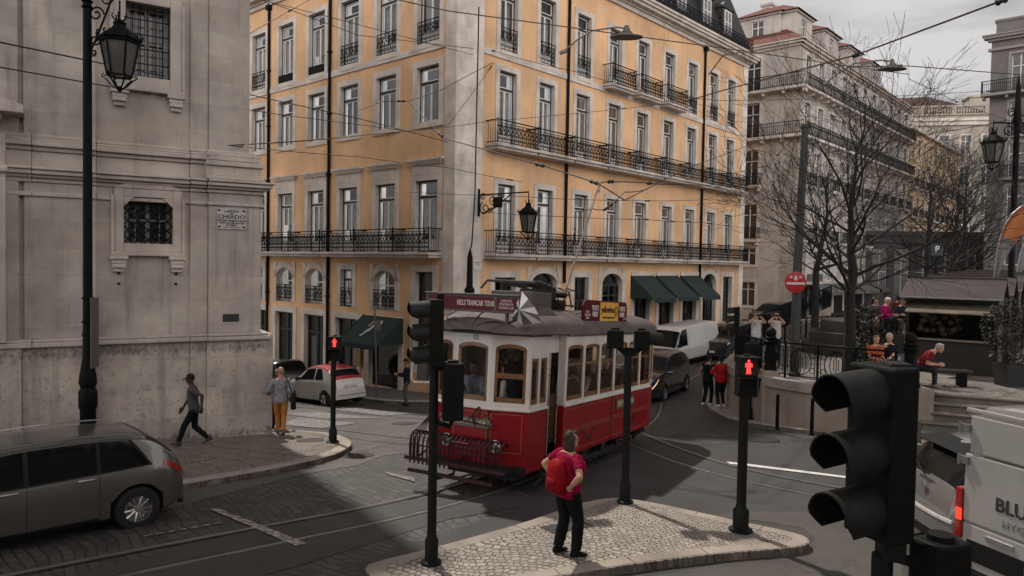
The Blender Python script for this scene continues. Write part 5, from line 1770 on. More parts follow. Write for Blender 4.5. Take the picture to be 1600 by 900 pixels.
for k, (px, Y, H, s, lb) in enumerate(((1452, 40, 10, 21, 'bare tree with a dense crown above the nearest stall roof, left of its neighbour'), (1482, 44, 10, 22, 'bare tree standing between the other two trees behind the stalls'), (1505, 41, 9.5, 23, 'bare tree behind the stalls closest to the grey town house'))):
    q = at_y(px, 424, Y); bare_tree(lb, q.x, q.y, ZT, H, 3.2, s, 1.1, .2)
# ================================================================== the red tram
# local frame: x to the side that faces the pavement island, y rearwards, z up from the rail
tang = math.atan2(TR_B.y, TR_B.x) - PI / 2
tz0 = CAM_Z - 4.07; tz1 = tz0 - .31
tram = thing('tram', 'vintage red and white single car tram with dark roof and iron bar fender rack', 'tram', (TR_O.x, TR_O.y, tz0))
tram.rotation_euler = (math.atan2(tz1 - tz0, 5.0), 0, tang)
def m_paint(name, color, rough=.28, coat=.4):
    N = Nodes(name); N.P(Roughness=rough)
    N.bsdf.inputs['Specular IOR Level'].default_value = .3; N.bsdf.inputs['Coat Weight'].default_value = coat; N.bsdf.inputs['Coat Roughness'].default_value = .12
    v = N.coord()
    c = N.mix(N.ramp(N.noise(v, 1.6, 6), [(.35, 0.0), (.7, 1.0)]), sc(color, .86), sc(color, 1.08))
    c = N.mix(N.ramp(N.noise(N.coord((3, 3, .4)), 2.2, 6, .7), [(.55, 0.0), (.85, .35)]), c, sc(color, .45))
    N.col(c); N.rough(N.ramp(N.noise(v, 5, 5), [(.3, rough * .8), (.7, rough * 1.5)]))
    return N.mat
RED = m_paint('tram_red_paint', (.23, .004, .009), .3, .12)
CREAM = m_paint('tram_white_paint', (.62, .58, .53), .35, .2)
BROWN = M('varnished_wood', (.16, .075, .028), .4, 0, .3, 8, 0, .5, .3)
ROOFM = M('tram_roof_canvas', (.105, .086, .079), .65, 0, .25, 3, .1, .3)
GOLD = M('gold_line', (.24, .11, .05), .4)
MARO = M('maroon_panel', (.085, .005, .011), .45, 0, .15, 6, 0, .2)
UNDER = M('underframe', (.018, .015, .014), .7, .2, .4, 6)
SPLITZ, SKIRT, EAVE, WTOP = 1.50, .52, 2.84, 2.66
HW, PW = 1.15, 1.0
TY0, TY1 = 1.38, 6.40
def panel(p0, p1, z0, z1, ops, m, b, depth=.05, mr=None):
    """vertical wall between two plan points with openings given in metres along it (outside on the right-hand side going p0 to p1)"""
    p0, p1 = Vector(p0), Vector(p1)
    L = (p1 - p0).length; a = math.atan2(p1.y - p0.y, p1.x - p0.x)
    b.M = Matrix.Translation((p0.x, p0.y, 0)) @ Matrix.Rotation(a, 4, 'Z')
    wall_with_openings(b, 0, L, z0, z1, ops, depth, m=m, mr=mr)
    Mx = b.M.copy(); b.M = None
    return Mx, L
lower, upper = MB(), MB()
frames, panes = [], []
def twin(p0, p1, ops, glass=True):
    panel(p0, p1, SKIRT, SPLITZ, [], 0, lower)
    Mx, L = panel(p0, p1, SPLITZ, EAVE, ops, 0, upper)
    for o in ops: frames.append((Mx, o))
# front: three facets; sides of the platform; bulkheads; saloon
fpts = [(-PW, .24), (-.44, .02), (.33, .02), (PW, .24)]
def facet_ops(L, a, c): return [(a, c, SPLITZ + .12, WTOP, .10)]
for i in range(3):
    L = (Vector(fpts[i + 1]) - Vector(fpts[i])).length
    twin(fpts[i], fpts[i + 1], facet_ops(L, .07, L - .07))
lw = (TY1 - TY0) / 6
# visible side (x+): platform side with folding door, then saloon
panel((PW, .24), (PW, .56), SKIRT, EAVE, [], 0, lower) if False else None
Mx, L = panel((PW, .24), (PW, .98), SPLITZ, EAVE, [(.06, .33, SPLITZ + .10, 2.42), (.41, .68, SPLITZ + .10, 2.42)], 0, upper); frames += [(Mx, (.06, .33, SPLITZ + .10, 2.42)), (Mx, (.41, .68, SPLITZ + .10, 2.42))]
panel((PW, .24), (PW, .98), .40, SPLITZ, [], 0, lower)
panel((PW, .98), (PW, TY0), 2.50, EAVE, [], 0, upper)               # above the open doorway
panel((PW, TY0), (HW, TY0), SPLITZ, EAVE, [], 0, upper); panel((PW, TY0), (HW, TY0), SKIRT, SPLITZ, [], 0, lower)
side_ops = [(.10 + lw * k, .02 + lw * (k + 1) - .02, SPLITZ + .08, WTOP - .02, .06) for k in range(6)]
twin((HW, TY0), (HW, TY1), side_ops)
# far side
twin((-HW, TY1), (-HW, TY0), side_ops)
panel((-HW, TY0), (-PW, TY0), SKIRT, EAVE, [], 0, upper)
panel((-PW, TY0), (-PW, .24), SKIRT, SPLITZ, [], 0, lower); Mx, L = panel((-PW, TY0), (-PW, .24), SPLITZ, EAVE, [(.1, .9, SPLITZ + .1, WTOP)], 0, upper); frames.append((Mx, (.1, .9, SPLITZ + .1, WTOP)))
# rear platform tapers in
rp_ = [(HW, TY1), (.92, TY1 + .9), (.42, TY1 + 1.25), (-.42, TY1 + 1.25), (-.92, TY1 + .9), (-HW, TY1)]
for i in range(5):
    L = (Vector(rp_[i + 1]) - Vector(rp_[i])).length
    twin(rp_[i], rp_[i + 1], [(.08, L - .08, SPLITZ + .12, WTOP)])
lower.build('lower_body', [RED], tram, recalc=False)
ub = upper.build('upper_body', [CREAM], tram, recalc=False)
# floor, inner bulkhead, ceiling
b = MB(); b.prism([(PW - .02, .27), (PW - .02, TY0), (HW - .02, TY0), (HW - .02, TY1), (.9, TY1 + .88), (.4, TY1 + 1.2), (-.4, TY1 + 1.2), (-.9, TY1 + .88), (-HW + .02, TY1), (-HW + .02, TY0), (-PW + .02, TY0), (-PW + .02, .27), (-.4, .06), (.4, .06)], .82, .86)
b.build('floor', UNDER, tram)
for y in (TY0 + .03, TY1 - .03):
    b = MB()
    b.box(-HW + .05, -.42, y - .02, y + .02, .86, 2.8); b.box(.42, HW - .05, y - .02, y + .02, .86, 1.7); b.box(.42, HW - .05, y - .02, y + .02, 2.5, 2.8); b.box(-.42, .42, y - .02, y + .02, 2.55, 2.8)
    b.build('bulkhead', BROWN, tram)
b = MB()
for k in range(6):
    y = TY0 + .5 + k * .78
    for x0, x1 in ((-HW + .08, -.28), (.28, HW - .08)):
        b.box(x0, x1, y, y + .42, 1.24, 1.32); b.box(x0, x1, y + .40, y + .46, 1.3, 1.86)
        b.box(x0 + .05, x1 - .05, y + .05, y + .35, .86, 1.24)
        b.tube([(x0, y + .43, 1.86), (x1, y + .43, 1.86)], .022, 5)
b.build('seats', BROWN, tram)
# wooden sashes with glass in every opening
for Mx, o in frames:
    a, c, z0, z1 = o[:4]
    f = MB(); f.M = Mx
    t = .05
    rise = o[4] if len(o) > 4 else 0
    f.box(a, a + t, .012, .05, z0, z1 - rise * .3); f.box(c - t, c, .012, .05, z0, z1 - rise * .3)
    f.box(a, c, .012, .05, z0, z0 + .09)
    if rise:
        A = arch_pts(a, c, z1 - rise, rise, 8)
        for k in range(8):
            f.add([(A[k][0], .012, A[k][1]), (A[k + 1][0], .012, A[k + 1][1]), (A[k + 1][0], .012, A[k + 1][1] - .07), (A[k][0], .012, A[k][1] - .07)], [(0, 1, 2, 3)])
    else: f.box(a, c, .012, .05, z1 - t, z1)
    if c - a > .35 and rise and rise < .09: f.box(a + t, c - t, .01, .046, z0 + (z1 - z0) * .62, z0 + (z1 - z0) * .62 + .05)
    f.M = None
    fo = f.build('window_frame', BROWN, tram)
    p = MB(); p.M = Mx; p.quad((a, .03, z0), (c, .03, z0), (c, .03, z1), (a, .03, z1)); p.M = None
    p.build('pane', m_glass('tram_glass', (.97, .97, .96), -.02), fo, recalc=False)
# half open brown drop sash in the right front window
L = (Vector(fpts[3]) - Vector(fpts[2])).length
Mx = Matrix.Translation((*fpts[2], 0)) @ Matrix.Rotation(math.atan2(fpts[3][1] - fpts[2][1], fpts[3][0] - fpts[2][0]), 4, 'Z')
f = MB(); f.M = Mx; f.box(.08, L - .08, .005, .04, SPLITZ + .55, SPLITZ + .64); f.M = None; f.build('sash_rail', BROWN, tram)
# belt moulding, letterboard lip, drip rails
def run(prof_pts, r, name, mat, z): 
    b = MB(); b.tube([(x, y, z) for x, y in prof_pts], r, 6); return b.build(name, mat, tram, smooth=50)
oc = [(-PW - .01, .24), (-.45, .0), (.34, .0), (PW + .015, .24), (PW + .015, .98)]
b = MB(); b.tube([(x, y, SPLITZ) for x, y in oc], .028, 6); b.tube([(HW + .015, TY0, SPLITZ), (HW + .015, TY1, SPLITZ)], .028, 6)
b.build('belt_rail', CREAM, tram)
b = MB(); b.tube([(x * 1.02, y - .02, EAVE + .0) for x, y in oc], .03, 6); b.tube([(HW + .03, TY0, EAVE), (HW + .03, TY1, EAVE)], .03, 6); b.build('drip_rail', ROOFM, tram)
# door leaf bars, pole, handle in the doorway
b = MB(); b.tube([(PW - .02, 1.06, .6), (PW - .02, 1.06, 2.5)], .02, 6); b.tube([(PW + .04, 1.30, .8), (PW + .04, 1.30, 1.9)], .016, 6); b.build('grab_pole', M('steel_pole', (.4, .39, .37), .3, .9), tram)
b = MB(); b.box(PW - .12, PW + .14, .98, TY0, .40, .44); b.build('step', UNDER, tram)
# gold lining
def lining(Mx, x0, x1, z0, z1, b, w_=.012):
    b.M = Mx
    for a, c, d, e in ((x0, x1, z0, z0 + w_), (x0, x1, z1 - w_, z1), (x0, x0 + w_, z0, z1), (x1 - w_, x1, z0, z1)): b.box(a, c, -.006, -.001, d, e)
    b.M = None
def gold(Mx, *q):
    b = MB(); lining(Mx, *q, b); b.build('gold_lining', GOLD, tram)
Ms = Matrix.Translation((HW, TY0, 0)) @ Matrix.Rotation(PI / 2, 4, 'Z')
Mf = Matrix.Translation((-.44, .02, 0))
M3 = Mx
for k in range(2):
    gold(Ms, .06 + 2.50 * k, 2.48 + 2.48 * k, .60, .98); gold(Ms, .06 + 2.50 * k, 2.48 + 2.48 * k, 1.02, 1.42)
gold(Mf, .03, .74, .74, 1.42); gold(M3, .03, L - .1, .74, 1.42)
DRED = m_paint('tram_dark_red', (.10, .006, .010))
b = MB(); b.M = Ms; b.box(2.485, 2.515, -.02, 0, SKIRT, SPLITZ - .03); b.M = None; b.build('panel_strip', DRED, tram)
b = MB(); b.M = M3; b.box(-.02, .02, -.012, 0, SKIRT, SPLITZ - .03); b.M = None; b.build('panel_strip', DRED, tram)
for k in range(2):
    b = MB(); b.M = Ms; cx_ = 1.25 + 2.5 * k
    b.prism([(cx_ - .5, .96), (cx_, .66), (cx_ + .5, .96), (cx_ + .3, .98), (cx_, .76), (cx_ - .3, .98)], -.005, -.001, None, 'xz'); b.M = None; b.build('panel_ornament', DRED, tram)
# roof: shallow arch, clerestory hump, domed front with ribs
def ring(y, hw, z, rise, n=14):
    pts = []
    for k in range(n + 1):
        a = PI * k / n
        pts.append((hw * math.cos(a), y, z + rise * math.sin(a) ** .8))
    return pts
rings = []
for y, hw, rise in ((-.16, .45, .03), (-.10, .80, .16), (.10, 1.02, .31), (.45, 1.10, .42), (1.0, 1.14, .47), (TY0, 1.20, .46), (TY1, 1.24, .42), (TY1 + .6, 1.1, .38), (TY1 + 1.1, .75, .25), (TY1 + 1.32, .42, .04)):
    rings.append(ring(y, hw, EAVE + .01, rise))
b = MB(); b.loft(rings, closed=False)
b.loft([[(p[0], p[1], EAVE - .0) for p in (r_[0], r_[-1])] for r_ in rings], closed=False)
roof_o = b.build('roof', ROOFM, tram, smooth=50)
b = MB()   # raised ribs and curved rain lips on the dome
for a0 in (45, 90, 135):
    pts = []
    for r_ in rings[:5]:
        k = a0 / 180 * 14; i = int(k); t = k - i
        p = Vector(r_[i]).lerp(Vector(r_[i + 1]), t); pts.append(p + Vector((0, 0, .012)))
    b.tube(pts, .012, 4)
for x0, x1 in ((-.78, -.06), (.02, .78)):
    pts = [(x0 + (x1 - x0) * k / 10, -.12 + .30 * abs((x0 + (x1 - x0) * k / 10)) ** 2, EAVE + .10 + .13 * math.sin(PI * k / 10)) for k in range(11)]
    b.tube(pts, .022, 5)
b.build('roof_rib', ROOFM, roof_o)
b = MB(); b.lathe([(.30, 0), (.30, .08), (.22, .16), (.0, .19)], 14, (.55, 1.35, EAVE + .33)); b.build('roof_ventilator', ROOFM, roof_o, smooth=50)
# roof sign across the front
SIGNM = M('sign_box', (.085, .066, .066), .5)
b = MB(); b.box(-1.05, .90, -.12, .06, EAVE + .36, EAVE + .66); b.box(-1.07, .92, -.15, .08, EAVE + .655, EAVE + .69)
for x in (-.9, .6): b.box(x, x + .05, -.05, .02, EAVE + .1, EAVE + .37)
sg_ = b.build('roof_sign', SIGNM, tram, bevel=.012)
b = MB(); b.box(-1.0, .40, -.128, -.118, EAVE + .40, EAVE + .63); b.box(.46, .86, -.128, -.118, EAVE + .40, EAVE + .63); b.build('sign_panel', MARO, sg_)
LET = M('sign_letter', (.60, .50, .44), .6)
lettering('HILLS TRAMCAR TOUR', .135, LET, sg_, (.03, -.13, EAVE + .515), (PI / 2, 0, 0), bold=.003, xscale=.56)
lettering('LISBON\nPREMIUM\nTRAMCAR', .068, LET, sg_, (.66, -.13, EAVE + .515), (PI / 2, 0, 0), xscale=1.0)
# faceted star ornament at the sign's end
b = MB()
c0 = Vector((.96, -.20, EAVE + .44))
rim_ = [(.93, -.08, EAVE + .76), (1.16, -.02, EAVE + .50), (1.28, .05, EAVE + .24), (.98, -.08, EAVE + .18), (.76, -.10, EAVE + .28), (.82, -.10, EAVE + .58)]
bk = Vector((1.02, .25, EAVE + .42))
for k in range(6):
    p, q_ = Vector(rim_[k]), Vector(rim_[(k + 1) % 6]); m = (p + q_) / 2
    b.add([p, m, c0], [(0, 1, 2)], 0); b.add([m, q_, c0], [(0, 1, 2)], 1); b.add([q_, p, bk], [(0, 1, 2)], 1)
b.build('star_ornament', [M('silver_facet', (.62, .60, .58), .35, .3), M('grey_facet', (.10, .09, .09), .35, .3)], tram, recalc=False)
# resistor box and folded current collector gear
b = MB(); b.box(-.30, .62, .95, 1.75, EAVE + .40, EAVE + .78); b.build('resistor_box', M('resistor_casing', (.075, .058, .06), .55), tram, bevel=.015)
b = MB()
y0 = 2.1
for x in (-.45, .15):
    b.tube([(x, 1.6, EAVE + .95), (x, 2.5, EAVE + .90), (x, 3.5, EAVE + .78)], .03, 5)
for k in range(4):
    b.tube([(-.5 + .02 * k, 1.45 + .18 * k, EAVE + .98 - .02 * k), (.5, 1.55 + .2 * k, EAVE + .98 - .03 * k)], .025, 5)
b.tube([(-.6, 1.3, EAVE + .98), (.45, 1.35, EAVE + .96)], .03, 5); b.tube([(-.6, 1.3, EAVE + .98), (-.62, 1.1, EAVE + .82)], .025, 5)
b.box(-.25, .25, 2.3, 3.2, EAVE + .42, EAVE + .66); b.box(-.35, .35, 2.2, 2.5, EAVE + .66, EAVE + .86); b.tube([(-.4, 2.7, EAVE + .78), (.4, 2.9, EAVE + .78)], .08, 8)
b.tube([(.3, 2.2, EAVE + .9), (.34, 2.5, EAVE + .62), (.34, 2.9, EAVE + .5)], .03, 5)
for x in (-.2, .1, .3): b.tube([(x, 3.1, EAVE + .92), (x + .03, 3.6, EAVE + .86), (x + .03, 3.8, EAVE + .5)], .018, 5)
b.tube([(.2, 3.2, EAVE + .55), (.35, 4.6, EAVE + .55), (.35, 4.75, EAVE + .48)], .02, 5)
b.build('collector_gear', M('gear_black', (.022, .018, .018), .45, .4), tram)
# trolley pole up to the wire
tip_w = at_y(936, 289, 16.2)
tl = mat_full(tram).inverted() @ tip_w
b = MB(); b.tube([(.18, 3.3, EAVE + .55), (.18, 3.3, EAVE + .85), tuple(tl)], [.05, .03, .018], 6); b.tube([tuple(tl - Vector((0, 0, .16))), tuple(tl + Vector((0, 0, .03)))], .035, 6)
b.build('trolley_pole', M('pole_grey', (.20, .19, .18), .4, .6), tram)
# side roof board
b = MB()
DY = .35
A = [(2.0, .0), (2.0, .34), (2.06, .42), (2.14, .45), (4.36, .45), (4.44, .42), (4.5, .34), (4.5, .0)]
b.prism([(y + DY, EAVE + .24 + z) for y, z in A], 1.00, 1.05, None, 'yz')
for y in (2.3 + DY, 4.2 + DY): b.tube([(1.0, y, EAVE + .45), (.7, y, EAVE + .38)], .015, 5)
sb = b.build('side_board', MARO, tram, bevel=.01)
b = MB(); b.box(1.052, 1.058, 2.86 + DY, 3.92 + DY, EAVE + .26, EAVE + .66); b.build('yellow_panel', M('ad_yellow', (.72, .38, .07), .45), sb)
BLK = M('ad_black', (.02, .02, .02), .5)
rs = (PI / 2, 0, PI / 2)
lettering('yellowbus', .20, BLK, sb, (1.061, 3.30 + DY, EAVE + .50), rs, bold=.004, xscale=.95)
lettering('OFFICIAL SIGHTSEEING TOURS', .052, BLK, sb, (1.061, 3.36 + DY, EAVE + .33), rs)
b = MB(); b.tube([(1.063, 3.78 + DY + .07 * math.cos(a), EAVE + .47 + .11 * math.sin(a)) for a in [2 * PI * k / 12 for k in range(13)]], .009, 4); b.tube([(1.063, 3.71 + DY, EAVE + .44), (1.063, 3.85 + DY, EAVE + .44)], .008, 4); b.build('ad_emblem', BLK, sb)
for y in (2.60 + DY, 4.18 + DY): lettering('TICKETS\nINSIDE', .145, M('ad_white', (.62, .58, .56), .5), sb, (1.052, y, EAVE + .46), rs, bold=.003, xscale=.68, depth=.006)
lettering('HILLS\nTRAMCAR\nTOUR', .068, M('ad_white', (.62, .58, .56), .5), sb, (1.052, 2.20 + DY, EAVE + .38), rs, depth=.006)
lettering('HILLS TOUR', .04, M('ad_white', (.62, .58, .56), .5), sb, (1.052, 4.38 + DY, EAVE + .31), rs, depth=.006)
# number and side/front name boards
lettering('12', .13, M('tram_number', (.10, .09, .085), .5), ub, (-.02, .012, EAVE - .095), (PI / 2, 0, 0))
BRN = M('name_board', (.13, .105, .075), .5)
b = MB(); b.M = M3 @ Matrix.Translation((-.62, 0, 0)) if False else Mf
b.prism([(-.25, 1.14), (.78, 1.14), (.86, 1.21), (.78, 1.31), (-.25, 1.31)], -.035, -.005, None, 'xz'); b.M = None
nb = b.build('name_board', BRN, tram, bevel=.006)
lettering('HILLS TRAMCAR TOUR', .115, M('board_letter', (.50, .42, .31), .6), nb, (-.44 + .27, -.018, 1.225), (PI / 2, 0, 0), bold=.003, xscale=.78)
b = MB(); b.M = Ms; b.box(2.75, 3.85, -.03, -.003, 1.16, 1.37); b.M = None
nb = b.build('name_board', BRN, tram, bevel=.006)
lettering('HILLS TRAMCAR TOUR', .135, M('board_letter', (.50, .42, .31), .6), nb, (HW + .034, TY0 + 3.30, 1.265), rs, bold=.003, xscale=.72)
# apron under the front, headlights, crest
b = MB(); b.loft([[(x * s_, y + dy, z) for x, y in fpts] for s_, dy, z in ((.99, .02, .38), (1.0, .0, SKIRT + .001))], closed=False); b.build('apron', UNDER, tram, recalc=False)
for x in (-.5, .52):
    b = MB(); b.lathe([(.12, .0), (.12, .03), (.095, .05), (.095, .035), (.0, .05)], 14, (x, 0, 0), None, 'y')
    o = b.build('headlight', M('lamp_chrome', (.55, .53, .5), .15, .9), tram, smooth=40); o.location = (0, -.02, .86); o.rotation_euler = (0, 0, 0); o.scale = (1, -1, 1)
b = MB()
for k in range(5):
    a = k * 1.2; b.tube([(.05 + .09 * k + .05 * math.cos(t), .0, 1.37 + .03 * math.sin(t + k)) for t in [2 * PI * j / 8 for j in range(7)]], .006, 3)
b.build('scroll_ornament', GOLD, tram)
# fender rack: bent iron slats on two cross bars
FB = M('fender_iron', (.045, .018, .022), .35, .5, .3, 8)
b = MB()
n = 21
for k in range(n):
    x = -1.10 + 1.88 * k / (n - 1)
    pts = [(x, -.05, .90), (x, -.10, .96), (x, -.20, .97), (x, -.28, .92), (x, -.32, .80), (x, -.32, .62), (x, -.30, .40)]
    b.tube(pts, .019, 5)
for k in range(5):
    for x0 in (-1.10,): b.tube([(x0, -.05 - .06 * k, .94), (x0, -.05 - .06 * k, .45)], .012, 4)
for y, z, r in ((-.30, .89, .013), (-.335, .74, .014), (-.08, .94, .016)): b.tube([(-1.14, y, z), (.82, y, z)], r, 5)
b.box(-1.18, .92, -.38, -.32, .47, .53); b.box(-1.12, .66, -.34, -.28, .24, .30)
for x in (-.95, -.1, .62): b.tube([(x, -.35, .5), (x, -.02, .60)], .022, 5)
for x in (.5, -.6): b.tube([(x, -.32, .28), (x, -.1, .14), (x, .4, .14), (x, .5, .4)], .026, 5)
for k in range(6): b.tube([(-1.10 + .04 * k, -.28 + .02 * k, .92), (-.86, -.06, 1.28)], .008, 4)
b.tube([(-.86, -.06, 1.28), (.5, -.06, 1.20)], .014, 5); b.tube([(-.86, -.06, 1.26), (-.86, -.04, 1.9)], .014, 5)
b.build('fender_rack', FB, tram, smooth=60)
b = MB(); b.tube([(.10, -.05, 1.2), (.06, -.10, 1.36), (.16, -.04, 1.52)], .02, 5); b.tube([(.06, -.1, 1.36), (-.12, -.06, 1.22)], .012, 4); b.build('coupling_lever', UNDER, tram)
# mirror with white tube frame at the far front corner
b = MB(); b.tube([(-PW, .30, 2.42), (-PW - .38, .10, 2.42), (-PW - .44, .08, 2.36), (-PW - .44, .08, 1.86), (-PW - .38, .10, 1.80), (-PW, .30, 1.82)], .02, 6); 
mi = b.build('mirror_arm', CREAM, tram)
b = MB(); b.box(-PW - .32, -PW - .06, .06, .12, 1.86, 2.34); b.build('mirror', BLACKP, mi, bevel=.015)
# truck, wheels, lifeguard
b = MB(); b.box(-.85, .85, 1.2, 5.7, .30, .50); b.box(.95, 1.02,   .9, 5.6, .22, .32); b.box(-1.02, -.95,   .9, 5.6, .22, .32)
for y in (1.6, 2.6, 3.6, 4.5): b.box(.90, 1.06, y, y + .2, .3, .55)
b.tube([(.98, .6, .15), (.98, 1.3, .26)], .03, 5); b.tube([(1.0, 5.8, .3), (1.0, 6.5, .42)], .05, 5); b.box(.55, .95, 6.0, 6.8, .3, .52); b.box(-.7, .7, .4, .9, .2, .34)
for k in range(11): b.tube([(1.08, 1.5 + .32 * k, .24), (1.08, 1.75 + .32 * k, .24)], .02, 4)
b.build('truck', UNDER, tram)
for y in (2.0, 5.0):
    for x in (-.46, .46):
        b = MB(); b.lathe([(.12, -.05), (.30, -.05), (.33, -.03), (.33, .04), (.37, .045), (.37, .06), (.12, .06)], 22, (0, 0, 0), None, 'x')
        o = b.build('wheel', M('wheel_steel', (.06, .05, .045), .5, .6), tram, smooth=40); o.location = (x, y, .355)
# ================================================================== people
SKINS = {'light': M('skin_light', (.46, .25, .17), .55, 0, .10, 12), 'tan': M('skin_tan', (.30, .15, .09), .55, 0, .1, 12), 'dark': M('skin_dark', (.040, .022, .015), .5, 0, .1, 12)}
def cloth(name, c, rough=.85): return M('cloth_' + name, c, rough, 0, .28, 14, .35, .12)
def hairm(name, c): return M('hair_' + name, c, .6, 0, .4, 40, .3, .15)
EYE = M('eye_dark', (.015, .012, .010), .2)
def ik(a, c, l1, l2, hint):
    """middle joint of a two-bone limb from a to c, bent towards hint; also the reachable end"""
    d = c - a
    D = min(d.length, (l1 + l2) * .995)
    d.normalize()
    c2 = a + d * D
    x = (l1 * l1 - l2 * l2 + D * D) / (2 * D)
    h = math.sqrt(max(1e-6, l1 * l1 - x * x))
    hh = hint - d * hint.dot(d)
    if hh.length < 1e-4: hh = d.orthogonal()
    return a + d * x + hh.normalized() * h, c2
def limb(b, pts, rs, n=10, ends=True):
    """tapered limb with rounded joints; extra rings give calf and forearm their swell"""
    b.tube(pts, rs, n)
    if ends:
        for p, r in ((pts[0], rs[0]), (pts[-1], rs[-1])): b.ball(p, r * .99, n)
def seg(b, a, c, r0, r1, swell=0.0, n=10):
    P, Q = [], []
    for k in range(6):
        t = k / 5
        P.append(a.lerp(c, t)); Q.append(r0 + (r1 - r0) * t + swell * math.sin(PI * min(1, t * 1.5)) * (1 if t < .67 else .3))
    limb(b, P, Q, n)
def torso(b, M_, rings, n=16):
    rr = []
    for z, hw, hd, yo in rings:
        r_ = []
        for j in range(n):
            a = 2 * PI * j / n
            ca, sa = math.cos(a), math.sin(a)
            r_.append(M_ @ Vector((hw * math.copysign(abs(ca) ** .85, ca), yo + hd * math.copysign(abs(sa) ** .9, sa), z)))
        rr.append(r_)
    b.loft(rr)
def remesh(o, vox, sm=3, fac=.5):
    r = o.modifiers.new('Remesh', 'REMESH'); r.mode = 'VOXEL'; r.voxel_size = vox; r.use_smooth_shade = True
    if sm:
        s = o.modifiers.new('Smooth', 'SMOOTH'); s.iterations = sm; s.factor = fac
_TX = {}
def wrinkle(o, strength, name='cloth_folds', size=.07):
    """folds of cloth (or locks of hair): a procedural displacement along the normal"""
    if name not in _TX:
        tx = bpy.data.textures.new(name, 'CLOUDS'); tx.noise_scale = size; tx.noise_depth = 3; _TX[name] = tx
    d = o.modifiers.new('Folds', 'DISPLACE'); d.texture = _TX[name]; d.strength = strength; d.mid_level = .5; d.texture_coords = 'LOCAL'
def hand(b, wr, d, palm_n, side, s, curl=.5):
    """palm and five separate fingers; d = direction of the fingers, palm_n = out of the palm"""
    d = d.normalized(); x = d.cross(palm_n).normalized(); pn = x.cross(d).normalized()
    pc = wr + d * .045 * s
    for k in range(4):
        o = (k - 1.5) * .0195 * s
        b.tube([wr + x * o * .6 + d * .005, wr + d * .05 * s + x * o * .95, wr + d * .085 * s + x * o], [.013 * s, .0145 * s, .011 * s], 8)
    b.ball(tuple(pc), .022 * s, 8)
    for k, L in enumerate((.066, .076, .072, .055)):
        o = (k - 1.5) * .0205 * s
        p0 = wr + d * .083 * s + x * o
        p1 = p0 + (d * math.cos(curl * .5) + pn * math.sin(curl * .5)) * L * .5 * s
        p2 = p1 + (d * math.cos(curl * 1.3) + pn * math.sin(curl * 1.3)) * L * .32 * s
        p3 = p2 + (d * math.cos(curl * 1.9) + pn * math.sin(curl * 1.9)) * L * .24 * s
        b.tube([p0, p1, p2, p3], [.0098 * s, .0092 * s, .0085 * s, .007 * s], 8)
    t0 = wr + d * .02 * s + x * side * .018 * s
    t1 = t0 + (d * .65 + x * side * .75 + pn * .25).normalized() * .036 * s
    t2 = t1 + (d * .9 + x * side * .25 + pn * .35).normalized() * .032 * s
    b.tube([t0, t1, t2], [.0135 * s, .0115 * s, .0085 * s], 8)
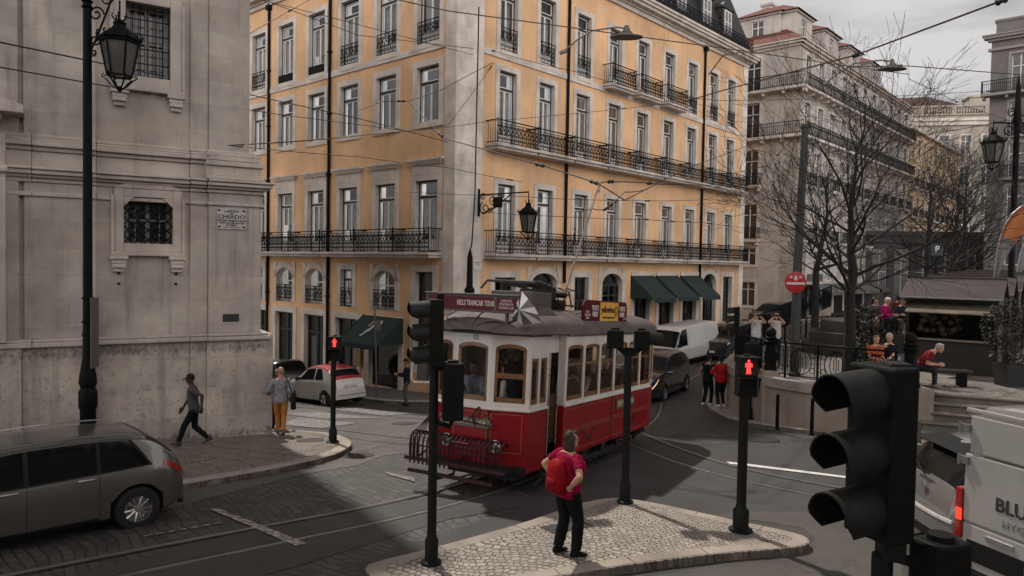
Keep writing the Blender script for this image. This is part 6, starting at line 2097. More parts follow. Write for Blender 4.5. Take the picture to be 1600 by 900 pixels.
def person(label, pos, fwd, H=1.72, girth=1.0, skin='light', shirt=(.2, .2, .2), trousers=(.02, .02, .022), shoes=(.02, .02, .02), hair=('short', (.03, .02, .015)), sleeves='short', legw=1.0,
           feet=None, pelvis=None, lean=0.0, hands=None, elbows=None, yaw=0.0, pitch=0.0, bust=0, vox=.014, group=None, twist=0.0, skirt=None, neck_v=False, palms=None, curl=.5, roll=0.0):
    k = H / 1.72
    t = thing('person', label, 'person', pos, math.atan2(fwd[1], fwd[0]) - PI / 2, group)
    hz = (.525 * H) if pelvis is None else pelvis
    T = Matrix.Translation((0, 0, hz)) @ Matrix.Rotation(-lean, 4, 'X') @ Matrix.Rotation(twist, 4, 'Z') @ Matrix.Rotation(roll, 4, 'Y')
    V = Vector
    gx = girth
    tl = .30 * H                       # pelvis to neck base
    body, sh, tr = MB(), MB(), MB()
    core = [(-.09 * k, .11, .085, 0), (0, .150, .105, -.005), (.12 * k, .145, .10, .0), (.22 * k, .135, .098, .005), (.34 * k, .150, .108, .005), (.43 * k, .160, .105, 0), (tl - .02 * k, .150, .085, -.005), (tl + .03 * k, .07, .06, -.005)]
    torso(body, T, [(z, w_ * k * gx, d_ * k * gx, y) for z, w_, d_, y in core])
    # shoulders, arms
    shd = [T @ V((s * .180 * k * (.5 + .5 * gx), -.005, tl - .045 * k)) for s in (1, -1)]
    l1, l2 = .285 * k, .255 * k
    H_ = hands or [None, None]
    E_ = elbows or [None, None]
    el, wr = [], []
    for i, s in enumerate((1, -1)):
        tgt = V(H_[i]) if H_[i] is not None else V((s * .27 * k * gx, .07, hz - .06 * k))
        hint = V(E_[i]) if E_[i] is not None else V((s * .35, -1, -.1))
        e, w_ = ik(shd[i], tgt, l1, l2, hint); el.append(e); wr.append(w_)
        ag = .5 + .5 * gx
        body.ball(tuple(shd[i]), .058 * k * ag, 10)
        seg(body, shd[i], e, .050 * k * ag, .040 * k * ag, .006)
        seg(body, e, w_, .041 * k * ag, .027 * k * ag, .006)
        d = (w_ - e).normalized()
        pn = V(palms[i]) if palms and palms[i] else V((-s, .15, 0))
        if abs(pn.normalized().dot(d)) > .9: pn = V((0, 1, 0))
        hand(body, w_ + d * .004, d, pn, s, k * (1.0 if vox < .008 else 1.12), curl)
    # neck and head
    nb = T @ V((0, -.005, tl + .0 * k))
    hc = T @ V((0, .028, tl + .185 * k))
    HM = Matrix.Translation(hc) @ Matrix.Rotation(-lean * .4, 4, 'X') @ Matrix.Rotation(yaw, 4, 'Z') @ Matrix.Rotation(-pitch, 4, 'X')
    body.tube([nb, (nb + hc) / 2, hc - V((0, .01, .03))], [.062 * k, .053 * k, .055 * k], 12)
    rings = []
    for z, w_, f, bk in ((-.112, .030, .058, .0), (-.100, .045, .075, .02), (-.075, .058, .083, .045), (-.04, .066, .086, .075), (0, .072, .088, .092), (.04, .075, .088, .098), (.075, .070, .078, .092), (.10, .052, .055, .07), (.118, .022, .02, .03)):
        r_ = []
        for j in range(16):
            a = 2 * PI * j / 16
            y = math.sin(a)
            r_.append(HM @ V((w_ * k * math.cos(a), (f * y if y > 0 else bk * y) * k, z * k)))
        rings.append(r_)
    body.loft(rings)
    nose = [(0, .086, .015), (0, .098, -.012), (0, .106, -.030)]
    body.tube([HM @ (V(p) * k) for p in nose], [.008 * k, .010 * k, .013 * k], 8)
    body.ball(tuple(HM @ (V((0, .083, -.070)) * k)), (.020 * k, .012 * k, .010 * k), 8)       # lips
    body.ball(tuple(HM @ (V((0, .068, -.098)) * k)), .020 * k, 8)                              # chin
    for s in (1, -1):
        body.tube([HM @ (V((s * .070, -.005, .02)) * k), HM @ (V((s * .080, -.012, .0)) * k), HM @ (V((s * .070, -.002, -.03)) * k)], [.010 * k, .016 * k, .008 * k], 8)
        body.ball(tuple(HM @ (V((s * .033, .080, .022)) * k)), (.022 * k, .010 * k, .008 * k), 8)  # brow
    # legs
    hip = [V((s * .088 * k * gx, 0, hz - .03 * k)) for s in (1, -1)]
    F_ = feet or [(.10 * k, 0, .085 * k), (-.10 * k, 0, .085 * k)]
    L1, L2 = .233 * H, .233 * H
    kn, an = [], []
    for i in range(2):
        a_, c_ = ik(hip[i], V(F_[i][:3]), L1, L2, V((0, 1, .05)))
        kn.append(a_); an.append(c_)
        seg(body, hip[i], a_, .078 * k * gx, .050 * k, .0)
        seg(body, a_, c_, .052 * k, .036 * k, .008)
    bo = body.build('body', SKINS[skin], t, recalc=False); remesh(bo, vox, 2)
    # shirt
    hem = (-.075 if shirt_tuck(trousers) else -.02)
    c2 = [(hem * k, .172, .128, -.004), (.03 * k, .170, .125, -.004), (.12 * k, .162, .118, .0), (.22 * k, .152, .115, .006), (.34 * k, .166, .125, .008), (.43 * k, .172, .118, 0), (tl - .025 * k, .160, .098, -.006), (tl + .02 * k, .078, .066, -.006)]
    torso(sh, T, [(z, w_ * k * gx, d_ * k * gx + (.012 * bust if .3 < z / k < .4 else 0), y) for z, w_, d_, y in c2])
    if bust:
        for s in (1, -1): sh.ball(tuple(T @ V((s * .075 * k * gx, .085 * k * gx, .33 * k))), .075 * k * gx * (.85 + .15 * bust), 12)
        if gx > 1.1: sh.ball(tuple(T @ V((0, .05 * k * gx, .13 * k))), (.13 * k * gx, .10 * k * gx, .12 * k), 12)
    for i in range(2):
        ag = .5 + .5 * gx
        sh.ball(tuple(shd[i]), .068 * k * ag, 10)
        if sleeves == 'none': continue
        if sleeves == 'short':
            m_ = shd[i].lerp(el[i], .62); sh.tube([shd[i], shd[i].lerp(el[i], .3), m_], [.068 * k * ag, .064 * k * ag, .062 * k * ag], 10)
        else:
            sh.tube([shd[i], shd[i].lerp(el[i], .5), el[i]], [.068 * k * ag, .060 * k * ag, .055 * k * ag], 10); sh.ball(tuple(el[i]), .055 * k * ag, 10)
            sh.tube([el[i], el[i].lerp(wr[i], .5), el[i].lerp(wr[i], .94)], [.055 * k * ag, .048 * k * ag, .042 * k * ag], 10)
    so = sh.build('shirt', cloth('shirt_%02x%02x%02x' % tuple(int(c * 255) for c in shirt), shirt), t, recalc=False); remesh(so, vox, 3); wrinkle(so, .022 * k)
    # trousers
    torso(tr, Matrix.Translation((0, 0, hz)), [(-.11 * k, .13 * k * gx, .105 * k * gx, 0), (-.03 * k, .165 * k * gx, .125 * k * gx, -.006), (.05 * k, .160 * k * gx, .118 * k * gx, -.004), (.10 * k, .150 * k * gx, .112 * k * gx, 0)])
    for i in range(2):
        w0 = .094 * k * gx
        tr.ball(tuple(hip[i]), w0, 12)
        tr.tube([hip[i], hip[i].lerp(kn[i], .5), kn[i]], [w0, w0 * .86, .070 * k * (.5 + .5 * gx)], 12); tr.ball(tuple(kn[i]), .070 * k * (.5 + .5 * gx), 12)
        tr.tube([kn[i], kn[i].lerp(an[i], .45), kn[i].lerp(an[i], .97)], [.070 * k * (.5 + .5 * gx), .064 * k * legw, .056 * k * legw], 12)
    to = tr.build('trousers', cloth('leg_%02x%02x%02x' % tuple(int(c * 255) for c in trousers), trousers), t, recalc=False); remesh(to, vox, 3); wrinkle(to, .020 * k)
    # shoes
    for i, s in enumerate((1, -1)):
        q = MB()
        a = an[i]
        ang = F_[i][3] if len(F_[i]) > 3 else -s * .15
        tip_ = F_[i][4] if len(F_[i]) > 4 else 0
        Ms_ = Matrix.Translation(a) @ Matrix.Rotation(ang, 4, 'Z') @ Matrix.Rotation(tip_, 4, 'X')
        rr = []
        for y, w_, z0, z1 in ((-.085, .022, -.07, -.015), (-.065, .036, -.083, .02), (0, .038, -.083, .03), (.05, .042, -.083, -.005), (.10, .046, -.083, -.035), (.14, .042, -.083, -.045), (.168, .022, -.078, -.055)):
            rr.append([Ms_ @ (V((w_ * math.copysign(abs(math.cos(b_)) ** .6, math.cos(b_)), y, (z0 + z1) / 2 + (z1 - z0) / 2 * math.sin(b_))) * k) for b_ in [2 * PI * j / 12 for j in range(12)]])
        q.loft(rr)
        q.build('shoe', cloth('shoe_%02x%02x%02x' % tuple(int(c * 255) for c in shoes), shoes, .6), t, smooth=70)
    # hair
    st, hcol = hair
    hb = MB()
    def hball(c, r): hb.ball(tuple(HM @ (V(c) * k)), tuple(x * k for x in r), 14)
    if st in ('short', 'bob', 'long', 'bun'):
        hball((0, -.020, .035), (.083, .092, .092)); hball((0, .028, .082), (.064, .054, .040))
    if st == 'short': hball((0, -.045, -.01), (.072, .062, .07))
    if st in ('bob', 'long'):
        dn = -.225 if st == 'bob' else -.26
        for s in (1, -1): hb.tube([HM @ (V((s * .066, -.005, .05)) * k), HM @ (V((s * .080, -.015, -.04)) * k), HM @ (V((s * .078, -.03, dn + .02)) * k)], [.035 * k, .034 * k, .020 * k], 10)
        rr = []
        for z, w_ in ((.06, .084), (-.03, .096), (-.10, .108), (dn, .106)):
            rr.append([HM @ (V((w_ * math.cos(a), -.035 + .072 * math.sin(a), z)) * k) for a in [2 * PI * j / 14 for j in range(14)]])
        hb.loft(rr)
    if st == 'bun': hball((0, -.085, .09), (.045, .045, .042)); hball((0, -.05, -.02), (.068, .05, .06))
    if st in ('cap', 'hood'):
        hball((0, -.014, .035), (.086, .100, .093))
        if st == 'cap': hb.loft([[HM @ (V((x, y, z)) * k) for x, y, z in q] for q in ([(-.07, .06, .04), (.07, .06, .04), (.07, .06, .055), (-.07, .06, .055)], [(-.05, .165, .028), (.05, .165, .028), (.05, .165, .038), (-.05, .165, .038)])])
        else: hball((0, -.05, -.05), (.095, .085, .09))
    if hb.v:
        ho = hb.build({'cap': 'cap', 'hood': 'hood'}.get(st, 'hair'), hairm('%02x%02x%02x' % tuple(int(c * 255) for c in hcol), hcol), t, recalc=False); remesh(ho, min(vox, .01), 2); wrinkle(ho, .014 * k, 'hair_strands', .022)
    e_ = MB()
    for s in (1, -1): e_.ball(tuple(HM @ (V((s * .031, .0825, .003)) * k)), (.012 * k, .007 * k, .006 * k), 8)
    e_.build('eyes', EYE, t, smooth=80)
    t['_'] = 0; del t['_']
    return dict(root=t, HM=HM, T=T, k=k, wr=wr, el=el, hz=hz, shd=shd, tl=tl)
def shirt_tuck(c): return True
def backpack(P, col, label, s=1.0, owner_side=True, y0=-.13):
    """a bag worn on the back: a thing of its own that hangs from the wearer's shoulders"""
    t = P['root']; k = P['k']
    Mw = mat_full(t) @ P['T']
    o = thing('backpack', label, 'backpack', Mw.to_translation(), t.rotation_euler.z)
    D = mat_full(o).inverted() @ Mw
    b = MB()
    rr = []
    zz = P['tl']
    for z, w_, d_ in ((-.02, .10, .05), (.0, .14, .085), (.08, .158, .11), (.22, .155, .11), (.34, .135, .09), (.41, .09, .055), (.43, .04, .02)):
        rr.append([D @ (V3((w_ * math.copysign(abs(math.cos(a)) ** .7, math.cos(a)), y0 - .08 + d_ * math.copysign(abs(math.sin(a)) ** .7, math.sin(a)), z)) * k * s) for a in [2 * PI * j / 20 for j in range(20)]])
    b.loft(rr); b.build('bag', cloth('bag_%02x%02x%02x' % tuple(int(c * 255) for c in col), col, .7), o, smooth=70)
    b = MB(); 
    rr = []
    for z, w_, d_ in ((.02, .10, .03), (.05, .115, .045), (.15, .115, .045), (.19, .10, .02)):
        rr.append([D @ (V3((w_ * math.cos(a), y0 - .17 + d_ * math.sin(a), z)) * k * s) for a in [2 * PI * j / 16 for j in range(16)]])
    b.loft(rr); b.build('pocket', cloth('bag_%02x%02x%02x' % tuple(int(c * 255) for c in sc(col, .7)), sc(col, .7), .7), o, smooth=70)
    for sx in (1, -1):
        b = MB()
        b.tube([D @ (V3(p) * k) for p in ((sx * .09, y0 - .0, .40), (sx * .115, -.06, .475), (sx * .12, .05, .47), (sx * .13, .125, .36), (sx * .15, .10, .2), (sx * .15, y0 + .0, .06))], [.018] * 6, 6)
        b.build('strap', cloth('strap', sc(col, .55), .7), o, smooth=70)
    return o
V3 = Vector
# --- woman in red on the island
p = gp(885, 866, .118)
wf = Vector((.86, .51)).normalized()
W = person('woman in magenta shirt standing on the traffic island with hands on hips', p, wf, 1.63, 1.28, 'light', (.25, .004, .036), (.008, .008, .009), (.008, .008, .008),
    ('bob', (.050, .034, .026)), 'short', feet=[(.13, .06, .082, -.2), (-.11, -.06, .082, .1)], hands=[(.205, -.10, .96), (-.21, -.06, .96)], elbows=[(1, -.25, -.1), (-1, -.8, 0)], yaw=-.30, bust=2, vox=.0075, legw=1.3,
    palms=[(-.6, .6, 0), (.6, .6, 0)], curl=.35, lean=.03)
backpack(W, (.26, .005, .010), 'bright red backpack on the back of the woman on the island', 1.05, y0=-.10)
b = MB()
for s in (1, -1): b.tube([W['HM'] @ (V3((s * .031 + .019 * math.cos(a), .100, .002 + .016 * math.sin(a))) * W['k']) for a in [2 * PI * j / 10 for j in range(11)]], .0022, 4); b.tube([W['HM'] @ (V3(q) * W['k']) for q in ((s * .05, .098, .006), (s * .080, .0, .012))], .002, 4)
b.build('glasses', M('glasses_wire', (.2, .18, .16), .3, .7), W['root'])
# --- man walking along the church
p = gp(303, 696, .118)
person('man in grey shirt, black cap and black trousers walking past the church wall', p, (-.96, -.28), 1.76, 1.0, 'dark', (.060, .058, .058), (.010, .010, .011), (.05, .048, .046), ('cap', (.010, .010, .010)), 'short',
    feet=[(.07, -.30, .16, 0, -.5), (-.07, .34, .09, 0, .25)], pelvis=.885, hands=[(.27, .28, .86), (-.29, -.20, .98)], elbows=[(.4, -1, 0), (-.4, -1, -.2)], yaw=.2, pitch=.25, lean=.08, vox=.010)
# --- couple beyond the church corner
p = gp(438, 678, .118)
O = person('bald man in grey shirt and ochre trousers walking away beyond the church corner', p, (-.25, .97), 1.80, 1.05, 'tan', (.20, .20, .215), (.36, .15, .04), (.16, .12, .09), ('bald', (0, 0, 0)), 'long',
    feet=[(.08, -.22, .13, 0, -.4), (-.07, .16, .085)], pelvis=.93, hands=[(.30, .0, .93), (-.30, .14, 1.05)], vox=.010)
t = thing('shoulder_bag', 'black shoulder bag at the hip of the man in ochre trousers', 'bag', O['root'].location, O['root'].rotation_euler.z)
b = MB(); b.loft([[(.33 + .07 * math.cos(a), -.05 + w_ * math.sin(a), z) for a in [2 * PI * j / 12 for j in range(12)]] for z, w_ in ((.66, .08), (.70, .15), (.9, .17), (1.06, .15), (1.12, .08))]); b.build('bag', cloth('black_bag', (.014, .013, .013)), t, smooth=70)
b = MB(); b.tube([(.33, -.18, 1.05), (.22, -.16, 1.35), (.12, -.02, 1.555), (.2, .12, 1.3), (.33, .1, 1.05)], .014, 5); b.build('strap', cloth('black_bag', (.014, .013, .013)), t)
p = gp(423, 676, .118)
person('walker in pale blue shirt half hidden by the church corner', (p.x - .12, p.y + .9, g(p.x - .12, p.y + .9) + .118), (-.25, .97), 1.66, 1.0, 'tan', (.33, .39, .44), (.022, .022, .03), (.02, .02, .02), ('short', (.25, .22, .2)), 'long', hands=[(.27, .1, .95), None], vox=.012)
# --- figure with backpack at the left edge
p = gp(4, 676, .118)
B = person('dark clothed man with backpack at the left edge beside the portal', p, (.25, .95), 1.76, 1.05, 'dark', (.022, .021, .022), (.016, .015, .016), (.02, .02, .02), ('short', (.012, .010, .010)), 'long', vox=.012)
backpack(B, (.016, .016, .017), 'black backpack on the man at the left edge', 1.0)
# --- man with the phone before the yellow building
p = gp(635, 634, .118)
F = person('man in black jacket and grey trousers looking at his phone by the awning', p, (-.98, -.18), 1.75, .98, 'tan', (.013, .013, .015), (.075, .072, .070), (.014, .013, .013), ('short', (.02, .016, .014)), 'long',
    hands=[(.10, .34, 1.18), (-.06, .34, 1.16)], elbows=[(.6, -.4, -1), (-.6, -.4, -1)], pitch=.5, vox=.012)
o = MB().cbox((0, 0, 0), (.075, .014, .15)).build('phone', BLACKP); o.location = mat_full(F['root']) @ V3((.03, .42, 1.22)); o.rotation_euler = (-.5, 0, F['root'].rotation_euler.z)
tag(o, 'phone in the hands of the man in the black jacket', 'phone')
# --- two women by the wall
p = gp(1105, 634, .118)
person('woman in black sleeveless top and black trousers with white shoes at the kerb', p, (.75, .65), 1.62, 1.08, 'tan', (.007, .007, .0075), (.007, .007, .0075), (.55, .53, .5), ('bun', (.012, .010, .010)), 'none',
    feet=[(.09, .05, .085, -.2), (-.10, -.06, .085, .2)], hands=[(.25, .10, .86), (-.2, .2, 1.1)], bust=1, vox=.011)
p = gp(1126, 636, .118)
person('woman in red jacket and black leggings with white shoes at the kerb', p, (-.35, .93), 1.64, 1.2, 'dark', (.34, .012, .014), (.012, .012, .013), (.55, .53, .5), ('bun', (.010, .010, .010)), 'long',
    hands=[(.24, .12, 1.02), (-.18, .30, 1.15)], bust=1, vox=.011)
# --- two visitors taking pictures over the railing
for (px, py, lb, hr, fw, tr_) in ((1180, 566, 'person in white shirt and jeans photographing over the railing, left of the other photographer', ('short', (.10, .05, .03)), (-.15, -1), (.045, .055, .075)), (1211, 567, 'person in white top and dark waistcoat photographing beside the ornate post', ('long', (.03, .02, .016)), (-.3, -1), (.02, .02, .022))):
    p = at_z(px, py, ZT)
    Q = person(lb, p, fw, 1.66, 1.02, 'light', (.55, .52, .49), tr_, (.1, .1, .1), hr, 'short', hands=[(.07, .30, 1.52), (-.07, .30, 1.52)], elbows=[(.9, 0, -1), (-.9, 0, -1)], pitch=.05, vox=.012)
    o = MB().cbox((0, 0, 0), (.15, .012, .075)).build('phone', BLACKP); o.location = mat_full(Q['root']) @ V3((0, .40, 1.575)); o.rotation_euler = (0, 0, Q['root'].rotation_euler.z)
    tag(o, 'phone held up by the ' + ('jeans wearer at the railing' if px == 1180 else 'photographer beside the ornate post'), 'phone')
# --- plinth with people sitting, and the people before the stalls
mp_c = Vector((12.75, 27.2))
t = thing('monument_plinth', 'stepped dark stone plinth with people sitting on it left of the stalls', 'plinth', (mp_c.x, mp_c.y, ZT))
DST = m_stone('dark_plinth_stone', (.055, .048, .042), .5)
for z0, z1, r in ((0, .40, 2.0), (.40, .80, 1.7), (.80, 1.22, 1.3)):
    b = MB(); b.lathe([(r, z0), (r, z1)], 8); b.build('plinth_step', DST, t, bevel=.02)
def sit(seat, dz=.0, kx=.12, reach=.42): return dict(pelvis=seat + .09, feet=[(kx, reach, .085 + dz), (-kx, reach, .085 + dz)])
SEAT = .46
bench = MB(); 
q0 = at_z(1352, 600, ZT)
bt = thing('long_bench', 'low dark bench with the seated couple behind the edge railing', 'bench', (q0.x + .55, q0.y + .18, ZT), R(-8))
b = MB(); b.box(-.8, 2.2, -.22, .22, .38, .44); b.build('seat', WOOD, bt, bevel=.01)
for x in (-.6, 2.0):
    b = MB(); b.box(x - .06, x + .06, -.2, .2, 0, .38); b.build('leg', IRON, bt)
p = at_z(1366, 600, ZT)
person('woman in orange top sitting on the bench beside her companion', (p.x, p.y, ZT), (.1, -1), 1.62, 1.05, 'light', (.40, .09, .05), (.02, .02, .02), (.3, .27, .24), ('short', (.20, .14, .09)), 'short', hands=[(.10, .26, .70), (-.10, .28, .66)], bust=1, vox=.012, **sit(SEAT))
p2 = at_z(1389, 600, ZT)
person('grey haired man in black shirt sitting with an arm around the woman in orange', (p2.x, p2.y + .05, ZT), (-.55, -.85), 1.75, 1.1, 'light', (.014, .014, .015), (.10, .085, .07), (.3, .28, .26), ('short', (.42, .38, .34)), 'short', hands=[(.12, .48, 1.05), (-.05, .40, .72)], vox=.012, **sit(SEAT))
p3 = at_z(1432, 603, ZT)
person('grey haired man in maroon shirt leaning forward on the bench', (p3.x, p3.y, ZT), (.85, -.5), 1.75, 1.1, 'light', (.16, .016, .024), (.03, .03, .035), (.2, .18, .16), ('short', (.30, .28, .27)), 'short', lean=.75, hands=[(.12, .48, .62), (-.12, .48, .62)], vox=.012, **sit(SEAT))
p = at_y(1370, 500, 22.6)
person('bald man in dark clothes standing behind the seated couple', (p.x, p.y, ZT), (-.2, -1), 1.64, 1.05, 'light', (.022, .022, .024), (.03, .03, .032), (.02, .02, .02), ('bald', (0, 0, 0)), 'long', pitch=.4, vox=.013)
def on_plinth(px, Y, lb, shirt, hr, lvl=1.22, **k):
    p = at_y(px, 470, Y)
    kk = dict(pelvis=.10, feet=[(.11, .42, -.31), (-.11, .42, -.31)], hands=[(.1, .36, .28), (-.1, .36, .28)], vox=.013, pitch=.35, lean=.15)
    kk.update(k)
    return person(lb, (p.x, p.y, ZT + lvl), kk.pop('fwd', (-.35, -.93)), 1.7, 1.08, kk.pop('skin', 'light'), shirt, kk.pop('trousers', (.02, .02, .022)), (.03, .03, .03), hr, 'long', **kk)
on_plinth(1364, 26.2, 'dark haired person in grey coat sitting on the plinth, left of the pink jacket', (.10, .10, .105), ('long', (.016, .013, .012)), fwd=(.2, -1))
on_plinth(1381, 26.1, 'white haired person in bright pink jacket sitting on the plinth', (.42, .018, .13), ('short', (.55, .52, .48)), fwd=(.7, -.7))
on_plinth(1407, 26.4, 'person in dark blue top sitting at the right end of the plinth', (.035, .042, .055), ('short', (.02, .017, .015)), fwd=(-.1, -1), trousers=(.14, .09, .07), lean=.3)
p = at_y(1405, 450, 29.6)
person('person in maroon sweater standing behind the plinth', (p.x, p.y, ZT + .4), (.2, 1), 1.7, 1.05, 'dark', (.10, .018, .022), (.02, .02, .02), (.02, .02, .02), ('short', (.012, .010, .010)), 'long', vox=.014)
p = at_y(1334, 470, 25.6)
person('blond person in black coat standing left of the plinth by the tree', (p.x, p.y, ZT + .002), (.3, -.9), 1.78, 1.0, 'light', (.018, .018, .02), (.02, .02, .02), (.02, .02, .02), ('bob', (.42, .30, .17)), 'long', vox=.013)
# --- in the tram
TM = mat_full(tram)
fb = (-TR_B).normalized()
def rider(x, y, lb, shirt, hr, face=1, skin='light', z=.86, **k):
    p = TM @ V3((x, y, z))
    kk = dict(vox=.013, hands=[(.14, .36, .62), (-.14, .36, .62)], **sit(SEAT)) if 'stand' not in k else dict(vox=.013)
    k.pop('stand', None); kk.update(k)
    f = (fb.x * face, fb.y * face)
    f = kk.pop('fwd', f)
    return person(lb, p, f, 1.68, 1.05, skin, shirt, (.03, .03, .035), (.02, .02, .02), hr, kk.pop('sleeves', 'long'), **kk)
rider(-.32, .62, 'tram driver in blue grey shirt behind the front window', (.20, .24, .29), ('short', (.05, .04, .035)), 1, 'tan', .62, stand=1, pelvis=.86, hands=[(.25, .36, 1.10), (-.2, .36, 1.05)])
rider(.40, .95, 'dark haired passenger in black standing behind the right front window of the tram', (.016, .016, .018), ('long', (.016, .012, .010)), -1, 'light', .70, stand=1, pelvis=.80, fwd=(.5, .6))
rider(.12, 1.1, 'passenger in white blouse behind the open tram front', (.55, .53, .5), ('long', (.03, .02, .015)), -1, 'light', .62, stand=1, pelvis=.80, fwd=(-.7, .3))
for k, (x, y, c_, hh, lb) in enumerate(((.75, 2.35, (.06, .055, .05), ('short', (.03, .022, .02)), 'passenger in dark brown at the second side window of the tram'), (.75, 3.1, (.36, .34, .31), ('bob', (.22, .15, .09)), 'passenger in pale top with light brown hair at the third side window'), (.72, 3.9, (.03, .03, .045), ('short', (.02, .016, .014)), 'passenger in navy at the fourth side window of the tram'), (.72, 4.7, (.12, .04, .04), ('long', (.02, .015, .012)), 'passenger in dark red at the fifth side window'), (-.7, 2.4, (.25, .24, .23), ('short', (.3, .28, .26)), 'grey haired passenger on the far side of the tram'), (-.7, 3.9, (.05, .08, .06), ('short', (.03, .02, .02)), 'passenger in dark green on the far side of the tram'))):
    rider(x, y, lb, c_, hh, 1)
# ================================================================== vehicles
def interp(tab, x):
    """smooth interpolation through (x, value) pairs"""
    if x <= tab[0][0]: return tab[0][1]
    for i in range(len(tab) - 1):
        a, b = tab[i], tab[i + 1]
        if x <= b[0]:
            t = (x - a[0]) / (b[0] - a[0])
            m0 = 0 if i == 0 else (b[1] - tab[i - 1][1]) / (b[0] - tab[i - 1][0])
            m1 = 0 if i + 2 >= len(tab) else (tab[i + 2][1] - a[1]) / (tab[i + 2][0] - a[0])
            s = (b[1] - a[1]) / (b[0] - a[0])
            if m0 * s <= 0: m0 = 0
            if m1 * s <= 0: m1 = 0
            m0 = max(min(m0, 3 * s), -3 * abs(s)) if s >= 0 else max(min(m0, 0), 3 * s)
            m1 = max(min(m1, 3 * s), -3 * abs(s)) if s >= 0 else max(min(m1, 0), 3 * s)
            h = b[0] - a[0]
            return (2 * t ** 3 - 3 * t * t + 1) * a[1] + (t ** 3 - 2 * t * t + t) * h * m0 + (-2 * t ** 3 + 3 * t * t) * b[1] + (t ** 3 - t * t) * h * m1
    return tab[-1][1]
def car_paint(name, c, metal=.0, rough=.25):
    if name in _MC: return _MC[name]
    N = Nodes(name); N.P(Roughness=rough, Metallic=metal)
    N.bsdf.inputs['Coat Weight'].default_value = .8; N.bsdf.inputs['Coat Roughness'].default_value = .04
    v = N.coord()
    d = N.noise(v, 2.2, 6, .65)
    cc = N.mix(N.ramp(d, [(.4, 0.0), (.75, .35)]), c, sc(c, .75))
    sp = N.n('ShaderNodeSeparateXYZ', {0: v})
    low = N.ramp(sp.outputs[2], [(.0, .55), (.55, 0.0)])     # road dust towards the sills
    cc = N.mix(N.mix(1, low, N.ramp(d, [(.3, .5), (.7, 1.0)]), 'MULTIPLY'), cc, (.10, .09, .08))
    N.col(cc); _MC[name] = N.mat
    return N.mat
CGLASS = M('car_glass', (.006, .0065, .007), .05, 0, .05, 3, 0, .22)
TYRE = M('tyre_rubber', (.009, .0085, .0085), .8, 0, .2, 20)
ALLOY = M('alloy_rim', (.42, .41, .40), .3, .8, .1, 8)
TRIMB = M('black_plastic', (.008, .008, .008), .6, 0, .2, 12, 0, .25)
REDL = M('tail_lamp', (.30, .008, .010), .15, 0, .1, 6, 0, .5, .6)
HEADL = M('head_lamp', (.45, .45, .45), .08, .2, .1, 6)
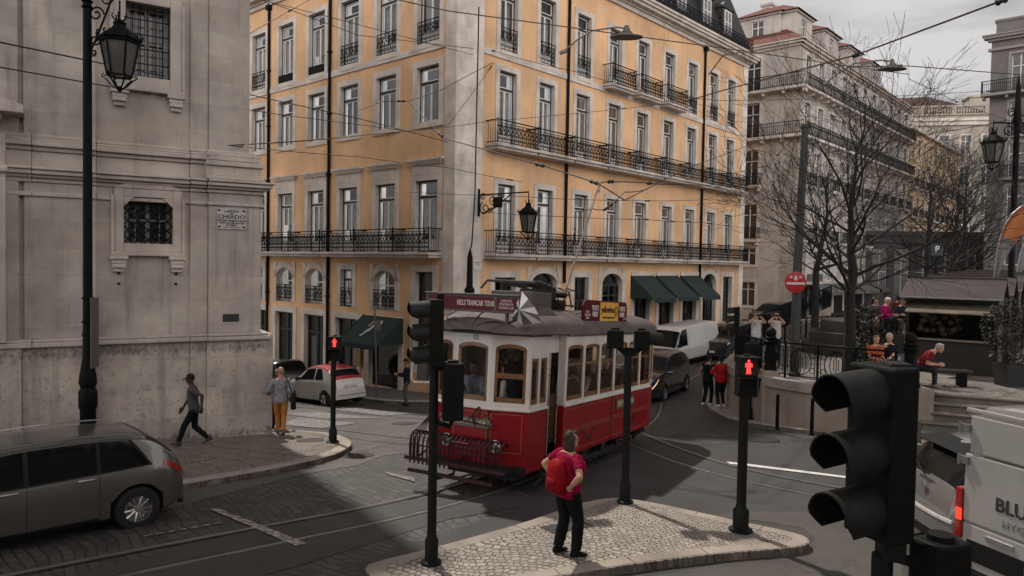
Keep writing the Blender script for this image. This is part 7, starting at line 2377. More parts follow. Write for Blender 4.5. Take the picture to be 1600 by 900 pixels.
def car(name, label, cat, rear, heading, L, W, top, belt, plan, wheels, paint, wr=.32, sill=.20, tumble=.30, parts=(), rims='spoke', group=None, zoff=0.0, tuck=.0):
    """y runs from the rear bumper (0) to the nose (L); top/belt = height along y, plan = half-width factor along y"""
    a = math.atan2(heading[1], heading[0]) - PI / 2
    z0 = g(*rear); z1 = g(rear[0] + heading[0] * L, rear[1] + heading[1] * L)
    t = thing(name, label, cat, (rear[0], rear[1], z0 + zoff), a, group)
    t.rotation_euler = (math.atan2(z1 - z0, L), 0, a)
    hw = W / 2
    R_ = wr + .055
    def ring(y):
        T, B = interp(top, y), interp(belt, y)
        w_ = hw * interp(plan, y)
        zb = sill + .10 * max(0, 1 - y / .35) + .05 * max(0, 1 - (L - y) / .35)
        for yw in wheels:
            d = abs(y - yw)
            if d < R_: zb = max(zb, wr + math.sqrt(R_ * R_ - d * d))
        B = min(B, T - .03)
        def q(zz): return max(zz, zb + .002)
        th = max(0, T - B)
        wr_ = w_ * .955 - tumble * th
        return [(0, zb), (w_ * .90, zb), (w_ * .985, q(zb + .05)), (w_, q(sill + .42 * (B - sill))), (w_ * .992, q(B - .16)), (w_ * .975, q(B - .05)), (w_ * .955, q(B)),
                (w_ * .955 - tumble * th * .5, q(B + th * .5)), (wr_ + .01, q(T - min(.05, th * .3))), (wr_ * .93, q(T - .008)), (wr_ * .55, T + .02 * min(1, th * 3)), (0, T + .028 * min(1, th * 3))]
    ys = sorted({*[L * k / 64 for k in range(65)], *[yw + R_ * math.cos(PI * k / 14) for yw in wheels for k in range(15)]})
    ys = [y for y in ys if 0 <= y <= L]
    b = MB()
    rr = []
    for y in ys:
        h = ring(y)
        rr.append([(x, y, z) for x, z in h] + [(-x, y, z) for x, z in h[-2:0:-1]])
    b.loft(rr, m=0)
    body = b.build('body', paint, t, smooth=32)
    def S(y, v, s, off=.005):
        """point on the side: v counts along the half ring (0 bottom centre .. 11 roof centre), s = side"""
        h = ring(y); i = min(10, int(v)); u = v - i
        p = Vector((h[i][0] * (1 - u) + h[i + 1][0] * u, y, h[i][1] * (1 - u) + h[i + 1][1] * u))
        tx, tz = h[i + 1][0] - h[i][0], h[i + 1][1] - h[i][1]
        n_ = Vector((tz, 0, -tx)); 
        if n_.length < 1e-6: n_ = Vector((1, 0, 0))
        n_.normalize()
        if n_.x < 0 and i < 9: n_ = -n_
        if n_.z < 0 and i >= 8: n_ = -n_
        e = .03
        h2 = ring(min(L, max(0, y + (e if y < L / 2 else -e))))
        p += n_ * off
        return Vector((p.x * s, p.y, p.z))
    def patch(nm, mat_, y0, y1, v0, v1, s=1, off=.006, lean0=0, lean1=0, par=None, n=12, m=6):
        """panel lying on the body; lean shifts its upper end along y (slanted pillars)"""
        q = MB(); vv = []
        for i in range(n + 1):
            for j in range(m + 1):
                v = v0 + (v1 - v0) * j / m
                ya, yb = y0 + lean0 * j / m, y1 + lean1 * j / m
                vv.append(S(ya + (yb - ya) * i / n, v, s, off))
        q.add(vv, [(i * (m + 1) + j, (i + 1) * (m + 1) + j, (i + 1) * (m + 1) + j + 1, i * (m + 1) + j + 1) for i in range(n) for j in range(m)])
        return q.build(nm, mat_, par or t, smooth=60)
    def across(nm, mat_, y0, y1, x0, x1, off=.008, par=None, n=8, m=14, zr=None):
        """panel over the top/front surface between two stations (windscreen, rear window)"""
        q = MB(); vv = []
        for i in range(n + 1):
            y = y0 + (y1 - y0) * i / n
            h = ring(y)
            for j in range(m + 1):
                f = -1 + 2 * j / m
                f *= (x0 + (x1 - x0) * i / n)
                # walk the roof part of the ring from the edge (8) to centre (11)
                v = 11 - abs(f) * 3
                k = min(10, int(v)); u = v - k
                x = h[k][0] * (1 - u) + h[k + 1][0] * u; z = h[k][1] * (1 - u) + h[k + 1][1] * u
                sl = (interp(top, min(L, y + .05)) - interp(top, max(0, y - .05))) / .1
                nn = Vector((0, -sl, 1)).normalized()
                p = Vector((math.copysign(x, f), y, z)) + nn * off
                vv.append(p)
        q.add(vv, [(i * (m + 1) + j, (i + 1) * (m + 1) + j, (i + 1) * (m + 1) + j + 1, i * (m + 1) + j + 1) for i in range(n) for j in range(m)])
        return q.build(nm, mat_, par or t, smooth=60)
    for yw in wheels:
        for s in (1, -1):
            q = MB(); q.lathe([(wr * .60, -.02), (wr * .9, -.02), (wr, .02), (wr, .17), (wr * .9, .21), (wr * .60, .21)], 26, (0, 0, 0), None, 'x', cap=False)
            wo = q.build('wheel', TYRE, t, smooth=40); wo.location = (s * (hw - .195) , yw, wr); wo.rotation_euler = (0, 0, 0 if s > 0 else PI)
            q = MB(); q.lathe([(wr * .66, .19), (wr * .62, .205), (wr * .56, .17), (wr * .55, .10), (.02, .09)], 24, (0, 0, 0), None, 'x', cap=False)
            if rims == 'spoke':
                for k in range(10):
                    c_, s_ = math.cos(2 * PI * k / 10 + .1 * (k % 2)), math.sin(2 * PI * k / 10 + .1 * (k % 2))
                    q.tube([(.17, c_ * .04, s_ * .04), (.19, c_ * wr * .36, s_ * wr * .36), (.185, c_ * wr * .62, s_ * wr * .62)], [.022, .020, .024], 5)
                q.lathe([(.0, .20), (.055, .19), (.06, .15)], 12, (0, 0, 0), None, 'x')
            else:
                q.lathe([(.0, .20), (wr * .3, .195), (wr * .58, .18)], 20, (0, 0, 0), None, 'x', cap=False)
            link('rim', q.mesh('rim', ALLOY if rims != 'dark' else TRIMB, None, 40), wo)
    q = MB(); q.box(-hw + .28, hw - .28, .3, L - .3, sill - .05, sill + .06); q.build('underside', TRIMB, t)
    return dict(t=t, S=S, patch=patch, across=across, ring=ring, L=L, hw=hw, top=top, body=body)
def mirrors(C, y, z, mat_):
    for s in (1, -1):
        q = MB(); x = C['hw'] * .96
        q.loft([[(s * (x + .02 + .19 * u), y + .06 * math.cos(a) - .0, z + (.05 + .03 * u) * math.sin(a) + .02) for a in [2 * PI * k / 10 for k in range(10)]] for u in (0, .4, .9, 1.0)])
        q.build('mirror', mat_, C['t'], smooth=60)
def handle(C, y, v, s, mat_):
    p = C['S'](y, v, s, .012)
    q = MB(); q.tube([p + V3((0, -.11, 0)), p + V3((s * .02, -.05, .004)), p + V3((s * .02, .05, .004)), p + V3((0, .11, 0))], .013, 6); q.build('door_handle', mat_, C['t'], smooth=60)
def slab(C, nm, mat_, x0, x1, y, z0, z1, th=.02, curve=.0, par=None, skew=0):
    """upright panel across the tail (y small) or the nose, bent round the corners"""
    q = MB(); n = 8; rr = []
    for k in range(n + 1):
        x = x0 + (x1 - x0) * k / n
        c_ = curve * (abs(x) / C['hw']) ** 2.5
        rr.append([(x, y - th + c_, z0), (x, y + c_, z0), (x, y + c_ + skew, z1), (x, y - th + c_ + skew, z1)])
    q.loft(rr); return q.build(nm, mat_, par or C['t'], smooth=40)

# ---- silver grey estate driving left, seen from its near (left) side
hd = Vector((-.72, -.694)).normalized()
lw_ = gp(212, 821)                                  # contact point of its near rear wheel
rt = Vector((hd.y, -hd.x))                          # the car's right
rc = Vector((lw_.x, lw_.y)) + rt * .80 - hd * .72
GREY = car_paint('estate_grey_paint', (.14, .13, .124), .65, .28)
top = [(0, .74), (.04, .96), (.16, 1.08), (.42, 1.30), (.62, 1.38), (1.4, 1.42), (2.3, 1.40), (2.75, 1.32), (3.5, 1.02), (3.75, .96), (4.3, .82), (4.52, .70), (4.58, .55)]
belt = [(0, .78), (.3, .95), (1.0, .92), (2.5, .87), (3.5, .86), (4.3, .74), (4.58, .52)]
plan = [(0, .80), (.10, .88), (.35, .955), (.9, 1), (3.4, 1), (4.1, .95), (4.4, .84), (4.58, .66)]
C = car('estate_car', 'silver grey estate car passing the church pavement at the left edge', 'car', rc, hd, 4.58, 1.80, top, belt, plan, (.72, 3.45), GREY, .325, .21, .32)
for s in (1, -1):
    C['patch']('side_window', CGLASS, .55, 1.22, 6.15, 8.0, s, .006, .28, .0); C['patch']('side_window', CGLASS, 1.27, 2.12, 6.15, 8.0, s, .006, 0, 0); C['patch']('side_window', CGLASS, 2.18, 3.22, 6.15, 8.0, s, .006, 0, -.50)
    for y in (1.24, 2.15): C['patch']('door_seam', TRIMB, y - .004, y + .004, 2.2, 6.0, s, .003)
    C['patch']('door_seam', TRIMB, 3.12, 3.128, 2.2, 5.6, s, .003)
    for y in (1.42, 2.36): handle(C, y, 5.35, s, ALLOY)
    C['patch']('tail_lamp', REDL, .035, .34, 5.05, 6.3, s, .010)
    C['patch']('sill_trim', TRIMB, 1.25, 3.18, 1.6, 2.15, s, .006)
    q = MB(); q.tube([C['S'](y, 9.0, s, .045) for y in (.75, 1.2, 1.8, 2.4, 2.7)], .013, 6); q.build('roof_rail', ALLOY, C['t'], smooth=60)
    C['patch']('pillar_trim', TRIMB, .50, 3.26, 6.05, 8.05, s, .0035, .28, -.50)
C['across']('rear_window', CGLASS, .20, .56, .92, .92); C['across']('windscreen', CGLASS, 2.74, 3.46, .93, .97)
slab(C, 'rear_bumper', GREY, -.74, .74, .0, .32, .62, .06, .12); slab(C, 'bumper_trim', TRIMB, -.70, .70, .0, .24, .36, .075, .12)
slab(C, 'number_plate', M('plate_white', (.5, .5, .48), .4), -.26, .26, -.012, .74, .85, .02)
mirrors(C, 3.0, 1.0, GREY)

# ---- small white hatchback with red folding roof, parked at the kerb
hd = Vector((-.746, .666))
WCAR = car_paint('small_white_paint', (.58, .55, .50), 0, .3)
rc = Vector(gp(549, 634)[:2]) - hd * .0
top = [(0, .70), (.05, .92), (.22, 1.08), (.50, 1.36), (.85, 1.48), (1.5, 1.50), (1.95, 1.43), (2.65, 1.02), (3.1, .92), (3.45, .76), (3.57, .52)]
belt = [(0, .84), (.5, .98), (1.5, .95), (2.6, .92), (3.2, .78), (3.57, .5)]
plan = [(0, .80), (.12, .90), (.45, .98), (1, 1), (2.6, .99), (3.2, .88), (3.57, .62)]
C = car('small_car', 'small white rounded hatchback with red soft top parked by the awning', 'car', rc, hd, 3.57, 1.63, top, belt, plan, (.62, 2.92), WCAR, .30, .2, .33, rims='spoke')
REDT = M('red_soft_top', (.30, .010, .018), .75, 0, .15, 12)
for s in (1, -1):
    C['patch']('side_window', CGLASS, .72, 1.28, 6.2, 7.9, s, .006, .22, 0); C['patch']('side_window', CGLASS, 1.36, 2.42, 6.2, 7.9, s, .006, 0, -.48)
    for y in (1.32, 2.38): C['patch']('door_seam', TRIMB, y - .005, y + .005, 2.2, 6.0, s, .003)
    handle(C, 1.5, 5.3, s, ALLOY); C['patch']('tail_lamp', REDL, .03, .20, 4.6, 6.0, s, .012)
    C['patch']('head_lamp', HEADL, 3.22, 3.42, 5.0, 6.2, s, .01)
C['across']('soft_top', REDT, .16, 1.92, 1.03, 1.0, .012); C['across']('rear_window', CGLASS, .26, .50, .72, .70, .02); C['across']('windscreen', CGLASS, 1.98, 2.62, .92, .96)
slab(C, 'rear_bumper', WCAR, -.70, .70, .0, .30, .58, .07, .12); slab(C, 'number_plate', M('plate_white', (.5, .5, .48), .4), -.26, .26, -.02, .74, .84, .02); slab(C, 'bumper_chrome', ALLOY, -.62, .62, -.07, .44, .47, .015, .12)
mirrors(C, 2.25, 1.0, TRIMB)
# ---- black compact in front of it
rc2 = rc + hd * 4.15 + Vector((.666, .746)) * .1
BLKC = car_paint('black_car_paint', (.014, .014, .016), .1, .25)
top = [(0, .8), (.05, 1.0), (.2, 1.2), (.4, 1.48), (.8, 1.56), (2.0, 1.55), (2.5, 1.45), (3.2, 1.02), (3.7, .92), (3.95, .7), (4.0, .5)]
belt = [(0, .88), (.4, 1.0), (2.0, .96), (3.2, .92), (3.8, .75), (4.0, .5)]
plan = [(0, .82), (.12, .92), (.4, 1), (3.0, 1), (3.7, .9), (4.0, .66)]
def simple_car(name, label, rear, hd, paint, top, belt, plan, L, W, wh, **k):
    C = car(name, label, 'car', rear, hd, L, W, top, belt, plan, wh, paint, .32, .21, .30, **k)
    ws = next(y for y, z in top if y > L * .45 and z < max(q[1] for q in top) - .06)      # top of the windscreen
    wb = next(y for y, z in top if y > ws and z < 1.08)
    for s in (1, -1):
        C['patch']('side_window', CGLASS, .55, 1.2, 6.2, 7.95, s, .006, .2, 0); C['patch']('side_window', CGLASS, 1.26, 2.0, 6.2, 7.95, s, .006, 0, 0); C['patch']('side_window', CGLASS, 2.06, wb - .22, 6.2, 7.95, s, .006, 0, -(wb - ws) * .62)
        C['patch']('tail_lamp', REDL, .03, .24, 5.0, 6.2, s, .010); C['patch']('head_lamp', HEADL, L - .40, L - .10, 4.9, 6.0, s, .012)
        for y in (1.23, 2.03): C['patch']('door_seam', TRIMB, y - .005, y + .005, 2.2, 6.0, s, .003)
        handle(C, 1.4, 5.3, s, paint); handle(C, 2.2, 5.3, s, paint)
    C['across']('rear_window', CGLASS, .14, .40, .85, .85); C['across']('windscreen', CGLASS, ws + .04, wb - .04, .93, .97)
    slab(C, 'rear_bumper', TRIMB, -.7, .7, .0, .28, .5, .06, .1); slab(C, 'grille', TRIMB, -.5, .5, L + .0, .34, .62, .02, -.08)
    slab(C, 'number_plate', M('plate_white', (.5, .5, .48), .4), -.26, .26, L + .03, .42, .53, .02, 0)
    mirrors(C, wb - .35, 1.02, paint)
    return C
simple_car('compact_car', 'black compact car parked ahead of the small white car', rc2, hd, BLKC, top, belt, plan, 4.0, 1.75, (.7, 3.25))
# ---- black crossover coming down the street beside the tram
hd = Vector((-.49, -.87)).normalized(); rt = Vector((hd.y, -hd.x))
fw_ = Vector(gp(1036, 626)[:2])
L_ = 4.45
rear = fw_ + rt * .85 - hd * 3.55
top = [(0, .9), (.05, 1.1), (.25, 1.25), (.6, 1.52), (1.1, 1.61), (2.1, 1.60), (2.6, 1.50), (3.35, 1.10), (3.6, 1.05), (4.2, .95), (4.4, .78), (4.45, .55)]
belt = [(0, .95), (.5, 1.06), (2.1, 1.0), (3.3, .98), (4.1, .90), (4.45, .55)]
plan = [(0, .82), (.12, .92), (.4, 1), (3.6, 1), (4.2, .92), (4.45, .72)]
C = simple_car('crossover_car', 'black crossover with lit headlight coming down the street beside the tram', rear, hd, BLKC, top, belt, plan, 4.45, 1.82, (.85, 3.55))
C['patch']('running_light', M('warm_headlight', (.8, .55, .3), .3, emit=(1, .55, .22), es=1.6), 4.12, 4.36, 5.0, 5.35, -1, .018); C['patch']('running_light', M('warm_headlight', (.8, .55, .3), .3), 4.12, 4.36, 5.0, 5.35, 1, .018)
# ---- dark car behind the two women
hd2 = Vector((-.62, -.78)).normalized()
rear = Vector(gp(1140, 556)[:2]) - hd2 * 2.0 + Vector((0, .4))
simple_car('dark_saloon', 'dark car with bright windscreen behind the two women', rear, hd2, car_paint('dark_grey_paint', (.022, .022, .024), .2, .25), top, belt, plan, 4.2, 1.78, (.8, 3.35))
rear = Vector((19.6, 51.6))
simple_car('parked_saloon', 'dark parked car beyond the railing at the foot of the white apartment house', rear, Vector((-.74, -.67)).normalized(), car_paint('dark_grey_paint', (.022, .022, .024), .2, .25), top, belt, plan, 4.2, 1.78, (.8, 3.35))

# ---- white panel van in the side of the street
def van(name, label, rear, hd, L, W, H, paint, wh, nose=1.0, letters=None, rear_doors=True):
    top = [(0, H * .5), (.015, H - .10), (.06, H - .03), (.2, H), (L - nose * 1.55, H - .01), (L - nose * 1.3, H - .07), (L - nose * .72, H * .56), (L - nose * .55, H * .535), (L - .12, H * .44), (L, H * .30)]
    belt = [(0, H * .52), (.4, H * .53), (L - nose * .6, H * .51), (L - .1, H * .42), (L, H * .27)]
    plan = [(0, .965), (.06, .99), (.3, 1), (L - nose, 1), (L - .3, .93), (L, .74)]
    C = car(name, label, 'van', rear, hd, L, W, top, belt, plan, wh, paint, .335, .22, .11, rims='disc')
    return C
hd = Vector((-.70, -.714)).normalized(); rt = Vector((hd.y, -hd.x))
fw_ = Vector(at_y(1058, 500, 34.5)[:2])
VW = car_paint('van_white_paint', (.60, .58, .55), 0, .35)
rear = fw_ + rt * .9 - hd * 4.1
rear_g = rear
C = van('panel_van', 'white panel van parked at the far kerb above the black crossover', rear, hd, 5.0, 1.92, 1.92, VW, (.95, 4.1), 1.15)
for s in (1, -1):
    C['patch']('side_window', CGLASS, 3.05, 3.95, 6.1, 7.9, s, .006, 0, -.22); C['patch']('head_lamp', HEADL, 4.55, 4.88, 4.6, 6.0, s, .012); C['patch']('tail_lamp', REDL, .02, .10, 4.5, 6.6, s, .01)
    for y in (1.75, 2.98): C['patch']('door_seam', TRIMB, y - .006, y + .006, 2.2, 8.2, s, .003)
    C['patch']('side_groove', TRIMB, .4, 2.9, 5.6, 5.68, s, .003); C['patch']('sill_trim', TRIMB, 1.4, 3.6, 1.6, 2.4, s, .008)
C['across']('windscreen', CGLASS, 3.62, 4.22, .95, 1.0); slab(C, 'grille', TRIMB, -.62, .62, 5.02, .55, .78, .03, -.2); slab(C, 'front_bumper', TRIMB, -.8, .8, 5.03, .26, .52, .05, -.25)
mirrors(C, 4.0, 1.12, TRIMB)

# ---- silver hatchback at the right, only its tail shows
hd = Vector((.998, -.05)).normalized()
lc_ = Vector((6.02, 11.35))
rt = Vector((hd.y, -hd.x))
rear = lc_ + rt * .88
SILV = car_paint('silver_paint', (.20, .19, .18), .3, .3)
top = [(0, .72), (.03, .96), (.10, 1.06), (.38, 1.40), (.46, 1.49), (.9, 1.54), (2.0, 1.54), (2.5, 1.45), (3.3, 1.02), (3.6, .96), (4.2, .84), (4.45, .6)]
C = car('hatchback', 'silver hatchback with dark rear window between the big traffic light and the white van', 'car', rear, hd, 4.45, 1.77, top, [(0, .82), (.4, 1.02), (2.0, .96), (3.3, .92), (4.2, .8), (4.45, .5)], [(0, .80), (.12, .90), (.4, .985), (.9, 1), (3.4, 1), (4.1, .9), (4.45, .66)], (.8, 3.5), SILV, .32, .21, .30)
for s in (1, -1):
    C['patch']('side_window', CGLASS, .62, 1.2, 6.2, 7.9, s, .006, .2, 0); C['patch']('side_window', CGLASS, 1.26, 2.0, 6.2, 7.9, s); C['patch']('side_window', CGLASS, 2.06, 3.1, 6.2, 7.9, s, .006, 0, -.5)
    C['patch']('tail_lamp', REDL, .02, .36, 5.6, 6.9, s, .014)
C['across']('rear_window', CGLASS, .09, .37, .96, .90, .012)
q = MB(); q.loft([[(x, y, z) for y, z in ((.22, 1.455), (.60, 1.51), (.60, 1.545), (.20, 1.475))] for x in (-.66, -.3, .3, .66)]); q.build('spoiler', TRIMB, C['t'], bevel=.008)
slab(C, 'rear_bumper', SILV, -.76, .76, -.005, .36, .62, .08, .14); slab(C, 'bumper_trim', TRIMB, -.70, .70, -.01, .26, .38, .08, .14); slab(C, 'bumper_edge', M('bright_bumper', (.6, .58, .55), .3), -.74, .74, -.07, .585, .625, .03, .14)
q = MB(); q.lathe([(.0, -.02), (.055, -.02), (.06, 0)], 16, (0, -.005, .90), None, 'y'); q.build('badge', ALLOY, C['t'], smooth=40)
q = MB(); q.box(-.30, .12, -.0, .02, 1.08, 1.10); q.tube([(.0, .0, 1.06), (-.28, .06, 1.12), (-.44, .10, 1.16)], .014, 5); q.build('rear_wiper', TRIMB, C['t'])
# ---- big white van at the right edge
hd = Vector((.954, .30)).normalized(); rt = Vector((hd.y, -hd.x))
lcv = at_y(1503, 700, 8.7)
rear = Vector(lcv[:2]) + rt * 1.0
VWB = car_paint('work_van_paint', (.36, .345, .33), 0, .35)
C = van('work_van', 'large white work van with closed rear doors and dark lettering at the right edge', rear, hd, 5.6, 2.0, 2.38, VWB, (1.1, 4.5), 1.2)
H_ = 2.38
zs = lambda f: f
TT = C['t']
def rp(x, z, o=.0): return (x, -.012 - o, z)
q = MB()
for x0, x1 in ((-.93, -.008), (.008, .93)):
    for z0, z1 in ((.46, .98), (1.0, 1.80), (1.82, 2.26)):
        q.box(x0 * (1 - .10 * max(0, z0 - 1.2)), x1 * (1 - .10 * max(0, z0 - 1.2)), -.035, .02, z0, z1)
dd_ = q.build('rear_doors', VWB, TT, bevel=.018)
for s in (1, -1):
    q = MB(); q.box(s * .99 - .06 if s > 0 else -.99 - .03, s * .99 + .03 if s > 0 else -.93, -.06, .10, .78, 1.38); tl_ = q.build('tail_lamp', REDL, TT, bevel=.015)
    q = MB(); q.box(s * .965 - .035, s * .965 + .035, -.068, -.05, 1.0, 1.14); q.build('brake_light', M('lit_brake', (.5, .02, .01), .3, emit=(1, .06, .03), es=1.3), tl_)
    for z in (.62, 1.72, 2.1):
        q = MB(); q.box(s * .93 - .07, s * .93 + .07, -.075, -.03, z - .045, z + .045); q.tube([(s * .93 + .05 * s, -.07, z - .06), (s * .93 + .05 * s, -.07, z + .06)], .018, 6); q.build('hinge', M('hinge_metal', (.25, .24, .23), .4, .6), TT)
VINK = M('van_ink', (.03, .032, .036), .5)
lettering('BLU', .215, VINK, dd_, (-.335, -.038, 1.31), (PI / 2, 0, 0), bold=.006)
lettering('HYG', .12, M('van_ink_grey', (.16, .16, .17), .5), dd_, (-.30, -.038, 1.115), (PI / 2, 0, 0), spacing=1.15)
q = MB(); q.box(-.62, -.28, -.055, -.03, .86, .92); q.build('model_badge', ALLOY, TT, bevel=.01)
slab(C, 'rear_bumper', TRIMB, -.98, .98, .0, .28, .45, .10, .03)
q = MB(); q.box(-.86, -.16, -.045, -.03, .56, .80); q.build('number_plate', TRIMB, TT)
q = MB(); q.box(-.94, .94, -.03, .03, 2.29, 2.34); q.build('roof_gutter', VWB, TT, bevel=.01)
# ================================================================== traffic lights, lamps, signs, wires
SIGB = M('signal_black', (.006, .0065, .006), .6, 0, .35, 10, 0, .15)
SIGG = M('signal_green', (.009, .012, .0105), .6, 0, .25, 8, 0, .2)
POLEG = M('pole_dark_green', (.0055, .0075, .007), .55, 0, .3, 7, 0, .2)
VIS = M('visor_dusty', (.015, .0145, .013), .6, 0, .4, 9, 0, .25)
LENS = M('dark_lens', (.03, .03, .03), .12, 0, .1, 5)
def visor(b, c, r, L, d):
    """open half tube hood in front of a lens; d = outward direction"""
    d = Vector(d).normalized(); x = d.cross(Vector((0, 0, 1))).normalized(); u = Vector((0, 0, 1))
    c = Vector(c)
    n = 16
    rin, rout = [], []
    vs_ = []
    for s in (0, .5, 1):
        for rad in (r, r - .008):
            for k in range(n + 1):
                a = R(-38) + (PI + R(76)) * k / n
                cut = L * s * (1 if math.sin(a) > -.1 else .55 + .45 * (1 + math.sin(a)))
                vs_.append(c + d * cut + x * math.cos(a) * rad + u * math.sin(a) * rad - u * .02 * s)
    m = n + 1
    fs_ = []
    for s in range(2):
        for k in range(n):
            o0, o1 = s * 2 * m, (s + 1) * 2 * m
            fs_.append((o0 + k, o0 + k + 1, o1 + k + 1, o1 + k)); fs_.append((o0 + m + k + 1, o0 + m + k, o1 + m + k, o1 + m + k + 1))
    o = 4 * m
    for k in range(n): fs_.append((o + k, o + k + 1, o + m + k + 1, o + m + k))
    b.add(vs_, fs_)
def pole(t, h, r, base_r=None, mat=POLEG, base_h=.30):
    b = MB(); br = base_r or r * 1.55
    b.lathe([(br * 1.5, 0), (br * 1.5, .03), (br, .05), (br, base_h), (r * 1.08, base_h + .05), (r, base_h + .12), (r * .98, h), (r * .6, h + .02), (0, h + .03)], 14)
    return b.build('pole', mat, t, smooth=40)
def head3(t, at, d, size, name='signal_head', side=None):
    """three lens vehicle signal: box, back board, three hoods with lenses; d = facing"""
    d = Vector(d).normalized(); a = math.atan2(d.y, d.x) + PI / 2
    s = size
    h = link(name, None or MB().box(-.17 * s, .17 * s, -.07 * s, .13 * s, 0, 1.02 * s).mesh(name, SIGB), t, bevel=.02 * s)
    h.location = at; h.rotation_euler = (0, 0, a)
    for k in range(3):
        z = (.17 + .34 * k) * s
        b = MB(); visor(b, (0, -.07 * s, z), .150 * s, .30 * s, (0, -1, 0)); link('visor', b.mesh('visor', VIS, None, 50), h)
        b = MB(); b.lathe([(.0, -.03 * s), (.07 * s, -.025 * s), (.125 * s, 0), (.125 * s, .02)], 18, (0, -.075 * s, z), None, 'y'); link('lens', b.mesh('lens', LENS, None, 50), h)
    return h
def ped_head(t, at, d, lit=True, s=1.0, two=True):
    """pedestrian signal: red standing figure above a dark second aspect under a deep hood"""
    d = Vector(d).normalized(); a = math.atan2(d.y, d.x) + PI / 2
    hgt = .60 * s if two else .31 * s
    h = link('signal_head', MB().box(-.145 * s, .145 * s, 0, .20 * s, 0, hgt).mesh('signal_head', SIGB), t, bevel=.012)
    h.location = at; h.rotation_euler = (0, 0, a)
    zc = hgt - .15 * s
    if lit:
        RED_ = M('red_man_lamp', (.6, .03, .02), .4, emit=(1, .055, .045), es=2.2)
        b = MB(); y = -.006
        b.ball((0, y, zc + .085 * s), (.020 * s, .004, .022 * s), 10)
        for poly in ([(-.034, .058), (.034, .058), (.028, -.015), (-.028, -.015)], [(-.048, .055), (-.034, .058), (-.040, -.005), (-.054, -.005)], [(.034, .058), (.048, .055), (.054, -.005), (.040, -.005)], [(-.028, -.015), (-.003, -.015), (-.006, -.105), (-.036, -.105)], [(.003, -.015), (.028, -.015), (.036, -.105), (.006, -.105)]):
            b.prism([(x * s, zc + z * s) for x, z in poly], y - .003, y + .003, None, 'xz')
        link('red_figure', b.mesh('red_figure', RED_), h)
        b = MB(); b.box(-.125 * s, .125 * s, -.003, .0, zc - .125 * s, zc + .125 * s); link('screen', b.mesh('screen', LENS), h)
    for k in ((1, 0) if two else (0,)):
        z0 = k * .30 * s
        b = MB(); b.box(-.150 * s, .150 * s, -.12 * s, 0, z0 + .285 * s, z0 + .30 * s)
        for sx in (-1, 1): b.add([(sx * .148 * s, 0, z0 + .02), (sx * .148 * s, -.02 * s, z0 + .02), (sx * .148 * s, -.12 * s, z0 + .285 * s), (sx * .148 * s, 0, z0 + .285 * s)], [(0, 1, 2, 3)])
        link('visor', b.mesh('visor', SIGB), h)
    b = MB(); b.lathe([(.05, hgt), (.05, hgt + .025), (0, hgt + .03)], 10, (0, .10 * s, 0)); link('cap', b.mesh('cap', SIGB), h)
    return h
def rear_box(t, at, a, w_, d_, h_):
    h = link('signal_head', MB().box(-w_ / 2, w_ / 2, -d_ / 2, d_ / 2, 0, h_).mesh('signal_head', SIGB), t, bevel=.02); h.location = at; h.rotation_euler = (0, 0, a)
    b = MB(); b.lathe([(.07, h_), (.07, h_ + .03), (0, h_ + .035)], 10); link('cap', b.mesh('cap', SIGB), h)
    return h
# 1. pole in front of the tram, vehicle head facing left, pedestrian head on its back
p = gp(674, 880, .12)
t = thing('traffic_light', 'tall traffic light on the island tip in front of the tram, three hoods facing left', 'traffic light', p)
pole(t, 2.55, .058, .085); 
h = head3(t, (-.02, .0, 2.50), (-.95, -.32, 0), .83)
b = MB(); b.box(.03, .11, -.05, .05, 2.45, 3.42); b.build('back_board', SIGB, t, bevel=.01)
h2 = rear_box(t, (.235, .02, 1.83), R(10), .26, .24, .72)
b = MB(); b.tube([(.05, 0, 1.80), (.2, 0, 1.74), (.24, .02, 1.83)], .035, 6); b.tube([(.05, 0, 2.5), (.2, 0, 2.56), (.235, .02, 2.5)], .03, 6); b.build('bracket', SIGB, t)
# 2. central pole with two small boxes on a crossarm
p = gp(976.5, 785, .12)
t = thing('traffic_light', 'signal pole behind the woman on the island with two small boxes on a crossarm', 'traffic light', p)
pole(t, 2.42, .062, .09)
b = MB(); b.loft([[(-.10 + x * 0, y, z) for x, y, z in ()]] ) if False else b.prism([(-.22, 2.56), (.26, 2.56), (.09, 2.42), (-.07, 2.42)], -.05, .05, None, 'xz'); b.build('crossarm', SIGB, t)
rear_box(t, (-.22, 0, 2.55), R(-6), .27, .26, .30)
hb_ = rear_box(t, (.21, 0, 2.55), R(-6), .24, .26, .30)
b = MB(); visor(b, (.33, .0, 2.70), .125, .22, (1, .1, 0)); b.lathe([(0, .10), (.12, .10), (.12, .12)], 14, (.22, 0, 2.70), None, 'x'); b.build('visor', SIGG, t, smooth=50)
# 3. pedestrian signal at the right end of the island
p = gp(1157, 829, .12)
t = thing('traffic_light', 'pedestrian signal with lit red man at the right end of the island', 'traffic light', p)
pole(t, 2.55, .07, .115)
ped_head(t, (.02, -.10, 1.98), (.0, -1, 0), True, .98)
# 4. pedestrian signal at the tip of the church pavement
p = gp(520, 691, .12)
t = thing('traffic_light', 'pedestrian signal with lit red man at the tip of the church pavement', 'traffic light', p)
pole(t, 2.35, .065, .10)
ped_head(t, (.04, -.10, 2.02), (.1, -1, 0), True, 1.0)
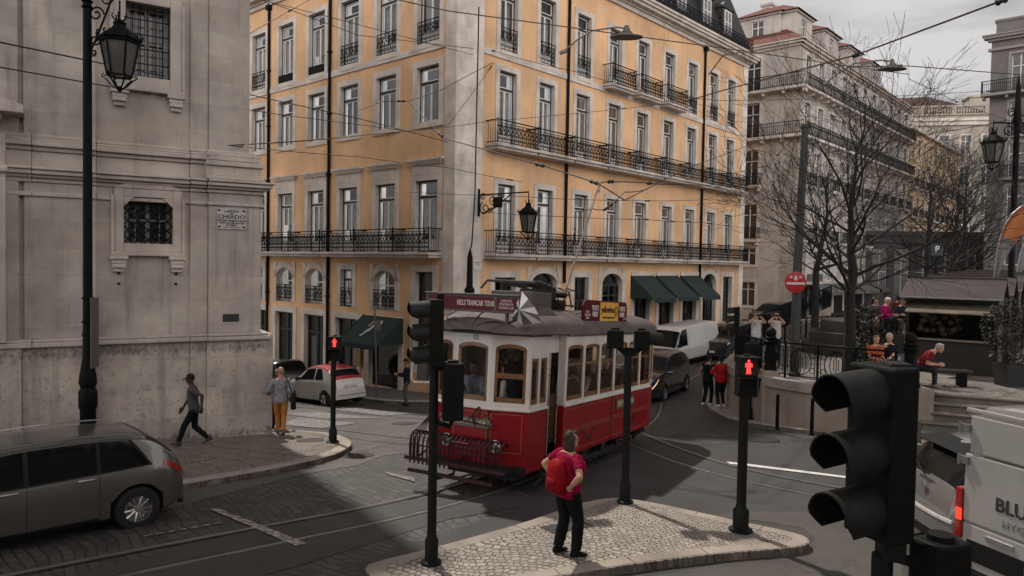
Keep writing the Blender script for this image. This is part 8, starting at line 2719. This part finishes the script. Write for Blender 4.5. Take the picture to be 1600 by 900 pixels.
# 5. big three lens signal close to the camera
Y = 4.0
c = at_y(1385, 690, Y)
gz_ = g(c.x, c.y)
t = thing('traffic_light', 'large foreground traffic light with three hooded lenses facing left, close to the camera', 'traffic light', (c.x, c.y, gz_))
b = MB(); b.lathe([(.10, 0), (.10, .3), (.055, .4), (.055, 2.35)], 14); b.build('pole', POLEG, t, smooth=40)
z_top = at_y(1385, 570, Y).z - gz_; z_bot = at_y(1385, 838, Y).z - gz_
hh = (z_top - z_bot)
h = head3(t, (-.055, -.01, z_bot), (-.93, -.37, 0), hh / 1.02)
b = MB(); b.box(-.02, .10, -.075, .075, z_bot - .12, z_top + .015); o = b.build('back_board', SIGG, t, bevel=.012); o.rotation_euler = (0, 0, R(-8))
bx = rear_box(t, (.30, -.03, z_bot - .32), R(20), .25, .20, .32)
b = MB(); b.tube([(.02, 0, z_bot - .1), (.25, -.02, z_bot - .16)], .03, 6); b.tube([(.02, 0, z_bot - .28), (.25, -.02, z_bot - .26)], .03, 6); b.build('bracket', SIGB, t)
# 6. signals by the wall
p = gp(1148, 630, .12)
t = thing('traffic_light', 'slim traffic light at the kerb behind the two women, seen from the side', 'traffic light', p)
pole(t, 2.4, .055, .08, SIGB); head3(t, (-.03, .0, 2.35), (-.9, .4, 0), .78)
p = gp(1171, 655, .12)
t = thing('traffic_light', 'short signal post with a black box beside the curved wall', 'traffic light', p)
pole(t, 2.0, .05, .08, SIGB); rear_box(t, (.0, -.0, 1.75), R(10), .30, .26, .45)

# ---- round no entry sign on the tram pole
q = at_z(1241, 588, ZT)
cp = thing('tram_pole', 'tall grey green tram wire pole rising from the square with the round sign on it', 'pole', (q.x, q.y, ZT))
b = MB(); b.tube([(0, 0, 0), (.0, 0, 3.2), (.045, 0, 5.2), (.10, 0, 7.05)], [.135, .125, .11, .095], 12); b.lathe([(.16, 0), (.16, .1), (.13, .14)], 14); b.lathe([(.10, 7.04), (.12, 7.06), (.12, 7.16), (.0, 7.2)], 12, (.10, 0, 0))
for z in (2.6, 4.6): b.lathe([(.12, z), (.14, z + .01), (.14, z + .06), (.12, z + .07)], 12, (.02, 0, 0))
b.build('mast', M('mast_green', (.045, .047, .043), .55, .2, .3, 4), cp, smooth=40)
sp_ = at_y(1243, 441, q.y - .19)
sg_ = thing('road_sign', 'round red no entry sign with white bar and small white tram arrows', 'sign', sp_, R(-6))
b = MB(); b.lathe([(0, -.012), (.285, -.012), (.30, -.006), (.30, .006), (.285, .01), (0, .01)], 32, (0, 0, 0), None, 'y'); b.build('disc', M('sign_red', (.38, .018, .025), .4), sg_, smooth=30)
WS = M('sign_white', (.55, .52, .5), .45)
b = MB(); b.box(-.25, .25, -.020, -.012, -.065, .0)
b.build('bar', WS, sg_)
b = MB(); b.prism([(-.03, .19), (.03, .19), (.03, .11), (.07, .11), (0, .04), (-.07, .11), (-.03, .11)], -.02, -.012, None, 'xz'); b.build('arrow', WS, sg_)
for s in (-1, 1):
    b = MB(); b.prism([(s * .08, .15), (s * .14, .19), (s * .14, .165), (s * .19, .15), (s * .14, .13), (s * .14, .105)], -.02, -.012, None, 'xz'); b.build('arrow', WS, sg_)
b = MB(); b.box(-.06, .06, .008, .06, -.05, .05); b.build('clamp', IRON, sg_)

# ---- litter bin at the wall top
q = at_z(1408, 604, ZT)
t = thing('litter_bin', 'dark litter bin with sloping lid and white numeral beside the seated couple', 'bin', (q.x - .1, q.y - .35, ZT))
b = MB(); b.loft([[(w_ * math.copysign(abs(math.cos(a)) ** .6, math.cos(a)), d_ * math.copysign(abs(math.sin(a)) ** .6, math.sin(a)), z) for a in [2 * PI * j / 20 for j in range(20)]] for z, w_, d_ in ((0, .22, .2), (.5, .26, .23), (.72, .27, .24))]); b.build('bin_body', M('bin_green', (.014, .018, .015), .45), t, smooth=50)
b = MB(); b.loft([[(w_ * math.copysign(abs(math.cos(a)) ** .6, math.cos(a)), d_ * math.copysign(abs(math.sin(a)) ** .6, math.sin(a)), z + sl * math.sin(a)) for a in [2 * PI * j / 20 for j in range(20)]] for z, w_, d_, sl in ((.72, .30, .26, 0), (.76, .30, .26, .01), (.86, .2, .17, .03), (.88, .02, .02, 0))]); b.build('lid', M('bin_lid', (.05, .05, .045), .5), t, smooth=50)
lettering('13', .10, WS, t, (.05, -.245, .60), (PI / 2, 0, 0))

# ---- lanterns
LGLASS = M('lantern_glass', (.085, .08, .073), .25, 0, .25, 3)
def lantern(t, c, s, ang=0, hang=True):
    """six sided tapering lantern with crown, finial and scrolled cage; c = centre of the glass body bottom"""
    c = Vector(c)
    n = 6
    def hexa(r, z): return [(c.x + r * s * math.cos(ang + 2 * PI * k / n), c.y + r * s * math.sin(ang + 2 * PI * k / n), c.z + z * s) for k in range(n)]
    b = MB(); b.loft([hexa(.20, 0), hexa(.315, .62)]); b.build('lantern_glass', LGLASS, t)
    b = MB()
    lo, hi = hexa(.205, 0), hexa(.325, .62)
    for k in range(n):
        b.tube([lo[k], hi[k]], .020 * s, 5); b.tube([lo[k], lo[(k + 1) % n]], .022 * s, 5); b.tube([hi[k], hi[(k + 1) % n]], .030 * s, 5)
    b.loft([hexa(.35, .62), hexa(.385, .665), hexa(.36, .70), hexa(.25, .80), hexa(.14, .88), hexa(.10, .93), hexa(.12, .97), hexa(.05, 1.03)])
    for k in range(n * 2):
        a = ang + PI * k / n
        b.tube([(c.x + .37 * s * math.cos(a), c.y + .37 * s * math.sin(a), c.z + .68 * s), (c.x + .39 * s * math.cos(a), c.y + .39 * s * math.sin(a), c.z + .74 * s), (c.x + .36 * s * math.cos(a), c.y + .36 * s * math.sin(a), c.z + .77 * s)], .016 * s, 4)
    for k in range(5):
        a = 2 * PI * k / 5
        b.tube([(c.x + .06 * s * math.cos(a), c.y + .06 * s * math.sin(a), c.z + 1.0 * s), (c.x + .13 * s * math.cos(a), c.y + .13 * s * math.sin(a), c.z + 1.08 * s), (c.x + .12 * s * math.cos(a), c.y + .12 * s * math.sin(a), c.z + 1.14 * s)], .015 * s, 4)
    for k in range(n):
        a = ang + 2 * PI * k / n
        P = lambda r, z: (c.x + r * s * math.cos(a), c.y + r * s * math.sin(a), c.z + z * s)
        b.tube([P(.24, -.02), P(.28, .03), P(.30, -.02), P(.22, -.08), P(.12, -.19), P(.03, -.24)], .015 * s, 4)
    b.lathe([(.0, -.30 * s), (.04 * s, -.27 * s), (.06 * s, -.23 * s), (.03 * s, -.19 * s)], 10, tuple(c))
    if hang: b.tube([c + V3((0, 0, 1.0 * s)), c + V3((0, 0, 1.38 * s))], .018 * s, 6)
    b.build('lantern_cage', IRON, t)
def scroll(b, pts, r=.016): b.tube([Vector(p) for p in pts], r, 5)
def spiral3(o, ex, ez, r0, turns, n=16, flip=1, a0=0):
    o, ex, ez = Vector(o), Vector(ex), Vector(ez)
    return [o + (ex * math.cos(a0 + flip * 2 * PI * turns * k / n) + ez * math.sin(a0 + flip * 2 * PI * turns * k / n)) * r0 * (1 - .8 * k / n) for k in range(n + 1)]
# tall post before the church
q = at_y(137.5, 655, 13.2)
gz_ = g(q.x, q.y) + .12
lp = thing('street_lamp', 'tall black iron street lamp with a hanging lantern in front of the church', 'street lamp', (q.x, q.y, gz_))
b = MB()
zz = lambda py: at_y(138, py, 13.2).z - gz_
b.lathe([(.17, 0), (.17, .25), (.13, .3), (.13, zz(640)), (.155, zz(635)), (.155, zz(612)), (.12, zz(606)), (.15, zz(598)), (.135, zz(585)), (.10, zz(566)), (.085, zz(560)), (.078, zz(470)), (.072, zz(100)), (.066, zz(-60)), (.09, zz(-64)), (.03, zz(-80))], 14)
for py in (468, 505, 525, 583): b.lathe([(.08, zz(py)), (.10, zz(py) + .01), (.10, zz(py) + .04), (.08, zz(py) + .05)], 14)
for py in (5, 14): b.lathe([(.07, zz(py)), (.10, zz(py) + .03), (.07, zz(py) + .06)], 14)
b.build('post', IRON, lp, smooth=40)
lx = at_y(187, 80, 13.2).x - q.x
b = MB()
zt = zz(-18)
b.tube([(0, 0, zt), (lx + .12, 0, zt)], .024, 6); b.tube([(0, 0, zz(90)), (.16, 0, zz(60)), (lx * .7, 0, zz(5)), (lx, 0, zt)], .02, 6)
for o_, r_, f_, a0 in (((.16, 0, zz(22)), .14, 1, 0), ((.14, 0, zz(62)), .11, -1, 1), ((.33, 0, zz(-2)), .12, -1, 2), ((.10, 0, zz(82)), .07, 1, 3)): scroll(b, spiral3(o_, (1, 0, 0), (0, 0, 1), r_, 1.4, 18, f_, a0))
b.build('bracket', IRON, lp)
ls = .86
lantern(lp, (lx, 0, zz(118)), ls * 1.12, .3, True)
b = MB(); b.box(.09, .115, -.10, .16, zz(575), zz(465)); o = b.build('sign_edge', M('sign_back', (.10, .085, .085), .5), lp, bevel=.01); o.rotation_euler = (0, 0, R(2))
# lamp at the right edge
q = at_y(1580, 424, 25.0)
rl = thing('street_lamp', 'black iron street lamp with a hanging lantern at the right edge behind the stalls', 'street lamp', (q.x, q.y, ZT))
zz = lambda py: at_y(1580, py, 25.0).z - ZT
b = MB(); b.lathe([(.2, 0), (.2, .6), (.12, .7), (.11, 2.5), (.13, 2.6), (.10, 2.7), (.09, zz(195)), (.14, zz(190)), (.11, zz(180)), (.07, zz(135)), (.02, zz(118))], 12); b.build('post', IRON, rl, smooth=40)
lx = at_y(1551, 235, 25.0).x - q.x
b = MB(); b.tube([(.3, 0, zz(192)), (lx, 0, zz(192))], .03, 6)
for s, r_ in ((-1, .22), (1, .2)):
    scroll(b, spiral3((s * .26, 0, zz(203)), (1, 0, 0), (0, 0, 1), r_, 1.5, 18, s, 0), .022); scroll(b, spiral3((s * .2, 0, zz(176)), (1, 0, 0), (0, 0, 1), r_ * .7, 1.4, 16, -s, 1), .02)
b.build('bracket', IRON, rl)
lantern(rl, (lx, 0, zz(254)), 1.02, .2, True)
# wall lantern on the corner of the yellow building
x, z = FR.hit(748, 318, .07)
wl = thing('wall_lantern', 'iron lantern on a scrolled bracket fixed to the corner pier of the yellow building', 'wall lamp', FR.p(x, z, .08))
o0 = FR.p(x, z, .08)
dirv = Vector((.995, -.1, 0)).normalized()
tip = at_y(826, 300, 29.9) - o0
L_ = 2.25; dirv = Vector((tip.x, tip.y, 0)).normalized(); L_ = Vector((tip.x, tip.y, 0)).length
zt = tip.z
b = MB()
b.box(-.05, .05, -.05, .05, -.55, zt + .25); b.tube([(0, 0, zt), dirv * L_ + V3((0, 0, zt))], .03, 6); b.tube([dirv * .2 + V3((0, 0, -.42)), dirv * L_ * .35 + V3((0, 0, -.2)), dirv * L_ * .68 + V3((0, 0, zt))], .028, 6)
U = V3((0, 0, 1))
for c0, cz0, r_, f_, a0 in ((.34, -.22, .30, 1, 2), (.78, .12, .24, -1, 0), (.22, .28, .15, 1, 1), (1.15, .22, .16, 1, 3), (.62, -.3, .14, -1, 1)): scroll(b, spiral3(dirv * c0 + U * cz0, dirv, U, r_, 1.5, 18, f_, a0), .022)
b.build('bracket', IRON, wl)
lantern(wl, dirv * L_ + U * (zt - 1.62), 1.15, .4, True)
b = MB(); c0 = dirv * 1.05 + U * .02; b.box(c0.x - .2, c0.x + .2, c0.y - .15, c0.y + .15, c0.z - .22, c0.z + .2); b.build('junction_box', IRON, wl, bevel=.03)
# slim iron post and cable at the corner
q = at_y(731, 620, 29.6)
t = thing('cable_post', 'slim dark iron post with a collar standing before the stone corner of the yellow building', 'post', (q.x, q.y, g(q.x, q.y) + .12))
zz = lambda py: at_y(731, py, 29.6).z - g(q.x, q.y) - .12
b = MB(); b.lathe([(.2, 0), (.2, .5), (.14, .6), (.12, zz(470)), (.13, zz(462)), (.21, zz(456)), (.21, zz(452)), (.13, zz(448)), (.11, zz(402)), (.05, zz(392)), (.03, zz(390))], 12); b.build('post', IRON, t, smooth=40)
b = MB(); b.tube([(0, 0, zz(392)), (.05, .3, zz(380)), (.12, .75, zz(300)), (.16, .75, zz(0))], .028, 6); b.build('cable', IRON, t)
# thin street name post and camera on the left pavement
q = gp(634, 630, .12)
q = at_y(588, 640, 30.6); q = Vector((q.x, q.y, g(q.x, q.y) + .12))
t = thing('sign_post', 'thin grey sign post leaning slightly before the green awning', 'post', q)
b = MB(); b.tube([(0, 0, 0), (-.05, 0, 2.0), (-.12, 0, 3.75)], .035, 6); b.build('post', M('post_grey', (.12, .12, .12), .5, .4), t)
b = MB(); b.box(-.06, .14, -.05, -.03, 2.75, 3.2); b.build('plate', M('sign_back', (.20, .17, .17), .5), t)

# ---- overhead wires; each span is a thing, knobs are its insulators
WIRE = M('wire_black', (.014, .013, .013), .6, 0, .2, 5)
def wire(label, pts, r=.011, sag=.0, knobs=(), cat='wire'):
    """pts = [(px, py, depth) or Vector]; a hanging span between consecutive points"""
    P = [at_y(*p) if not isinstance(p, Vector) else p for p in pts]
    t = thing('overhead_wire', label, cat, P[0], 0, 'overhead tram wires')
    b = MB()
    line = []
    for i in range(len(P) - 1):
        for k in range(12):
            u = k / 12
            line.append(P[i].lerp(P[i + 1], u) - V3((0, 0, sag * 4 * u * (1 - u))))
    line.append(P[-1])
    r *= 1.2
    b.tube(line, r, 5); b.build('cable', WIRE, t, world=True, smooth=60)
    for u in knobs:
        i = min(len(line) - 2, int(u * (len(line) - 1)))
        c, d = line[i], (line[i + 1] - line[i]).normalized()
        b = MB(); b.tube([c - d * .16, c - d * .10, c - d * .04, c + d * .04, c + d * .10, c + d * .16], [r, r * 3.4, r * 2.2, r * 2.2, r * 3.4, r], 8); b.build('insulator', WIRE, t, world=True, smooth=60)
    return line
def on(F, px, py, o=.1):
    x, z = F.hit(px, py, o); return F.p(x, z, o)
wire('upper wire crossing before the lantern and the church wall to the yellow corner', [(-120, 40, 11.5), (0, 66, 12.5), (290, 126, 20), (560, 185, 27), on(FL, 700, 222)], .013, 0, (.05,))
wire('lower wire crossing before the church below the lantern', [(-120, 85, 11.5), (0, 105, 12.5), (300, 158, 20), (430, 178, 26), on(FL, 640, 205)], .011, 0, (.42, .6))
wire('wire from the barred church window up to the roof corner of the yellow building', [on(FC, 270, 108), (380, 58, 24), (447, 20, 33), (520, -20, 36)], .013, 0, (.72,))
wire('highest wire before the upper left face of the yellow building', [(330, -20, 24), (520, 28, 27), (740, 86, 28.5)], .010, 0, ())
wire('second highest wire before the upper left face of the yellow building', [(380, -12, 24), (560, 55, 26), (740, 76, 28)], .010)
wire('span wire carrying the left hanging luminaire', [(560, -14, 24), (700, 17, 25), (974, 54, 26), (1180, 82, 30), (1330, 104, 32), (1420, 116, 36)], .016, 0, ())
wire('wire from the corner pier past the third floor balconies to the right', [on(FR, 770, 79), (900, 112, 30), (1032, 148, 34), (1120, 168, 40), on(WL, 1200, 196)], .010, .05, (.02, .62))
wire('wire fanning from the church corner towards the corner pier', [on(FC, 357, 227, .5), (560, 212, 26), (700, 196, 29), on(FR, 772, 98)], .009, .04, (.98,))
wire('wire fanning from the church corner across the second floor', [on(FC, 357, 227, .5), (620, 206, 27), (760, 190, 30), (1060, 160, 38)], .009, .04, (.9,))
wire('wire fanning from the church corner low across the hood mouldings', [on(FC, 357, 227, .5), (560, 245, 25), (700, 262, 28), (815, 284, 29)], .009, .02, (.97,))
wire('curved rod wire linking two insulators on the upper left face', [(560, 172, 24), (600, 158, 24.5), (640, 158, 25), (690, 140, 26.5), on(FR, 770, 98)], .012, .0, (.42,))
wire('tram contact wire passing over the roof gear of the tram', [(640, 160, 22), (694, 216, 20), (859, 262, 17.6), (935, 287, 16.2), (976, 313, 15.6)], .013, 0, (.24, .49, .73))
wire('tram contact wire running off to the right above the trolley head', [(935, 287, 16.2), (960, 284, 17), (1030, 288, 20), (1100, 290, 26), on(FR, 1162, 287)], .012, -.02, (.2, .45))
wire('lower horizontal wire before the first floor windows', [on(FL, 640, 300), (800, 306, 25), (960, 313, 24), (1100, 312, 28), on(FR, 1160, 312)], .008, .03, (.6,))
wire('lowest horizontal wire before the first floor windows', [on(FR, 748, 331), (870, 338, 25), (1010, 343, 24), (1100, 348, 28), on(FR, 1168, 356)], .008, .02, (.5, .62))
wire('pull off wire from the trolley crossing to the second floor balconies', [(976, 313, 15.6), (1075, 262, 21), (1150, 235, 27), on(WL, 1180, 222)], .011, 0, (.33,))
wire('slack bridle wire above the trolley head', [(900, 330, 16.5), (925, 326, 16.4), (945, 327, 16.4), (976, 300, 16.6), (1010, 296, 17.5)], .009, .02, (.55,))
wire('thick wire rising from the corner building to the top right corner', [(1066, 160, 36), (1130, 141, 34), (1337, 86, 24), (1560, 3, 17), (1620, -20, 16)], .022, 0, (.52, .78))
wire('wire from the long luminaire arm to the grey town house', [(1330, 104, 32), (1420, 103, 33), (1600, 117, 36), (1680, 124, 38)], .020, 0, (.3,))
wire('level wire across the white apartment house to the town house balcony', [(1060, 150, 38), (1130, 157, 38), (1350, 152, 40), (1525, 143, 44), (1640, 135, 46)], .012, .03, (.05, .8))
wire('long rising wire before the white apartment house towards the right lamp', [on(FR, 1100, 280), (1250, 246, 30), (1430, 212, 27), (1578, 187, 25)], .010, .04, ())
wire('descending wire from the luminaire arm over the mansion', [(1420, 123, 36), (1507, 165, 42), (1600, 196, 44)], .012, 0, (.45,))
wire('short wire from the tram pole to the end pier of the yellow building', [on(FR, 1165, 230), (1215, 242, 26), (1250, 203, 20.8)], .009, .02, (.5,))
# luminaires hung on the span wires, each with its curved arm
def luminaire(label, tip, root, drop, s=1.0):
    A, B = at_y(*root) if not isinstance(root, Vector) else root, at_y(*tip)
    t = thing('hanging_luminaire', label, 'street light', B)
    m1 = A.lerp(B, .45) + V3((0, 0, .16 * (B - A).length)); m2 = A.lerp(B, .85) + V3((0, 0, .07 * (B - A).length))
    b = MB(); b.tube([A, A.lerp(m1, .5) + V3((0, 0, .05)), m1, m2, B], .035 * s, 6); b.tube([A - V3((.12, 0, .05)), A + V3((.12, 0, .05))], [.07 * s, .07 * s], 6); b.build('arm', M('arm_grey', (.16, .155, .15), .5, .4), t, world=True, smooth=60)
    b = MB(); b.loft([[(B.x + .05 * s + w_ * math.cos(a), B.y + w_ * .6 * math.sin(a), B.z + z) for a in [2 * PI * k / 16 for k in range(16)]] for w_, z in ((.62 * s, -.34 * s), (.60 * s, -.30 * s), (.26 * s, -.22 * s), (.12 * s, -.05 * s), (.08 * s, .1 * s))]); b.build('shade', M('luminaire_shade', (.085, .08, .075), .5, .3), t, world=True, smooth=40)
luminaire('luminaire with curved arm in front of the third floor of the yellow building', (977, 44, 26), (880, 81, 26.5), 0, .95)
luminaire('luminaire with long arm hanging before the white apartment house roof', (1392, 96, 30), (1290, 130, 32), 0, .95)
b = None
# curved bare arms on the facade end
t = thing('wire_arm', 'curved grey wire arm at the far drainpipe of the yellow building', 'bracket', on(FR, 1107, 117))
b = MB(); A = on(FR, 1107, 117); B = at_y(1178, 83, 40); m = A.lerp(B, .35) + V3((0, 0, .75)); b.tube([A, A.lerp(m, .6), m, m.lerp(B, .6) + V3((0, 0, .12)), B], .04, 6); b.build('arm', M('arm_grey', (.16, .155, .15), .5, .4), t, world=True, smooth=60)
# parking sign far back
q = at_y(1464, 390, 38)
t = thing('parking_sign', 'small dark sign with a white letter P among the trees', 'sign', (q.x, q.y, ZT))
b = MB(); b.tube([(0, .03, 0), (0, .03, q.z - ZT)], .04, 6); b.build('post', IRON, t)
b = MB(); b.box(-.3, .3, -.03, .0, q.z - ZT - .3, q.z - ZT + .3); b.build('plate', M('sign_blue_dark', (.02, .025, .04), .5), t)
lettering('P', .5, WS, t, (0, -.035, q.z - ZT), (PI / 2, 0, 0), bold=.01)
# big planter with black finial base near the pale bench left out: glass cabinet on the left of the wall
q = gp(1133, 583)
# ================================================================== unseen church block beside the viewpoint, added to keep sky light off the left
BF = Facade((-2.6, -3.4), math.atan2(.58, .80) + PI)      # its long face looks across the street
bb = thing('unseen_church_blocker', 'unseen dark church block added beside the viewpoint to hold back sky light', 'building', (-2.6, -3.4, 0))
b = MB(); b.M = BF.mat()
ops = [(2 + 5 * i, 3.6 + 5 * i, 4.0, 7.5) for i in range(5)]
wall_with_openings(b, 0, 27, -1, 24, ops, .4)
b.box(-.3, 27.3, -.4, .1, 8.6, 9.2); b.box(-.3, 27.3, -.6, .1, 23.4, 24.3); b.box(-.2, 27.2, -.25, .1, -1, 1.4)
for i in range(7): b.box(.2 + 4.3 * i, 1.1 + 4.3 * i, -.2, .1, 1.4, 8.6)
b.box(0, 27, .42, 12, -1, 23.9)
b.M = None
b.build('wall', m_plaster('church_blocker_dark', (.12, .108, .095), .5), bb, world=True)  # kept dark so little light bounces back onto street and cars

# unseen house right of the viewpoint, added to block sky light on that side
RF2 = Facade((26.0, 1.5), math.atan2(9.5, 19.0) + PI)
rb = thing('unseen_house_blocker', 'unseen dark house block added beside the viewpoint to shade the right foreground', 'building', (26.0, 1.5, 0))
b = MB(); b.M = RF2.mat()
ops = [(1.5 + 3 * i, 2.7 + 3 * i, 1.5 + 4 * j, 4.0 + 4 * j) for i in range(6) for j in range(3)]
wall_with_openings(b, 0, 21, -1, 14, ops, .3)
b.box(-.3, 21.3, -.5, .1, 13.6, 14.3); b.box(0, 21, .32, 10, -1, 13.9)
b.M = None
b.build('wall', m_plaster('house_blocker_dark', (.14, .125, .11), .5), rb, world=True)
